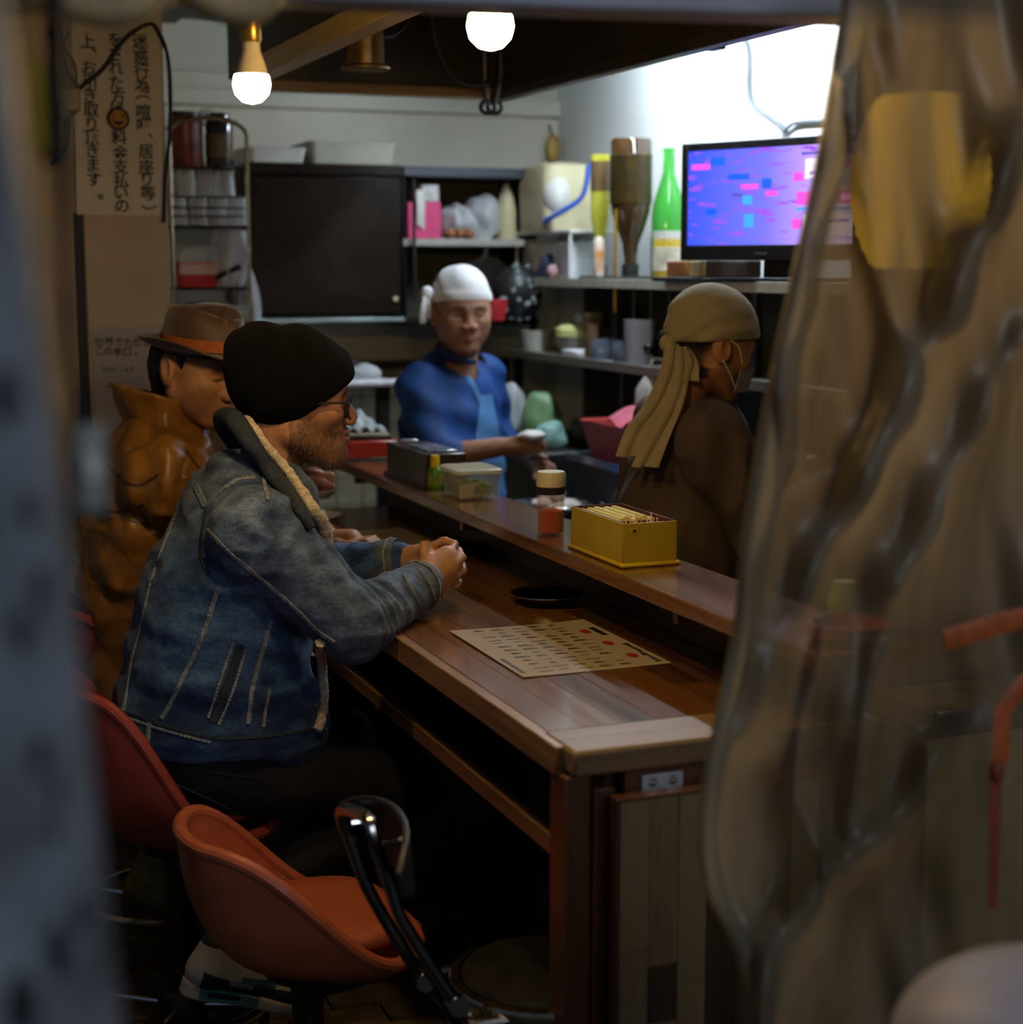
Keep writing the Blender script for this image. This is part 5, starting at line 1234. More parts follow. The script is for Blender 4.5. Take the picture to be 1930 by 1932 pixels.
# orange straps
M_STRAP = pm('orange_strap', (.42, .085, .012), .5, var=.2, scale=60)
sp1 = empty('orange_strap', at(1850, 1190, Y=1.608), 'orange strap tied across the vinyl curtain', 'strap', 'orange straps on the curtain')
a, b, d = at(1782, 1208, Y=1.608), at(1880, 1178, Y=1.608), at(1990, 1150, Y=1.615)
MB().tube([a, b, d], .0135, 8, flat=.12, up=(0, -1, 0)).build('band', M_STRAP, sp1, smooth=20)
sp2 = empty('orange_strap', at(1890, 1500, Y=1.608), 'orange strap hanging down with a knot at the right edge', 'strap', 'orange straps on the curtain')
MB().tube([at(1985, 1270, Y=1.615), at(1930, 1290, Y=1.608), at(1890, 1345, Y=1.608), at(1888, 1440, Y=1.608)], .013, 8, flat=.15, up=(0, -1, 0)).build('band', M_STRAP, sp2, smooth=20)
MB().ball(at(1880, 1455, Y=1.608), (.011, .008, .016), 12, 8).build('knot', pm('dark_orange', (.20, .035, .01), .6), sp2)
MB().tube([at(1878, 1470, Y=1.608), at(1876, 1600, Y=1.608), at(1872, 1715, Y=1.608)], [.010, .008, .007], 8, flat=.15, up=(0, -1, 0)).build('tail', MATS['dark_orange'], sp2, smooth=20)
# white bin with domed lid at lower right
bc = at(1990, 1985, Y=1.15)
bn = empty('white_bin', (bc.x, 1.15, 0), 'white bin with a rounded lid at the lower right corner', 'bin')
R_ = .148
MB().lathe([(R_, -.03)] + [(R_ * math.cos(a), .085 * math.sin(a)) for a in [i * math.pi / 20 for i in range(10)]] + [(0, .085)], (bc.x, 1.15, bc.z), 44).build('lid', pm('lavender_white', (.48, .48, .60), .45, var=.05), bn)
MB().lathe([(0, 0), (R_ * .8, 0), (R_ * .97, bc.z - .03), (0, bc.z - .03)], (bc.x, 1.15, 0), 36).build('body', MATS['lavender_white'], bn)
# added unseen area light behind the camera, assumed from bluish post and denim
sl = bpy.data.lights.new('added_street_fill', 'AREA'); sl.energy = 85; sl.color = (.74, .84, 1); sl.size = 4; sl.size_y = 3; sl.shape = 'RECTANGLE'
slo = bpy.data.objects.new('added_street_fill', sl); COL.objects.link(slo); slo.location = (3.0, -4.5, 3.6)
slo.rotation_euler = (Vector((.7, 3, .8)) - Vector(slo.location)).to_track_quat('-Z', 'Y').to_euler()
# ------------------------------------------------------------------ implicit-surface modelling for people
f32 = np.float32


def grid3(lo, hi, h):
    ax = [np.arange(a, b + h, h, dtype=f32) for a, b in zip(lo, hi)]
    return (ax[0][:, None, None], ax[1][None, :, None], ax[2][None, None, :])


def cap(p, a, b, ra, rb):
    a = np.array(a, f32); b = np.array(b, f32); ab = b - a; L2 = float(ab @ ab) + 1e-9
    x, y, z = p[0] - a[0], p[1] - a[1], p[2] - a[2]
    t = np.clip((x * ab[0] + y * ab[1] + z * ab[2]) / L2, 0, 1)
    return np.sqrt((x - t * ab[0]) ** 2 + (y - t * ab[1]) ** 2 + (z - t * ab[2]) ** 2) - (ra + (rb - ra) * t)


def chain(p, pts, rs, k=.02):
    d = None
    for (a, ra), (b, rb) in zip(zip(pts, rs), zip(pts[1:], rs[1:])):
        e = cap(p, a, b, ra, rb); d = e if d is None else smin(d, e, k)
    return d


def ell(p, c, r, R=None):
    r = (r, r, r) if isinstance(r, (int, float)) else r
    x, y, z = p[0] - f32(c[0]), p[1] - f32(c[1]), p[2] - f32(c[2])
    if R is not None:
        x, y, z = (x * R[0][0] + y * R[1][0] + z * R[2][0], x * R[0][1] + y * R[1][1] + z * R[2][1], x * R[0][2] + y * R[1][2] + z * R[2][2])
    k0 = np.sqrt((x / r[0]) ** 2 + (y / r[1]) ** 2 + (z / r[2]) ** 2)
    k1 = np.sqrt((x / r[0] ** 2) ** 2 + (y / r[1] ** 2) ** 2 + (z / r[2] ** 2) ** 2) + 1e-9
    return k0 * (k0 - 1) / k1


def smin(a, b, k):
    h = np.clip(.5 + .5 * (b - a) / k, 0, 1); return b * (1 - h) + a * h - k * h * (1 - h)


def smax(a, b, k): return -smin(-a, -b, k)


def loftz(p, keys, n=2.3):
    """body trunk: stacked superellipses, keys (z, cx, cy, rx, ry)"""
    K = np.array(keys, f32); z = p[2]
    I = lambda c: np.interp(z, K[:, 0], K[:, c]).astype(f32)
    cx, cy, rx, ry = I(1), I(2), I(3), I(4)
    q = (np.abs((p[0] - cx) / rx) ** n + np.abs((p[1] - cy) / ry) ** n) ** (1 / n)
    d = (q - 1) * np.minimum(rx, ry)
    return smax(smax(d, z - K[-1, 0], .03), K[0, 0] - z, .02)


def nets(F, lo, h):
    S = F < 0; nx, ny, nz = F.shape
    c = lambda i, j, k: S[i:nx - 1 + i, j:ny - 1 + j, k:nz - 1 + k]
    al = c(0, 0, 0).copy(); an = al.copy()
    for i in (0, 1):
        for j in (0, 1):
            for k in (0, 1): al &= c(i, j, k); an |= c(i, j, k)
    I, J, K = np.nonzero(an & ~al)
    idx = np.full((nx - 1, ny - 1, nz - 1), -1, np.int32); idx[I, J, K] = np.arange(len(I))
    acc = np.zeros((len(I), 3), f32); cnt = np.zeros(len(I), f32)
    for ax in range(3):
        o = [a for a in range(3) if a != ax]
        for u in (0, 1):
            for v in (0, 1):
                d = [0, 0, 0]; d[o[0]] = u; d[o[1]] = v; e = list(d); e[ax] = 1
                fa = F[I + d[0], J + d[1], K + d[2]]; fb = F[I + e[0], J + e[1], K + e[2]]
                m = (fa < 0) != (fb < 0); t = np.where(m, fa / np.where(m, fa - fb, 1), 0)
                for a in range(3): acc[:, a] += np.where(m, d[a] + (t if a == ax else 0), 0)
                cnt += m
    V = (np.stack([I, J, K], 1) + acc / cnt[:, None]) * h + np.array(lo, f32)
    Q = []
    for ax in range(3):
        sl = [slice(1, -1)] * 3; sl[ax] = slice(0, -1); s2 = list(sl); s2[ax] = slice(1, None)
        A, B = S[tuple(sl)], S[tuple(s2)]
        g = np.argwhere(A != B)
        if not len(g): continue
        off = [1, 1, 1]; off[ax] = 0; g = g + np.array(off); inside = S[g[:, 0], g[:, 1], g[:, 2]]
        o = [(ax + 1) % 3, (ax + 2) % 3]; q = []
        for u, v in ((1, 1), (0, 1), (0, 0), (1, 0)):
            w = g.copy(); w[:, o[0]] -= u; w[:, o[1]] -= v; q.append(idx[w[:, 0], w[:, 1], w[:, 2]])
        q = np.stack(q, 1); q[~inside] = q[~inside][:, ::-1]; Q.append(q)
    Q = np.concatenate(Q); Q = Q[(Q >= 0).all(1)]
    return V, Q


_NT = np.random.default_rng(3).random((32, 32, 32)).astype(f32)


def vnoise(P, s):
    q = P * s; i = np.floor(q).astype(int); f = q - i; f = f * f * (3 - 2 * f); r = 0
    for a in (0, 1):
        for b in (0, 1):
            for c in (0, 1):
                w = (f[:, 0] if a else 1 - f[:, 0]) * (f[:, 1] if b else 1 - f[:, 1]) * (f[:, 2] if c else 1 - f[:, 2])
                r = r + w * _NT[(i[:, 0] + a) % 32, (i[:, 1] + b) % 32, (i[:, 2] + c) % 32]
    return r - .5


def relax(V, Q, it=2, w=.5):
    for _ in range(it):
        A = np.zeros_like(V); n = np.zeros(len(V), f32)
        for a, b in ((0, 1), (1, 2), (2, 3), (3, 0)):
            np.add.at(A, Q[:, a], V[Q[:, b]]); np.add.at(A, Q[:, b], V[Q[:, a]]); np.add.at(n, Q[:, a], 1); np.add.at(n, Q[:, b], 1)
        V = V * (1 - w) + w * A / n[:, None]
    return V.astype(f32)


def normals(V, Q):
    n = np.cross(V[Q[:, 2]] - V[Q[:, 0]], V[Q[:, 3]] - V[Q[:, 1]]); out = np.zeros_like(V)
    for k in range(4): np.add.at(out, Q[:, k], n)
    return out / (np.linalg.norm(out, axis=1, keepdims=True) + 1e-12)


def sdf_obj(name, V, Q, m, parent, col=None):
    me = bpy.data.meshes.new(name)
    me.vertices.add(len(V)); me.vertices.foreach_set('co', np.ascontiguousarray(V, f32).ravel())
    me.loops.add(len(Q) * 4); me.loops.foreach_set('vertex_index', np.ascontiguousarray(Q, np.int32).ravel())
    me.polygons.add(len(Q)); me.polygons.foreach_set('loop_start', np.arange(0, len(Q) * 4, 4, dtype=np.int32))
    me.update(calc_edges=True); me.validate()
    me.polygons.foreach_set('use_smooth', [True] * len(me.polygons))
    if col is not None:
        ca = me.color_attributes.new('Col', 'FLOAT_COLOR', 'POINT'); c4 = np.ones((len(V), 4), f32); c4[:, :3] = col
        ca.data.foreach_set('color', c4.ravel())
    return link(name, me, m, parent)


def implicit(fn, lo, hi, h, it=1, M=None):
    p = grid3(lo, hi, h); F = np.broadcast_to(fn(p), tuple(max(a.shape[i] for a in p) for i in range(3))).astype(f32)
    V, Q = nets(F, lo, h); V = relax(V, Q, it) if it else V.astype(f32)
    return V, Q


def xform(V, O, R, k=1.0):
    return (V * k) @ np.array(R.transposed(), f32) + np.array(O, f32)


def frame(fwd, pitch=0.0, roll=0.0):
    """rotation with local +x = facing direction (nodding down by pitch), +y = the person's left, +z up"""
    a = math.atan2(fwd[1], fwd[0]); return Matrix.Rotation(a, 3, 'Z') @ Matrix.Rotation(pitch, 3, 'Y') @ Matrix.Rotation(roll, 3, 'X')


def pcol(name, rough=.5, var=.1, scale=60, bump=.15, bscale=200, sss=.0, sheen=0.0, spec=.5, stretch=(1, 1, 1), thread=0.0):
    """surface whose own colouring is stored on the mesh, with procedural grain over it"""
    if name in MATS: return MATS[name]
    m, nt, b = nodes_of(name); L = nt.links.new
    at_ = N(nt, 'ShaderNodeAttribute', attribute_name='Col'); tc = N(nt, 'ShaderNodeTexCoord')
    mp = N(nt, 'ShaderNodeMapping'); mp.inputs['Scale'].default_value = stretch; L(tc.outputs['Object'], mp.inputs[0])
    no = N(nt, 'ShaderNodeTexNoise', Scale=float(scale), Detail=5); L(mp.outputs[0], no.inputs['Vector'])
    mr = N(nt, 'ShaderNodeMapRange'); mr.inputs['From Min'].default_value = .3; mr.inputs['From Max'].default_value = .7; mr.inputs['To Min'].default_value = 1 - var; mr.inputs['To Max'].default_value = 1 + var; L(no.outputs['Fac'], mr.inputs['Value'])
    if thread:
        n3 = N(nt, 'ShaderNodeTexNoise', Scale=thread, Detail=2); L(mp.outputs[0], n3.inputs['Vector'])
        m3 = N(nt, 'ShaderNodeMapRange'); m3.inputs['From Min'].default_value = .35; m3.inputs['From Max'].default_value = .65; m3.inputs['To Min'].default_value = .55; m3.inputs['To Max'].default_value = 1.55; L(n3.outputs['Fac'], m3.inputs['Value'])
        mm = N(nt, 'ShaderNodeMath', operation='MULTIPLY'); L(mr.outputs[0], mm.inputs[0]); L(m3.outputs[0], mm.inputs[1]); mr = mm
    vm = N(nt, 'ShaderNodeVectorMath', operation='SCALE'); L(at_.outputs['Color'], vm.inputs[0]); L(mr.outputs[0], vm.inputs['Scale']); L(vm.outputs[0], b.inputs['Base Color'])
    b.inputs['Roughness'].default_value = rough; b.inputs['Sheen Weight'].default_value = sheen; b.inputs['Specular IOR Level'].default_value = spec
    if sss: b.inputs['Subsurface Weight'].default_value = sss; b.inputs['Subsurface Radius'].default_value = (.010, .004, .002); b.inputs['Subsurface Scale'].default_value = 1
    n2 = N(nt, 'ShaderNodeTexNoise', Scale=float(bscale), Detail=4); L(mp.outputs[0], n2.inputs['Vector'])
    bp = N(nt, 'ShaderNodeBump', Strength=bump); bp.inputs['Distance'].default_value = .003; L(n2.outputs['Fac'], bp.inputs['Height']); L(bp.outputs[0], b.inputs['Normal'])
    MATS[name] = m; return m


M_SKIN = pcol('skin', .5, .08, 90, .12, 350, sss=.12, spec=.35)


def head_fn(neck=((-.03, 0, -.06), (-.055, 0, -.20)), jaw=1.0, beard=0.0, nose=1.0, ear=True, cheek=0.0, nr=.054, low=False):
    def fn(p):
        x, y, z = p; ay = np.abs(y); q = (x, ay, z)
        d = ell(p, (-.012, 0, .022), (.090, .074, .062)) if low else ell(p, (-.012, 0, .042), (.098, .077, .088))
        d = smin(d, ell(p, (.034, 0, -.005), (.057, .062, .082)), .03)
        d = smin(d, ell(p, (.030, 0, .030 if low else .048), (.062, .064, .045 if low else .058)), .03)
        d = smin(d, cap(q, (.000, .052, -.048), (.062, .020, -.090 * jaw), .019, .019), .03)
        d = smin(d, ell(p, (.080, 0, -.091 * jaw), (.019, .022, .017)), .022)
        d = smin(d, ell(p, (.078, 0, -.055), (.022, .030, .028)), .02)
        d = smin(d, ell(q, (.066, .042, -.014), (.022, .020, .018)), .025)
        d = smin(d, cap(q, (.091, .008, .022), (.079, .043, .025), .010, .008), .016)
        d = smax(d, -ell(q, (.100, .032, .005), (.018, .019, .013)), .012)
        d = smin(d, ell(q, (.0775, .032, .004), .0125), .003)
        d = smin(d, cap(q, (.0885, .019, .0095), (.078, .046, .0075), .0042, .0040), .006)
        d = smin(d, cap(q, (.0865, .020, -.0045), (.078, .045, -.0025), .0030, .0030), .006)
        d = smin(d, cap(p, (.094, 0, .012), (.1125 * nose, 0, -.024), .0075, .0098), .012)
        d = smin(d, ell(q, (.106, .0125, -.031), (.012, .0085, .008)), .007)
        d = smax(d, -ell(q, (.112, .008, -.041), (.006, .0035, .005)), .003)
        d = smin(d, cap(q, (.1030, 0, -.0500), (.088, .023, -.0565), .0062, .0035), .006)
        d = smin(d, cap(q, (.1020, 0, -.0645), (.088, .020, -.0590), .0070, .0035), .006)
        d = smax(d, -ell(q, (.103, 0, -.0575), (.016, .024, .0014)), .003)
        R = np.array(Matrix.Rotation(-.25, 3, 'Y') @ Matrix.Rotation(.3, 3, 'Z'))
        e = ell(q, (-.012, .079, -.002), (.023, .009, .034), R)
        e = smax(e, -ell(q, (-.004, .091, .004), (.012, .009, .021), R), .006)
        if ear: d = smin(d, e, .008)
        if cheek: d = smin(d, ell(q, (.050, .040, -.040), (.030, .026, .034)), .03) - cheek
        d = smin(d, cap(p, neck[0], neck[1], nr, nr + .006), .03)
        if beard:
            b = smin(cap(q, (.004, .056, -.052), (.064, .024, -.092), .022, .022), ell(p, (.076, 0, -.096), (.025, .028, .020)), .02)
            d = smin(d, b, .015)
        return d
    return fn


def head_cols(V, skin, lips, brow, beard=None, hair=None, eye=(.03, .02, .015)):
    x, y, z = V[:, 0], np.abs(V[:, 1]), V[:, 2]; C = np.tile(np.array(skin, f32), (len(V), 1))
    n = vnoise(V, 60)[:, None]; C *= 1 + .16 * n

    def mixin(mask, c): return C * (1 - mask[:, None]) + mask[:, None] * np.array(c, f32)
    red = np.exp(-(((x - .118) / .02) ** 2 + (y / .02) ** 2 + ((z + .028) / .02) ** 2)); C = mixin(.35 * red, (skin[0] * 1.05, skin[1] * .68, skin[2] * .62))
    red = np.exp(-(((x - .07) / .03) ** 2 + ((y - .045) / .025) ** 2 + ((z + .022) / .02) ** 2)); C = mixin(.25 * red, (skin[0], skin[1] * .75, skin[2] * .7))
    if beard is not None:
        zl = -.040 - .016 * np.clip((x - .075) / .03, 0, 1) + .045 * np.clip((.055 - x) / .05, 0, 1)
        mk = 1 / (1 + np.exp((z - zl + .010 * vnoise(V, 150)) / .006)); mk *= (x > -.012) * np.clip((z + .135) / .02, 0, 1)
        mk *= np.clip(1 - np.exp(-(((x - .1) / .02) ** 2 + ((z + .059) / .010) ** 2 + (y / .03) ** 2)) * 1.4, 0, 1)
        ms = np.exp(-(((x - .098) / .012) ** 2 + ((z + .043) / .006) ** 2 + (y / .028) ** 4))
        mk = np.clip(mk + ms * .8, 0, 1) * (.75 + .5 * vnoise(V * np.array([1, 1, .5]), 240)); C = mixin(np.clip(mk, 0, 1), beard)
    lp = np.exp(-(((z + .0575) / .009) ** 4 + (y / .021) ** 4)) * (x > .082); C = mixin(.75 * lp, lips)
    br = np.exp(-(((z - .026 - .06 * (y - .03) * (y < .03)) / .0050) ** 2 + ((y - .031) / .019) ** 4)) * (x > .05); C = mixin(.8 * br, brow)
    ey = np.exp(-(((z - .0028) / .0030) ** 4 + ((y - .032) / .0115) ** 4)) * (x > .07); C = mixin(ey, eye)
    if hair is not None:
        hm = 1 / (1 + np.exp(-(-.018 - x + .35 * np.clip(z - .03, -.05, 1) + .02 * (z < -.05)) / .004)); hm = np.maximum(hm, 1 / (1 + np.exp(-(z - .068) / .004))); hm *= (z > -.075) * ~((y > .072) & (z < .04) & (x > -.04))
        C = mixin(np.clip(hm, 0, 1), hair)
    return C


def join_meshes(parts):
    Vs, Qs, Cs, b = [], [], [], 0
    for V, Q, C in parts: Vs.append(V); Qs.append(Q + b); Cs.append(C); b += len(V)
    return np.concatenate(Vs), np.concatenate(Qs), np.concatenate(Cs)


def skin_col(V, skin):
    return np.tile(np.array(skin, f32), (len(V), 1)) * (1 + .15 * vnoise(V, 55))[:, None]


def finger(p, pts, r, k=.004):
    n = len(pts); return chain(p, pts, [r * (1 - .16 * i / (n - 1)) for i in range(n)], k)


def bvh_of(o):
    M = wmat(o) if o.parent is None else o.matrix_parent_inverse
    me = o.data; return BVHTree.FromPolygons([v.co.copy() for v in me.vertices], [tuple(f.vertices) for f in me.polygons])


def drape(bvh, pix, n=6):
    """points and normals where a line of photo pixels lies on a garment"""
    out = []
    for q in spline([(x, y, 0) for x, y in pix], n):
        h = bvh.ray_cast(CAM, ray(q.x, q.y).normalized())
        if h[0] is None: continue
        if out and (h[0] - out[-1][0]).length > .10:
            if (h[0] - CAM).length < (out[-1][0] - CAM).length: out = []
            else: continue
        out.append((h[0], h[1]))
    return out


def seam(bvh, pix, name, m, parent, w=.004, t=.0030, n=6):
    pts = drape(bvh, pix, n)
    if len(pts) < 3: return None
    mb = MB(); b = 0; N_ = len(pts)
    for i, (p, nn) in enumerate(pts):
        a = pts[max(0, i - 1)][0]; c = pts[min(N_ - 1, i + 1)][0]; s = (c - a).normalized().cross(nn).normalized()
        for du, dn in ((-1, -.3), (-.75, 1), (.75, 1), (1, -.3)): mb.v.append(tuple(p + s * (du * w) + nn * (dn * t)))
    for i in range(N_ - 1):
        for k in range(3): mb.f.append((i * 4 + k, i * 4 + k + 1, (i + 1) * 4 + k + 1, (i + 1) * 4 + k))
    return mb.build(name, m, parent, smooth=60)


def stitches(bvh, pix, m, parent, w=.0011, step=.0060, off=0.0, name='stitching'):
    pts = drape(bvh, pix, 24); mb = MB(); acc = 0; last = None; on = True
    for i in range(1, len(pts)):
        (a, na), (c, nc) = pts[i - 1], pts[i]; acc += (c - a).length
        if acc < step: continue
        if last is not None:
            d = (c - last[0]); l = min(d.length * .62, step)
            d.normalize(); s = d.cross(nc).normalized(); o = c + s * off + nc * .0036
            mb.add([o - d * l * .5 - s * w, o - d * l * .5 + s * w, o + d * l * .5 + s * w, o + d * l * .5 - s * w], [(0, 1, 2, 3)])
        last = (c, nc); acc = 0
    if not mb.v: return None
    o = mb.build(name, m, parent, smooth=0); o['kind'] = 'stuff'; return o
# ------------------------------------------------------------------ man in the denim jacket
def A3(px, py, Y): return tuple(at(px, py, Y=Y))


SK1, SK2 = (.46, .225, .13), (.42, .20, .10)
FH = Vector((FW.x, FW.y, 0)).normalized()
man = empty('person', (.57, 3.2, .50), 'seated person in a sherpa-lined denim jacket, black beanie and glasses with clasped hands', 'person')
KM = 1.10; OM = Vector((.785, 3.2, 1.279)); RM = frame((math.cos(-.12), math.sin(-.12)), .02, 0)
V, Q = implicit(head_fn(neck=((-.025, 0, -.06), (-.050, 0, -.21)), beard=1, ear=False, nr=.050), (-.13, -.105, -.25), (.155, .105, .145), .0027)
C = head_cols(V, SK1, (.42, .15, .11), (.10, .05, .025), beard=(.150, .075, .038))
nb_m = (V[:, 2] < -.03) & (V[:, 0] > .0)
V = V + normals(V, Q) * (np.where(nb_m & (C[:, 0] < .30), .0022 * vnoise(V * np.array([1, 1, .35], f32), 420), 0))[:, None].astype(f32)
head = (xform(V, OM, RM, KM), Q, C)
nrm = normals(V, Q); cand = np.nonzero((C[:, 0] < .36) & (V[:, 0] > -.005) & (V[:, 2] < -.02) & (V[:, 2] > -.13))[0]; pick = RNG.choice(cand, 3400)
bmb = MB()
for i in pick:
    p = V[i] + RNG.normal(0, .0012, 3); n_ = nrm[i]; d_ = n_ * .55 + np.array((-.12, 0, -.75)) + RNG.normal(0, .22, 3); d_ = d_ / np.linalg.norm(d_) * RNG.uniform(.004, .0085); w_ = np.cross(d_, n_); w_ = w_ / (np.linalg.norm(w_) + 1e-9) * .00035
    bmb.add([p - w_, p + w_, p + d_], [(0, 1, 2)])
bmb.v = [tuple(OM + RM @ (Vector(v) * KM)) for v in bmb.v]
bo = bmb.build('beard', pm('brown_beard', (.13, .07, .035), .6, var=.5, scale=200), man, smooth=0); bo['kind'] = 'stuff'


def LW(v, O=OM, R=RM, k=KM): return O + R @ (Vector(v) * k)


# hands clasped on the table
def hands(p):
    P = lambda x, y, Y: A3(x, y, Y)
    d = cap(p, P(800, 1094, 3.135), P(846, 1066, 3.165), .029, .030)
    d = smin(d, cap(p, P(812, 1104, 3.145), P(846, 1090, 3.17), .022, .023), .015)
    d = smin(d, cap(p, P(800, 1078, 3.14), P(842, 1048, 3.168), .020, .020), .015)
    d = smin(d, cap(p, P(785, 1108, 3.10), P(806, 1094, 3.14), .030, .029), .015)
    d = smin(d, cap(p, P(806, 1066, 3.150), P(802, 1042, 3.165), .0125, .0115), .012)
    r = [finger(p, (P(802, 1044, 3.165), P(801, 1030, 3.172), P(803, 1020, 3.176)), .0112)]
    for a, b, c in (((852, 1050, 3.18), (856, 1046, 3.215), (836, 1046, 3.235)), ((856, 1066, 3.18), (861, 1062, 3.215), (842, 1062, 3.24)), ((855, 1082, 3.18), (860, 1080, 3.215), (842, 1080, 3.24)), ((848, 1098, 3.18), (852, 1096, 3.21), (836, 1096, 3.23))):
        d = smin(d, finger(p, (P(*a), P(*b), P(*c)), .0095), .006)
    l = cap(p, P(768, 1062, 3.29), P(818, 1054, 3.238), .027, .031)
    l = smin(l, cap(p, P(772, 1048, 3.28), P(800, 1040, 3.245), .020, .017), .012)
    l = smin(l, finger(p, (P(782, 1044, 3.26), P(799, 1038, 3.225), P(812, 1044, 3.195)), .0105), .008)
    for f, rr in ((((806, 1036, 3.238), (838, 1020, 3.212), (857, 1027, 3.188), (852, 1038, 3.166)), .0095), (((838, 1040, 3.225), (864, 1040, 3.192), (871, 1052, 3.158), (862, 1061, 3.143)), .0100), (((845, 1062, 3.225), (871, 1067, 3.188), (873, 1077, 3.162), (865, 1083, 3.150)), .0092), (((845, 1086, 3.225), (866, 1098, 3.186), (860, 1106, 3.160)), .0078)):
        r.append(finger(p, tuple(P(*q) for q in f), rr))
    d = smin(d, l, .004)
    for e in r: d = smin(d, e, .0035)
    return d


lo = (1.00, 3.06, .845); V, Q = implicit(hands, lo, (1.215, 3.34, .99), .0021)
C = skin_col(V, (.50, .255, .135)); nl = np.zeros(len(V))
for q in ((802, 1016, 3.170), (850, 1037, 3.160), (862, 1060, 3.138), (866, 1083, 3.145)):
    nl = np.maximum(nl, np.exp(-(np.linalg.norm(V - np.array(A3(*q), f32), axis=1) / .0065) ** 4))
C = C * (1 - .5 * nl[:, None]) + .5 * nl[:, None] * np.array((.62, .36, .27), f32)
hnd = (V, Q, C)
# trunk and limbs under the clothes join the head to the hands
SR, ER, WR = (.665, 3.0, 1.055), (.835, 2.955, .878), A3(800, 1100, 3.125)
SL, EL, WL = (.69, 3.41, 1.055), (.865, 3.46, .88), A3(760, 1058, 3.305)


def core(p):
    d = loftz(p, [(.52, .58, 3.2, .11, .14), (.75, .62, 3.2, .11, .14), (.98, .67, 3.2, .11, .16), (1.10, .70, 3.2, .07, .12), (1.17, .725, 3.2, .05, .055)])
    for s, e, w in ((SR, ER, WR), (SL, EL, WL)): d = smin(d, chain(p, (s, e, w), (.05, .04, .027)), .03)
    return d


V, Q = implicit(core, (.44, 2.86, .50), (1.12, 3.56, 1.20), .012)
bd = join_meshes([head, hnd, (V, Q, skin_col(V, SK1))])
sdf_obj('body', bd[0], bd[1], M_SKIN, man, bd[2])
# jacket
TK = [(.625, .600, 3.2, .172, .208), (.66, .600, 3.2, .184, .216), (.72, .610, 3.2, .176, .210), (.82, .632, 3.2, .172, .210), (.95, .658, 3.2, .165, .216), (1.05, .690, 3.2, .135, .205), (1.105, .703, 3.2, .118, .170), (1.15, .712, 3.2, .092, .115), (1.185, .715, 3.2, .078, .088)]


def jack(p):
    d = loftz(p, TK)
    n = (.5 + .5 * np.sin(p[2] * 62 + p[0] * 18 + np.sin(p[1] * 21) * 1.3)) ** 2
    d = d - .0065 * n
    d = smin(d, ell(p, (.745, 3.06, .67), (.070, .05, .10)), .05)
    for s, e, w in ((SR, ER, WR), (SL, EL, WL)):
        e2 = tuple(np.array(e) + (np.array(w) - np.array(e)) * .93)
        a = smin(cap(p, s, e, .088, .066), cap(p, e, e2, .064, .047), .03)
        # creases that gather at the elbow
        ax = np.array(w) - np.array(e); ax /= np.linalg.norm(ax)
        t = (p[0] - e[0]) * ax[0] + (p[1] - e[1]) * ax[1] + (p[2] - e[2]) * ax[2]
        mask = np.exp(-((t - .045) / .05) ** 2)
        a = a - .0050 * mask * np.sin(t * 230 + (p[2] - e[2]) * 60) - .0018 * np.sin(t * 110 + p[2] * 50 + np.sin(p[0] * 40))
        bx = np.array(e) - np.array(s); bx /= np.linalg.norm(bx)
        tb = (p[0] - s[0]) * bx[0] + (p[1] - s[1]) * bx[1] + (p[2] - s[2]) * bx[2]
        a = a - .0030 * np.exp(-((tb - .03) / .05) ** 2) * np.sin(tb * 140 + p[0] * 55)
        d = smin(d, a, .022)
    return smax(d, cap(p, (.740, 3.2, 1.09), (.760, 3.2, 1.30), .064, .092) * -1, .012)


V, Q = implicit(jack, (.37, 2.83, .555), (1.125, 3.60, 1.26), .0052)
V = V + normals(V, Q) * (.0032 * (1 - 4 * np.abs(vnoise(V * np.array([1, 1, 1.9], f32), 13))) + .0030 * vnoise(V * np.array([1, 1, 2.2], f32), 22) + .0022 * vnoise(V, 55))[:, None].astype(f32)
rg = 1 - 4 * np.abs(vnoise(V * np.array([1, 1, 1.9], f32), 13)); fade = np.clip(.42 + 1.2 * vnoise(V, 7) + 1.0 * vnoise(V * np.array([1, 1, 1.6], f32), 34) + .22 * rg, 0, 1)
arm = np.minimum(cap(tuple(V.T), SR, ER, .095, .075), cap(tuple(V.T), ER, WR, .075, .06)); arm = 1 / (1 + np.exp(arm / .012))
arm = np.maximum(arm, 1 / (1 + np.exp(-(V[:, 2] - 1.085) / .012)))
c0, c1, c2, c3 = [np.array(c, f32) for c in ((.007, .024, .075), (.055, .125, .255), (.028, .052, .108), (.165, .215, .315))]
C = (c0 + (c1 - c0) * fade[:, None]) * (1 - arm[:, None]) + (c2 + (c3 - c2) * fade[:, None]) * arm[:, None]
M_DENIM = pcol('denim', .75, .32, 70, .55, 420, sheen=.12, spec=.25, stretch=(1, 1, 2.2), thread=420.0)
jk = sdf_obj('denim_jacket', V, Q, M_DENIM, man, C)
jb = bvh_of(jk)
M_SEAM = pm('denim_seam', (.17, .205, .25), .8, var=.6, scale=150, bump=.4, bscale=500)
M_SEAMD = pm('denim_seam_dark', (.020, .030, .050), .8, var=.4, scale=120)
M_THREAD = pm('pale_thread', (.27, .26, .24), .8, var=.4, scale=90)
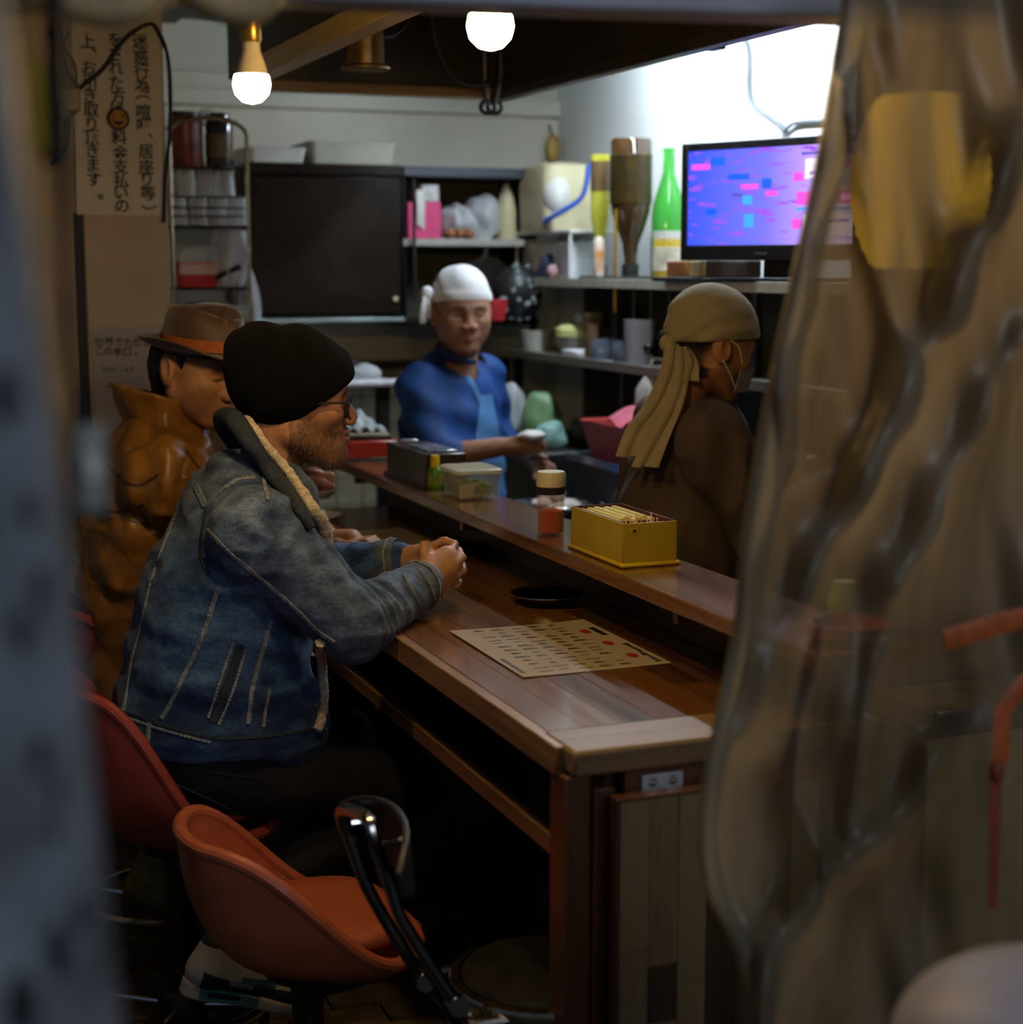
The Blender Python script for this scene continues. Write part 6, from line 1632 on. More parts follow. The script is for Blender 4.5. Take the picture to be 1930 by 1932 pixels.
SEAMS = [  # pixel lines read on the jacket: (path, light seam?, half width)
    ([(352, 892), (372, 922), (388, 955)], 1, .009), ([(388, 955), (420, 925), (450, 906), (480, 902)], 1, .006),
    ([(358, 890), (330, 975), (304, 1040), (284, 1100), (266, 1180), (250, 1240), (240, 1300), (232, 1345)], 1, .0055),
    ([(390, 958), (382, 1000), (380, 1050), (395, 1085)], 0, .005),
    ([(412, 1105), (390, 1180), (365, 1240), (340, 1290), (318, 1335), (305, 1355)], 1, .006),
    ([(512, 1170), (500, 1210), (485, 1260), (474, 1310), (468, 1365)], 1, .006), ([(508, 1300), (500, 1340), (496, 1372)], 1, .004),
    ([(392, 1000), (440, 1048), (500, 1098), (560, 1150), (600, 1190), (632, 1212)], 1, .005),
    ([(208, 1335), (260, 1352), (320, 1372), (400, 1392), (470, 1392), (540, 1385), (600, 1372)], 0, .004),
    ([(206, 1342), (258, 1360), (318, 1380), (398, 1400)], 1, .003),
    ([(497, 900), (500, 920), (505, 945)], 1, .005), ([(455, 1215), (430, 1290), (402, 1362)], 0, .011), ([(440, 1212), (415, 1285), (393, 1355)], 1, .003), ([(464, 1222), (440, 1300), (412, 1368)], 1, .003),
    ([(600, 1200), (598, 1260), (596, 1320), (592, 1370)], 0, .003), ([(283, 1362), (281, 1380), (279, 1398)], 1, .006),
    ([(760, 1085), (775, 1110), (790, 1140)], 1, .004), ([(790, 1075), (808, 1100), (822, 1135)], 1, .003)]
for path_, li, w in SEAMS:
    s = seam(jb, path_, 'seam', M_SEAM if li else M_SEAMD, jk, w=w * .75)
    if li and w > .0025: stitches(jb, path_, M_THREAD, jk, off=w * .48); stitches(jb, path_, M_THREAD, jk, off=-w * .48)
for px, py in ((597, 1219), (598, 1328), (600, 1272)):
    h = drape(jb, [(px - 1, py), (px, py), (px + 1, py)], 1)
    if h:
        p, n_ = h[1] if len(h) > 1 else h[0]; Rb = n_.to_track_quat('Z', 'Y').to_matrix()
        MB().lathe([(0, .0045), (.003, .004), (.0045, .0035), (.0075, .004), (.0085, .002), (.0085, -.002), (0, -.002)], p, 18, Rb).build('button', M_STEEL, jk)
# sleeve cuffs
for w, e, s in ((WR, ER, 1), (WL, EL, 2)):
    w = Vector(w); e = Vector(e); d = (w - e).normalized(); b = e + d * ((w - e).length * .93)
    q = Matrix.Identity(3); Rb = d.to_track_quat('Z', 'Y').to_matrix()
    MB().lathe([(.044, -.045), (.0505, -.043), (.0515, -.02), (.0510, .008), (.0485, .012), (.043, .010), (.041, -.03), (.044, -.045)], b, 30, Rb).build('cuff', pm('cuff_denim', (.085, .10, .125), .8, var=.45, scale=70, bump=.4, bscale=600), jk)
    ring = [b + Rb @ Vector((.0525 * math.cos(a), .0525 * math.sin(a), -.004 + .0015 * math.sin(a * 9))) for a in [2 * math.pi * i / 40 for i in range(40)]]
    MB().tube(ring, .0018, 6, closed=True).build('cuff_seam', M_THREAD, jk)
# collar: dark outside, cream fleece inside and down the front edge
M_COLL = pm('collar_denim', (.026, .034, .050), .85, var=.35, scale=90, bump=.5, bscale=300)
M_FLEECE = pm('cream_fleece', (.62, .52, .36), .95, var=.30, scale=130, bump=1, bscale=240, sheen=.3)


def fuzzy(path, r, seed, name, m, parent, flat=1.0, up=None, amp=.35):
    P = spline(path, 10); n = 12; mb = MB(); _, fr = mb.frames(P); rr = np.random.default_rng(seed)
    for p, (u, w) in zip(P, fr):
        for k in range(n):
            a = 2 * math.pi * k / n; s = (r if isinstance(r, float) else float(np.interp(len(mb.v) // n / len(P), [0, .5, .72, .92, 1], r))) * (1 + amp * (rr.random() - .5)); mb.v.append(tuple(p + (u * math.cos(a) + w * math.sin(a) * flat) * s))
    for i in range(len(P) - 1):
        for k in range(n): mb.f.append((i * n + k, i * n + (k + 1) % n, (i + 1) * n + (k + 1) % n, (i + 1) * n + k))
    mb.f.append(tuple(range(n))); mb.f.append(tuple(range((len(P) - 1) * n, len(P) * n)))
    return mb.build(name, m, parent, smooth=80)


def onj(px, py, Y, off=.004):
    h = jb.ray_cast(CAM, ray(px, py).normalized()); return h[0] + h[1] * off if Y > 0 and h[0] is not None and h[0].y < Y + .12 else Vector(A3(px, py, abs(Y)))


near = [(436, 788, 3.20), (448, 800, 3.135), (474, 838, 3.095), (504, 886, 3.085), (534, 930, 3.09), (560, 968, 3.10), (582, 1004, 3.11)]
nw = [onj(x, y, Y, .010) for x, y, Y in near]; far = [Vector((p.x, 6.4 - p.y, p.z)) for p in nw[1:]]
cpt = spline(far[::-1] + nw, 8)
MB().tube(cpt, [.010 + .012 * math.sin(math.pi * i / (len(cpt) - 1)) ** .8 for i in range(len(cpt))], 14, flat=.85, up=(0, 0, 1)).build('collar', M_COLL, jk, smooth=60)
fl_ = [(462, 790, 3.20), (474, 800, 3.13), (500, 838, 3.095), (530, 884, 3.085), (558, 926, 3.09), (582, 962, 3.10), (600, 996, 3.11), (613, 1034, -3.09), (620, 1072, -3.10), (618, 1110, -3.11)]
fw_ = [onj(x, y, Y, .012) for x, y, Y in fl_]; ff = [Vector((p.x, 6.4 - p.y, p.z)) for p in fw_[1:]]
fuzzy(ff[::-1] + fw_, (.014, .008, .0095, .017, .019), 4, 'fleece_lining', M_FLEECE, jk)
fuzzy([onj(*q) for q in ((606, 1208, 3.05), (607, 1250, 3.05), (607, 1300, 3.05), (606, 1345, 3.05), (596, 1376, 3.05))], .0095, 6, 'fleece_edge', M_FLEECE, jk)
# beanie
def bean(p):
    x, y, z = p
    d = ell(p, (-.002, 0, .046), (.114, .090, .096)); d = smin(d, ell(p, (-.066, 0, .094), (.048, .058, .048)), .035)
    d = d - .0025 * np.sin(38 * np.arctan2(y, z + .05) * 0 + x * 90 + z * 45 + np.sin(y * 60)) * np.clip((z - .06) / .05, 0, 1)
    pl = (z - (.050 + .69 * (x - .115))) / math.sqrt(1 + .69 ** 2)
    d = d - .0045 / (1 + np.exp((pl - .052) / .003))
    return smax(d, -pl, .008)


V, Q = implicit(bean, (-.135, -.11, -.12), (.135, .11, .155), .0036)
V = V + normals(V, Q) * (.0022 * vnoise(V, 30) + .0010 * vnoise(V, 110))[:, None].astype(f32)
sdf_obj('beanie', xform(V, OM, RM, KM), Q, pm('black_knit', (.0026, .0027, .0032), 1.0, var=.35, scale=120, bump=.8, bscale=420, sheen=.02, spec=.15), man)
# glasses
gl = MB().tube([LW((.092, s * .068, .006)) for s in (-1,)] + [LW((.02, -.083, .008))], .0022, 8).build('glasses', M_BLACKP, man)
MB().tube([LW((.092, .068, .006)), LW((.02, .083, .008))], .0022, 8).build('temple_arm', M_BLACKP, gl)
for s in (-1, 1):
    cen = Vector((.103, s * .036, -.003)); ring = []
    for i in range(28):
        a = 2 * math.pi * i / 28; ring.append(LW(cen + Vector((-.010 * abs(math.cos(a)) * (1 if s * math.cos(a) > 0 else 0), .028 * math.cos(a), .0215 * math.sin(a) + .004 * (math.sin(a) > 0)))))
    MB().tube(ring, .0021, 8, closed=True).build('rim', M_BLACKP, gl)
    mb = MB(); mb.v = [tuple(p) for p in ring]; mb.f = [tuple(range(28))]; mb.build('lens', glass('brown_lens', (.16, .08, .04), .05, .35), gl, smooth=0)
MB().tube([LW((.107, -.010, .004)), LW((.110, 0, .007)), LW((.107, .010, .004))], .002, 8).build('bridge', M_BLACKP, gl)
# trousers
KR, KL, AR, AL = (.985, 3.07, .505), (1.03, 3.36, .515), (.60, 3.10, .265), (.93, 3.42, .13)


def trou(p):
    d = ell(p, (.575, 3.2, .612), (.150, .185, .108))
    d = smin(d, chain(p, ((.60, 3.11, .582), KR, AR), (.092, .064, .044)), .03)
    d = smin(d, chain(p, ((.60, 3.29, .582), KL, AL), (.092, .064, .044)), .03)
    return d


V, Q = implicit(trou, (.40, 2.96, .08), (1.12, 3.5, .735), .008)
V = V + normals(V, Q) * (.005 * vnoise(V, 18) + .003 * vnoise(V, 40))[:, None].astype(f32)
tr_ = sdf_obj('trousers', V, Q, pm('black_jeans', (.010, .010, .012), .85, var=.35, scale=60, bump=.4, bscale=500), man)
tb = bvh_of(tr_)
seam(tb, [(330, 1478), (400, 1510), (460, 1540)], 'seam', M_SEAMD, tr_, w=.0015); seam(tb, [(380, 1452), (430, 1462), (490, 1468)], 'seam', M_SEAMD, tr_, w=.0012)
# trainers


def shoe_obj(heel, yaw, pitch, k=1.0):
    R = Matrix.Rotation(yaw, 3, 'Z') @ Matrix.Rotation(pitch, 3, 'Y')

    def up(p):
        x, y, z = p
        d = cap(p, (.045, 0, .058), (.20, .004, .042), .040, .034); d = smin(d, ell(p, (.245, .004, .036), (.050, .042, .030)), .03)
        d = smin(d, cap(p, (.045, 0, .06), (.050, 0, .115), .038, .036), .03)
        d = smin(d, cap(p, (.08, 0, .095), (.16, 0, .075), .030, .028), .03)
        return smax(d, .022 - z, .004)

    def so(p):
        x, y, z = p; wv = np.interp(x, [0, .04, .12, .22, .29], [.030, .036, .031, .045, .030]).astype(f32)
        d = smax(np.abs(y) - wv, np.abs(x - .145) - .146, .03); zt = .036 - .012 * np.clip((x - .05) / .2, 0, 1)
        zb = .022 * np.clip((x - .24) / .06, 0, 1) ** 2
        return smax(smax(d, z - zt, .006), zb - z, .006)
    V, Q = implicit(up, (-.02, -.07, 0), (.32, .07, .17), .0024); x, y, z = V.T
    C = np.tile(np.array((.46, .42, .37), f32), (len(V), 1))
    nav = (z < .052 + .020 * np.clip((.12 - x) / .1, 0, 1)) & (x > .03); C[nav] = (.012, .014, .028)
    te = (x > .12) & (x < .20) & (z > .052) & (z < .070); C[te] = (.05, .16, .14)
    lg = (x > .095) & (x < .150) & (np.abs(z - .050 + .1 * (x - .12)) < .006); C[lg] = (.30, .30, .34)
    C[(z > .122)] = (.015, .015, .018)
    o = sdf_obj('shoe', xform(V, heel, R, k), Q, pcol('trainer_upper', .6, .1, 70, .2, 400), man, C)
    V, Q = implicit(so, (-.02, -.07, -.01), (.32, .07, .06), .0024); x, y, z = V.T
    C = np.tile(np.array((.48, .40, .30), f32), (len(V), 1)); te = (x > .035) & (x < .17) & (z > .004); C[te] = (.07, .22, .18)
    ho = (x > .055) & (x < .13) & (np.abs(z - .018) < .006); C[ho] = (.008, .010, .010)
    sdf_obj('sole', xform(V, heel, R, k), Q, pcol('trainer_sole', .5, .1, 70, .1, 300), o, C)
    lm = pm('dark_lace', (.02, .02, .025), .7)
    for i in range(3):
        a = Vector(heel) + R @ (Vector((.10 + .03 * i, -.026, .100 - .012 * i)) * k); b = Vector(heel) + R @ (Vector((.112 + .03 * i, .026, .100 - .012 * i)) * k)
        MB().tube([a, (a + b) / 2 + Vector((0, 0, .009)), b], .003, 6).build('lace', lm, o)
    return o


shoe_obj(A3(338, 1872, 3.05), -.05, .30, .88)
shoe_obj((.86, 3.44, .0), .05, 0, .95)
# dark tee shirt in the open jacket front
V, Q = implicit(lambda p: smax(loftz(p, [(.60, .66, 3.2, .12, .14), (.95, .70, 3.2, .115, .13), (1.08, .725, 3.2, .085, .10), (1.135, .735, 3.2, .068, .085)]), -cap(p, (.73, 3.2, 1.0), (.75, 3.2, 1.3), .03, .07), .01), (.50, 3.02, .58), (.86, 3.38, 1.16), .009)
sdf_obj('shirt', V, Q, pm('dark_tee', (.02, .022, .03), .85, var=.3), man)
# ------------------------------------------------------------------ man in the felt hat
hm = empty('person', (.61, 3.8, .5), 'seated person in a brown felt hat and mustard leather coat looking down', 'person')
K2 = 1.06; f2 = RT * math.cos(.60) - FH * math.sin(.60); R2 = frame(f2, .24, 0); O2 = at(314, 697, Y=3.69) - R2 @ (Vector((-.012, -.079, 0)) * K2)
V, Q = implicit(head_fn(neck=((-.02, 0, -.06), (-.015, 0, -.20)), jaw=.97, nose=.96, cheek=.001, low=True), (-.13, -.105, -.23), (.155, .105, .145), .0029)
C = head_cols(V, (.54, .275, .145), (.40, .15, .09), (.035, .022, .015), hair=(.018, .013, .010))
h2 = (xform(V, O2, R2, K2), Q, C)
hp = at(592, 903, Y=3.62)


def fist(p):
    q = tuple(hp); P = lambda a, b, c: (q[0] + a, q[1] + b, q[2] + c)
    d = cap(p, P(-.035, .0, -.045), P(0, 0, 0), .024, .027)
    for i in range(4): d = smin(d, finger(p, (P(.004, -.026 + .017 * i, .012), P(.032, -.024 + .016 * i, .008 - .003 * i), P(.034, -.022 + .015 * i, -.016), P(.014, -.02 + .014 * i, -.020)), .0092), .004)
    return smin(d, finger(p, (P(-.012, -.028, .0), P(.012, -.034, -.006), P(.03, -.026, -.014)), .010), .004)


Vf, Qf = implicit(fist, (hp.x - .09, hp.y - .06, hp.z - .09), (hp.x + .06, hp.y + .06, hp.z + .05), .0026)
S2, E2, W2 = (.60, 3.57, 1.09), (.83, 3.52, .905), (hp.x - .045, hp.y, hp.z - .06)
S2L, E2L, W2L = (.64, 3.98, 1.09), (.84, 4.03, .91), (1.04, 3.88, .885)


def hand_at(c, d):
    c = np.array(c); d = np.array(d) / np.linalg.norm(d); s = np.cross(d, (0, 0, 1))

    def fn(p):
        e = cap(p, c, c + d * .06, .026, .030)
        for i in range(4): o = s * (.024 - .016 * i); e = smin(e, finger(p, (c + d * .075 + o, c + d * .11 + o + (0, 0, .006), c + d * .135 + o - (0, 0, .012)), .009), .005)
        return smin(e, finger(p, (c + d * .02 + s * .02, c + d * .055 + s * .045, c + d * .085 + s * .04), .0105), .008)
    return fn


Vl, Ql = implicit(hand_at(W2L, (.7, -.6, 0)), (W2L[0] - .06, W2L[1] - .17, .845), (W2L[0] + .17, W2L[1] + .08, .95), .0035)


def core2(p):
    d = loftz(p, [(.52, .60, 3.78, .11, .14), (.95, .605, 3.78, .10, .16), (1.10, .615, 3.78, .06, .12), (1.18, .62, 3.78, .05, .055)])
    for s, e, w in ((S2, E2, W2), (S2L, E2L, W2L)): d = smin(d, chain(p, (s, e, w), (.05, .04, .027)), .03)
    return d


Vc, Qc = implicit(core2, (.42, 3.40, .5), (1.10, 4.12, 1.22), .013)
bd = join_meshes([h2, (Vf, Qf, skin_col(Vf, (.46, .20, .13))), (Vl, Ql, skin_col(Vl, SK2)), (Vc, Qc, skin_col(Vc, SK2))])
sdf_obj('body', bd[0], bd[1], M_SKIN, hm, bd[2])
LW2 = lambda v: O2 + R2 @ (Vector(v) * K2)
# hair at the temple and nape
def hair2(p):
    x, y, z = p; d = ell(p, (-.020, 0, .040), (.102, .083, .088)); d = smax(d, -(ell(p, (-.012, 0, .042), (.094, .073, .084))), .002)
    q = (x, np.abs(y), z); d = smin(d, cap(q, (.022, .070, .03), (.033, .068, .006), .010, .003), .016); d = smin(d, cap(q, (-.06, .05, -.01), (-.055, .045, -.062), .028, .018), .02)
    d = smin(d, cap(q, (-.085, .01, .0), (-.07, .01, -.065), .03, .02), .02)
    face = .045 - x; d = smax(d, (x - .052), .004)
    d = smax(d, z - .040 - .14 * x, .004)
    return smax(d, -(cap(q, (-.012, .085, -.03), (-.010, .085, .03), .018, .020)), .006)


V, Q = implicit(hair2, (-.14, -.10, -.10), (.07, .10, .14), .004)
V = V + normals(V, Q) * (.003 * vnoise(V * np.array([1, 1, .3], f32), 160))[:, None].astype(f32)
sdf_obj('hair', xform(V, O2, R2, K2), Q, pm('black_hair', (.014, .010, .008), .5, var=.5, scale=150, bump=.6, bscale=300, stretch=(1, 1, .2)), hm)
# felt hat
M_FELT = pm('brown_felt', (.095, .048, .022), .55, var=.12, scale=60, bump=.15, bscale=300, sheen=.3)
RH = frame(f2, .10, 0); OH = O2 + RH @ Vector((.022, 0, .050))
LH = lambda v: OH + RH @ (Vector(v) * 1.08)
ht = MB()
nb = 56


def brim(u, v):
    a = 2 * math.pi * u; r = .085 + .050 * v; x = r * 1.10 * math.cos(a); y = r * .98 * math.sin(a)
    z = .0 + .026 * v * v * abs(math.sin(a)) ** 1.6 - .020 * v * v * max(0, math.cos(a)) ** 2 + .012 * v * v * max(0, -math.cos(a)) ** 3
    return LH((x, y, z))


hat = MB().grid(brim, nb + 1, 8, thick=.004).build('hat', M_FELT, hm, smooth=60)
cr = MB(); rows = []
for j, (s, z) in enumerate(((1.02, -.012), (1.0, .0), (.975, .03), (.93, .06), (.86, .080), (.74, .090), (.5, .086), (.25, .078), (.02, .075))):
    for i in range(48):
        a = 2 * math.pi * i / 48; c, sn = math.cos(a), math.sin(a); x = .100 * s * c; y = .082 * s * sn
        fz = z * (1 - .16 * max(0, c) * (z > .02)); pin = .020 * max(0, c) * math.exp(-((abs(sn) - .6) / .3) ** 2) * min(1, max(0, z - .025) / .03)
        y -= math.copysign(pin, sn); cre = -.016 * math.exp(-(y / .03) ** 2) * (j >= 5) * (1 if abs(x) < .07 else .5)
        cr.v.append(tuple(LH((x, y, fz + cre))))
for j in range(8):
    for i in range(48): cr.f.append((j * 48 + i, j * 48 + (i + 1) % 48, (j + 1) * 48 + (i + 1) % 48, (j + 1) * 48 + i))
cr.build('crown', M_FELT, hat, smooth=70)
MB().grid(lambda u, v: LH((.1015 * math.cos(2 * math.pi * u) * (1.004 - .012 * v), .0835 * math.sin(2 * math.pi * u) * (1.004 - .012 * v), .002 + .024 * v)), 49, 4, thick=.0025).build('hat_band', pm('rust_band', (.42, .105, .03), .6, var=.2, scale=80), hat, smooth=60)
# coat
CK = [(.50, .60, 3.78, .19, .22), (.62, .60, 3.78, .185, .225), (.80, .60, 3.78, .168, .218), (.95, .605, 3.78, .160, .222), (1.06, .615, 3.78, .145, .215), (1.13, .622, 3.78, .115, .165), (1.19, .626, 3.78, .085, .11), (1.235, .63, 3.78, .07, .085)]


def coat(p):
    d = loftz(p, CK); d = d - .005 * np.sin(p[2] * 48 + p[0] * 30 + np.sin(p[1] * 18) * 1.5)
    for s, e, w in ((S2, E2, W2), (S2L, E2L, W2L)):
        e2 = tuple(np.array(e) + (np.array(w) - np.array(e)) * .92); a = smin(cap(p, s, e, .088, .068), cap(p, e, e2, .065, .045), .03)
        ax = np.array(e) - np.array(s); ax /= np.linalg.norm(ax); t = (p[0] - s[0]) * ax[0] + (p[1] - s[1]) * ax[1] + (p[2] - s[2]) * ax[2]
        a = a - .006 * np.sin(t * 75 + p[2] * 40 + p[0] * 25); d = smin(d, a, .022)
    return smax(d, -cap(p, (.64, 3.78, 1.1), (.66, 3.78, 1.32), .055, .08), .012)


V, Q = implicit(coat, (.36, 3.36, .49), (1.06, 4.15, 1.26), .0066)
V = V + normals(V, Q) * (.0075 * (1 - 4 * np.abs(vnoise(V * np.array([1.2, 1.2, 1.7], f32), 10))) + .004 * (1 - 4 * np.abs(vnoise(V, 24))) + .002 * vnoise(V, 60))[:, None].astype(f32)
M_COAT = pm('mustard_leather', (.27, .115, .014), .42, var=.25, scale=14, bump=.3, bscale=90, coat=.08)
ck = sdf_obj('leather_coat', V, Q, M_COAT, hm)
cbv = bvh_of(ck)
cl = [(236, 722, 3.80), (244, 730, 3.73), (264, 748, 3.68), (296, 776, 3.665), (330, 806, 3.675), (352, 836, 3.70)]
cw = [Vector(A3(*q)) for q in cl]
def cband(u, v):
    P = CP; i = min(len(P) - 1, int(u * (len(P) - 1) + .5)); p = P[i]; out = Vector((-.35, -.9 if p.y < 3.78 else .9, 0))
    return p + Vector((0, 0, .030 - .055 * v)) + out * (.004 + .026 * v)
CP = spline([Vector((p.x, 7.56 - p.y, p.z)) for p in cw[1:]][::-1] + cw, 8)
def ccol(p):
    x, y, z = p; cx, cy_ = .640, 3.78; r = np.sqrt((x - cx + .12 * (z - 1.17)) ** 2 + ((y - cy_) * 1.02) ** 2); R = .080 + .22 * (z - 1.17)
    d = np.abs(r - R) - .0065 - .002 * np.sin(np.arctan2(y - cy_, x - cx) * 9 + z * 40)
    d = smax(d, z - (1.288 - .28 * (x - .53)), .008); d = smax(d, 1.13 - z, .004)
    return smax(d, -ell(p, (.76, 3.74, 1.22), (.085, .05, .16)), .008)


Vc_, Qc_ = implicit(ccol, (.48, 3.63, 1.12), (.78, 3.93, 1.34), .0042)
Vc_ = Vc_ + normals(Vc_, Qc_) * (.004 * vnoise(Vc_, 40))[:, None].astype(f32)
sdf_obj('collar', Vc_, Qc_, M_COAT, ck)
for path_ in ([(205, 880), (230, 905), (262, 915), (300, 895)], [(195, 960), (230, 965), (270, 950)], [(352, 850), (372, 880), (392, 905)]): seam(cbv, path_, 'seam', pm('coat_seam', (.10, .038, .008), .5), ck, w=.003)
c = at(376, 812, Y=3.70)
MB().grid(lambda u, v: Vector((c.x - .012 + .03 * u - .012 * v, c.y - .004 + .05 * u, c.z + .02 - .075 * v)), 6, 8, thick=.006).build('scarf', pm('plum_scarf', (.07, .05, .09), .7, var=.2), hm, smooth=60)
for k in range(2): MB().tube([Vector((c.x - .012, c.y - .008, c.z + .012 - .012 * k)), Vector((c.x + .012, c.y + .03, c.z + .014 - .012 * k))], .002, 6).build('scarf_stripe', M_WHITEP, hm)
V, Q = implicit(lambda p: smin(ell(p, (.60, 3.78, .615), (.15, .19, .11)), smin(chain(p, ((.62, 3.69, .58), (1.02, 3.68, .52), (.86, 3.70, .08)), (.09, .065, .045)), chain(p, ((.62, 3.87, .58), (1.02, 3.9, .52), (.9, 3.9, .08)), (.09, .065, .045)), .02), .03), (.42, 3.55, .0), (1.12, 4.02, .74), .012)
sdf_obj('trousers', V, Q, pm('brown_trousers', (.05, .035, .022), .8, var=.2), hm)
for y in (3.70, 3.90):
    o = MB().ball((.94, y, .045), (.13, .045, .045), 20, 12).build('shoe', pm('brown_shoe', (.03, .018, .012), .35, var=.2), hm)
# ------------------------------------------------------------------ standing cook in blue
ck1 = empty('person', (1.66, 4.75, 0), 'standing cook in a blue jacket and apron wearing a white headscarf', 'person')
O3 = at(870, 592, Y=4.70); f3 = -FH * .96 + RT * .26; R3 = frame(f3, .06, 0); K3 = 1.02
V, Q = implicit(head_fn(neck=((-.03, 0, -.06), (-.03, 0, -.20)), nose=.95, cheek=.003), (-.13, -.105, -.23), (.155, .105, .145), .0034)
C = head_cols(V, (.32, .165, .105), (.25, .09, .07), (.015, .010, .008), hair=(.012, .009, .008))
h3 = (xform(V, O3, R3, K3), Q, C); LW3 = lambda v: O3 + R3 @ (Vector(v) * K3)
f3b = (RT * .86 - FH * .5); R3b = frame(f3b); BX, BY = 1.675, 4.78
TL = lambda x, y, z: tuple(Vector((BX, BY, 0)) + R3b @ Vector((x, y, z)))
S3, E3, W3 = TL(-.01, -.160, 1.19), A3(822, 862, 4.60), A3(952, 842, 4.50)
S3L, E3L, W3L = TL(.0, .185, 1.20), A3(935, 830, 4.90), A3(1005, 868, 4.68)


def loc3(p):
    x, y = p[0] - BX, p[1] - BY; a = np.array(R3b); return (x * a[0, 0] + y * a[1, 0], x * a[0, 1] + y * a[1, 1], p[2] + 0 * x)


def hand3(w, tips, thumb):
    w = np.array(w)

    def fn(p):
        c = np.array(A3(*tips[0][0])); d = None
        for t in tips: e = finger(p, tuple(A3(*q) for q in t), .0095); d = e if d is None else smin(d, e, .004)
        m = np.mean([A3(*t[0]) for t in tips], 0); d = smin(d, cap(p, w, m, .026, .032), .012)
        return smin(d, finger(p, tuple(A3(*q) for q in thumb), .0105), .006)
    return fn


tipsR = [((990, 834, 4.47), (1010, 834, 4.46), (1026, 838, 4.455)), ((992, 840, 4.475), (1012, 842, 4.465), (1028, 845, 4.46)), ((990, 846, 4.48), (1008, 848, 4.47), (1022, 850, 4.465)), ((986, 850, 4.485), (1002, 852, 4.475), (1014, 853, 4.47))]
tipsL = [((1020, 868, 4.66), (1042, 880, 4.64), (1050, 897, 4.63)), ((1018, 876, 4.66), (1034, 888, 4.64), (1040, 902, 4.63)), ((1012, 880, 4.66), (1022, 894, 4.64), (1024, 905, 4.63)), ((1004, 880, 4.66), (1010, 894, 4.64), (1010, 903, 4.63))]
VR, QR = implicit(hand3(W3, tipsR, ((968, 832, 4.48), (985, 824, 4.46), (1000, 826, 4.455))), (W3[0] - .06, 4.36, .93), (W3[0] + .19, 4.60, 1.06), .004)
VL, QL = implicit(hand3(W3L, tipsL, ((1002, 862, 4.66), (1016, 858, 4.63), (1030, 864, 4.62))), (W3L[0] - .06, 4.52, .84), (W3L[0] + .15, 4.78, 1.03), .004)


def core3(p):
    d = loftz(loc3(p), [(.05, 0, 0, .09, .14), (.8, 0, 0, .11, .15), (1.05, 0, 0, .11, .16), (1.2, 0, 0, .07, .13), (1.29, .0, 0, .05, .055)])
    for s, e, w in ((S3, E3, W3), (S3L, E3L, W3L)): d = smin(d, chain(p, (s, e, w), (.048, .042, .029)), .03)
    return d


Vc, Qc = implicit(core3, (1.44, 4.40, .04), (2.02, 5.06, 1.32), .014)
SK3 = (.32, .165, .105)
bd = join_meshes([h3] + [(v, q, skin_col(v, SK3)) for v, q in ((VR, QR), (VL, QL), (Vc, Qc))])
sdf_obj('body', bd[0], bd[1], M_SKIN, ck1, bd[2])


def jk3(p):
    d = loftz(loc3(p), [(.70, 0, 0, .135, .185), (.85, 0, 0, .145, .185), (1.0, 0, 0, .145, .19), (1.12, .0, 0, .13, .185), (1.20, -.0, 0, .10, .16), (1.26, -.01, 0, .07, .09), (1.30, -.01, 0, .062, .072)])
    for s, e, w in ((S3, E3, W3), (S3L, E3L, W3L)):
        e2 = tuple(np.array(e) + (np.array(w) - np.array(e)) * .22); a = smin(cap(p, s, e, .074, .060), cap(p, e, e2, .058, .052), .03); d = smin(d, a, .025)
    return smax(d - .004 * np.sin(p[2] * 60 + p[0] * 25), -cap(p, tuple(O3 + Vector((0, .02, -.15))), tuple(O3), .045, .06), .01)


V, Q = implicit(jk3, (1.38, 4.42, .68), (2.02, 5.08, 1.34), .009)
V = V + normals(V, Q) * (.005 * vnoise(V, 16))[:, None].astype(f32)
j3 = sdf_obj('blue_jacket', V, Q, pm('royal_blue_cloth', (.005, .046, .21), .7, var=.25, scale=20, bump=.2, bscale=200), ck1)
jv = bvh_of(j3)
# apron with bib and neck strap, lying on the jacket
m_ap = pm('pale_blue_apron', (.075, .21, .46), .75, var=.1)
seam(jv, [(862, 672), (880, 705), (900, 745), (918, 790)], 'apron_strap', m_ap, ck1, w=.012, t=.004)
mb = MB(); rows = []
for i in range(14):
    y = 745 + i * 17; w0, w1 = 905 - i * 2.2, 925 + i * 3.4
    row = []
    for k in range(8):
        px = w0 + (w1 - w0) * k / 7; h = jv.ray_cast(CAM, ray(px, y).normalized())
        row.append(h[0] + h[1] * .006 if h[0] is not None else None)
    rows.append(row)
for i, row in enumerate(rows):
    last = None
    for k in range(8):
        if row[k] is None: row[k] = (last if last is not None else at(905, 800, Y=4.66)) + Vector((.004, .004, 0)) if last is not None else at(905, 745 + 17 * i, Y=4.66)
        last = row[k]
for row in rows: mb.v += [tuple(p) for p in row]
for i in range(13):
    for k in range(7): mb.f.append((i * 8 + k, i * 8 + k + 1, (i + 1) * 8 + k + 1, (i + 1) * 8 + k))
mb.build('apron', m_ap, ck1, smooth=80)
V, Q = implicit(lambda p: smin(chain(loc3(p), ((0, -.09, .85), (.01, -.1, .45), (0, -.1, .06)), (.10, .075, .06)), chain(loc3(p), ((0, .09, .85), (.01, .1, .45), (0, .1, .06)), (.10, .075, .06)), .03), (1.40, 4.5, .02), (1.9, 5.06, .97), .016)
sdf_obj('trousers', V, Q, pm('dark_trousers', (.02, .02, .03), .8), ck1)
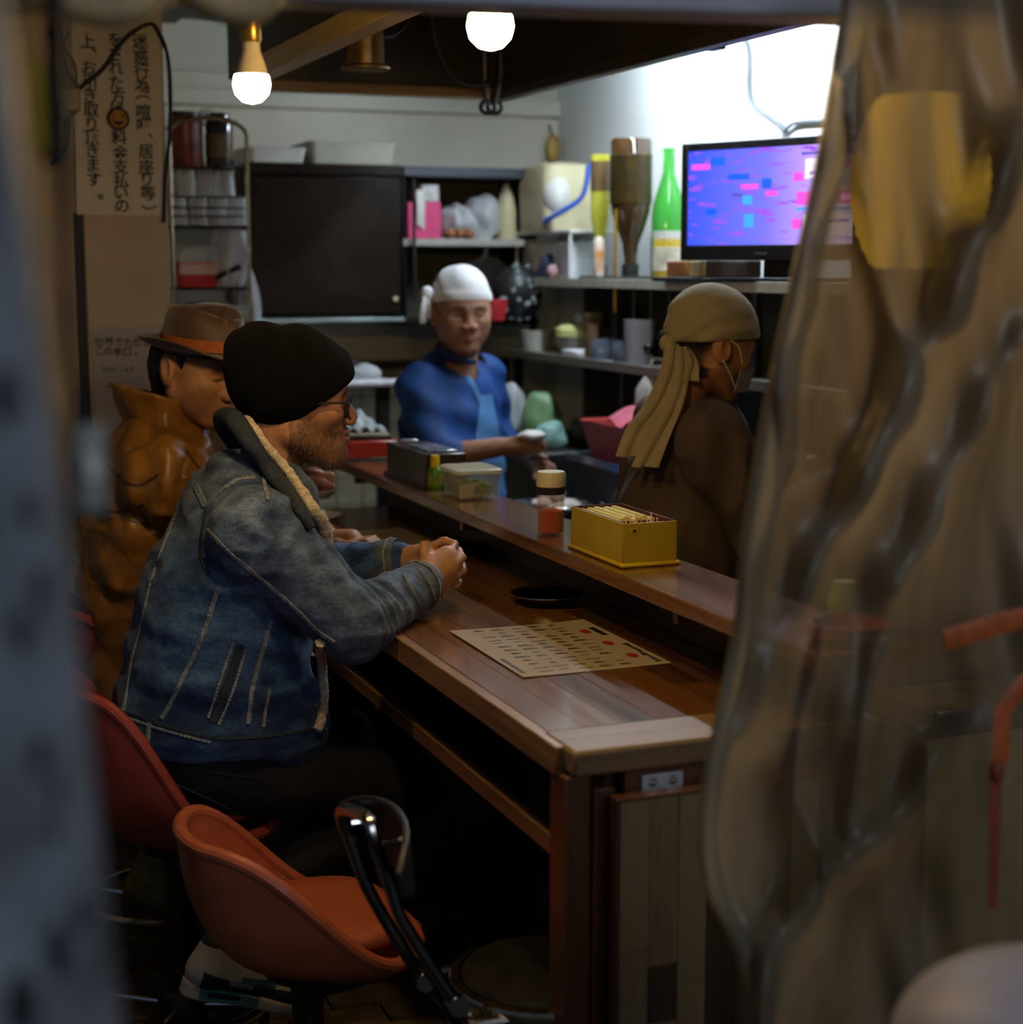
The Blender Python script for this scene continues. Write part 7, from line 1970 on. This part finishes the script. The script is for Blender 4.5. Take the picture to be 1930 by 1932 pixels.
# collar tabs
nc = Vector((O3.x, O3.y, 0)); na = math.atan2(f3b.y, f3b.x)
cpth = [(nc.x + .070 * math.cos(na + a), nc.y + .070 * math.sin(na + a), 1.262 + .022 * (1 - math.cos(a)) - .0) for a in [math.radians(20 + 320 * i / 24) for i in range(25)]]
MB().tube(cpth, [.004 + .008 * math.sin(math.pi * i / 24) for i in range(25)], 10, flat=1.6, up=(0, 0, 1)).build('collar', pm('navy_collar', (.004, .022, .09), .7), j3)
# headscarf
def scarf3(p):
    x, y, z = p; d = ell(p, (-.008, 0, .050), (.108, .087, .094)); pl = z - .034 - .10 * x
    d = d - .004 / (1 + np.exp((pl - .028) / .003)) - .0015 * np.sin(x * 60 + z * 90 + y * 30)
    return smax(d, -pl, .005)


V, Q = implicit(scarf3, (-.13, -.11, 0), (.12, .11, .16), .0045)
M_WSCARF = pm('white_headscarf', (.74, .74, .78), .85, var=.06, scale=20, bump=.2, bscale=100)
s3 = sdf_obj('headscarf', xform(V, O3, R3, K3), Q, M_WSCARF, ck1)
kp = at(806, 556, Y=4.70)
MB().ball(kp, (.022, .02, .026), 14, 8).build('knot', M_WSCARF, s3)
for dx, dz, w in ((-.016, -.085, .018), (.004, -.070, .014)): MB().tube(spline([kp, kp + Vector((dx * .8, -.01, dz * .4)), kp + Vector((dx, -.005, dz))], 5), [w] * 10 + [w * .7], 8, flat=.5).build('scarf_tail', M_WSCARF, s3)
# cup and rice held by the cook
c = at(1003, 826, Y=4.46); thing(wob((0, 0, 0), (.045, .035, .016), 71, .12), 'wrapped_food', M_WHITEP, (c.x, c.y, c.z - .006), 'white wrapped food in the right hand of the cook', 'food', smooth=80)
gb = (1.905, 4.50)
dish((gb[0], gb[1], .812), .11, .035, M_STEEL, 'steel_bowl', 'steel bowl of white pieces below the hands of the cook', 'bowl')
for k, (dx, dy, s) in enumerate(((-.04, .0, .038), (.02, .03, .034), (.035, -.03, .032), (-.01, -.05, .03), (.0, .01, .034))):
    thing(wob((0, 0, 0), (s, s * .9, s * .6), 80 + k, .12), 'dough_piece', pm('pale_dough', (.62, .56, .56), .7, var=.1), (gb[0] + dx, gb[1] + dy, .826 + (.03 if k == 4 else 0)), ('leftmost', 'farthest', 'rightmost', 'nearest', 'topmost')[k] + ' white doughy piece in the steel bowl', 'food', 'white pieces in the steel bowl', smooth=80)
# ------------------------------------------------------------------ cook with the tan headscarf
c2 = empty('person', (1.76, 3.42, 0), 'standing cook in a brown shirt with long tan headscarf turned away', 'person')
O4 = at(1338, 656, Y=3.36); f4 = RT * .92 + FH * .38; R4 = frame(f4, .30, 0); K4 = 1.0
V, Q = implicit(head_fn(neck=((-.03, 0, -.06), (-.05, 0, -.19))), (-.16, -.105, -.23), (.155, .105, .145), .0032)
C = head_cols(V, (.40, .18, .09), (.3, .1, .07), (.02, .012, .01), hair=(.010, .008, .007))
h4 = (xform(V, O4, R4, K4), Q, C)
BX4, BY4 = 1.76, 3.42; f4b = RT * .98 + FH * .14; R4b = frame(f4b)
T4 = lambda x, y, z: tuple(Vector((BX4, BY4, 0)) + R4b @ Vector((x, y, z)))
S4, E4, W4 = T4(.02, -.195, 1.17), T4(.14, -.225, .96), T4(.37, -.13, 1.07)
S4L, E4L, W4L = T4(.02, .195, 1.17), T4(.14, .225, .96), T4(.37, .13, 1.07)


def loc4(p):
    x, y = p[0] - BX4, p[1] - BY4; a = np.array(R4b); z = p[2] + 0 * x
    xx = x * a[0, 0] + y * a[1, 0]; return (xx - .16 * np.clip(z - .95, 0, 1) ** 1.0, x * a[0, 1] + y * a[1, 1], z)


def core4(p):
    d = loftz(loc4(p), [(.05, 0, 0, .09, .14), (.9, 0, 0, .1, .15), (1.1, 0, 0, .1, .15), (1.2, 0, 0, .06, .1), (1.28, .0, 0, .05, .055)])
    for s, e, w in ((S4, E4, W4), (S4L, E4L, W4L)): d = smin(d, chain(p, (s, e, w), (.048, .042, .029)), .03)
    return d


V4, Q4 = implicit(core4, (1.50, 3.12, .04), (2.2, 3.74, 1.3), .014)
hs = []
for w in (W4, W4L):
    d_ = R4b @ Vector((1, 0, -.15)); hv = implicit(hand_at(w, tuple(d_)), tuple(np.array(w) - .07), tuple(np.array(w) + .17), .005); hs.append((hv[0], hv[1], skin_col(hv[0], (.40, .18, .09))))
bd = join_meshes([h4, (V4, Q4, skin_col(V4, (.40, .18, .09)))] + hs)
sdf_obj('body', bd[0], bd[1], M_SKIN, c2, bd[2])


def sh4(p):
    q = loc4(p); d = loftz(q, [(.72, .0, 0, .15, .20), (.85, 0, 0, .15, .195), (1.0, 0, 0, .15, .20), (1.10, .0, 0, .14, .20), (1.18, -.0, 0, .11, .17), (1.24, -.0, 0, .075, .10), (1.275, .0, 0, .06, .07)])
    d = d - .006 * np.sin(q[2] * 34 + q[1] * 22 + np.sin(q[0] * 25))
    for s, e, w in ((S4, E4, W4), (S4L, E4L, W4L)):
        e2 = tuple(np.array(e) + (np.array(w) - np.array(e)) * .8); a = smin(cap(p, s, e, .080, .066), cap(p, e, e2, .062, .048), .03); d = smin(d, a, .025)
    return d


V, Q = implicit(sh4, (1.46, 3.10, .70), (2.22, 3.80, 1.31), .008)
V = V + normals(V, Q) * (.010 * (1 - 4 * np.abs(vnoise(V * np.array([1.6, 1.6, .7], f32), 9))) + .004 * vnoise(V, 30))[:, None].astype(f32)
s4 = sdf_obj('brown_shirt', V, Q, pm('brown_cloth', (.078, .052, .040), .8, var=.15, scale=20, bump=.2, bscale=200), c2)
sv = bvh_of(s4)
V, Q = implicit(lambda p: smin(chain(loc4(p), ((0, -.09, .85), (.01, -.1, .45), (0, -.1, .06)), (.10, .075, .06)), chain(loc4(p), ((0, .09, .85), (.01, .1, .45), (0, .1, .06)), (.10, .075, .06)), .03), (1.5, 3.2, .02), (1.98, 3.68, .97), .016)
sdf_obj('trousers', V, Q, MATS['dark_trousers'], c2)
MB().tube(spline([T4(-.16, -.12, .985), T4(-.17, .0, .99), T4(-.16, .12, .985)], 5), .006, 8).build('apron_string', M_BLACKP, c2)
M_TSCARF = pm('tan_headscarf', (.33, .27, .17), .85, var=.10, scale=16, bump=.25, bscale=90)


def scarf4(p):
    x, y, z = p; d = ell(p, (-.008, 0, .046), (.112, .090, .100)); pl = z - .030 - .34 * x + .012
    d = d - .0028 * np.sin(z * 120 - x * 90 + y * 40 + np.sin(x * 40)) * np.clip(1 - (z - .03) / .09, 0, 1) - .004 / (1 + np.exp((pl - .03) / .004))
    return smax(d, -pl, .006)


V, Q = implicit(scarf4, (-.14, -.115, -.06), (.125, .115, .165), .0042)
t4 = sdf_obj('headscarf', xform(V, O4, R4, K4), Q, M_TSCARF, c2)
kn = at(1262, 648, Y=3.36)
MB().ball(kn, (.022, .024, .022), 16, 10).build('knot', M_TSCARF, t4)


def tail(path, w, name='scarf_tail'):
    P = spline([at(x, y, Y=Y) for x, y, Y in path], 7); n = len(P); mb = MB()
    side = (RT * .9 + FH * .1).normalized()

    def f(u, v):
        i = min(n - 1, int(u * (n - 1) + .5)); k = (v - .5) * 2
        return P[i] + side * (k * w * (.55 + .45 * u)) - FH * (.006 * math.cos(k * 4.5 + u * 3) + .004 * k)
    return MB().grid(f, n, 9, thick=.004).build(name, M_TSCARF, t4, smooth=80)


tail([(1268, 650, 3.34), (1262, 700, 3.31), (1240, 760, 3.29), (1206, 810, 3.28), (1188, 862, 3.27)], .030)
tail([(1282, 655, 3.33), (1284, 710, 3.29), (1268, 770, 3.26), (1240, 830, 3.25), (1216, 882, 3.24)], .028)
tail([(1290, 655, 3.33), (1305, 685, 3.30), (1300, 720, 3.28)], .020)
# mask string and mask
MB().tube(spline([O4 + R4 @ (Vector(v) * K4) for v in ((.0, -.088, .020), (.03, -.080, .012), (.06, -.062, -.02))], 5), .0025, 6).build('mask_string', M_CREAMP, c2)
MB().tube(spline([O4 + R4 @ (Vector(v) * K4) for v in ((-.005, -.088, -.028), (.03, -.075, -.05), (.06, -.055, -.07))], 5), .0025, 6).build('mask_string', M_CREAMP, c2)
MB().grid(lambda u, v: O4 + R4 @ (Vector((.060 + .065 * math.sin(math.pi * u), -.062 + .124 * u, -.022 - .060 * v + .01 * math.sin(math.pi * u))) * K4), 14, 8, thick=.002).build('face_mask', pm('white_mask', (.34, .31, .25), .8), c2, smooth=60)
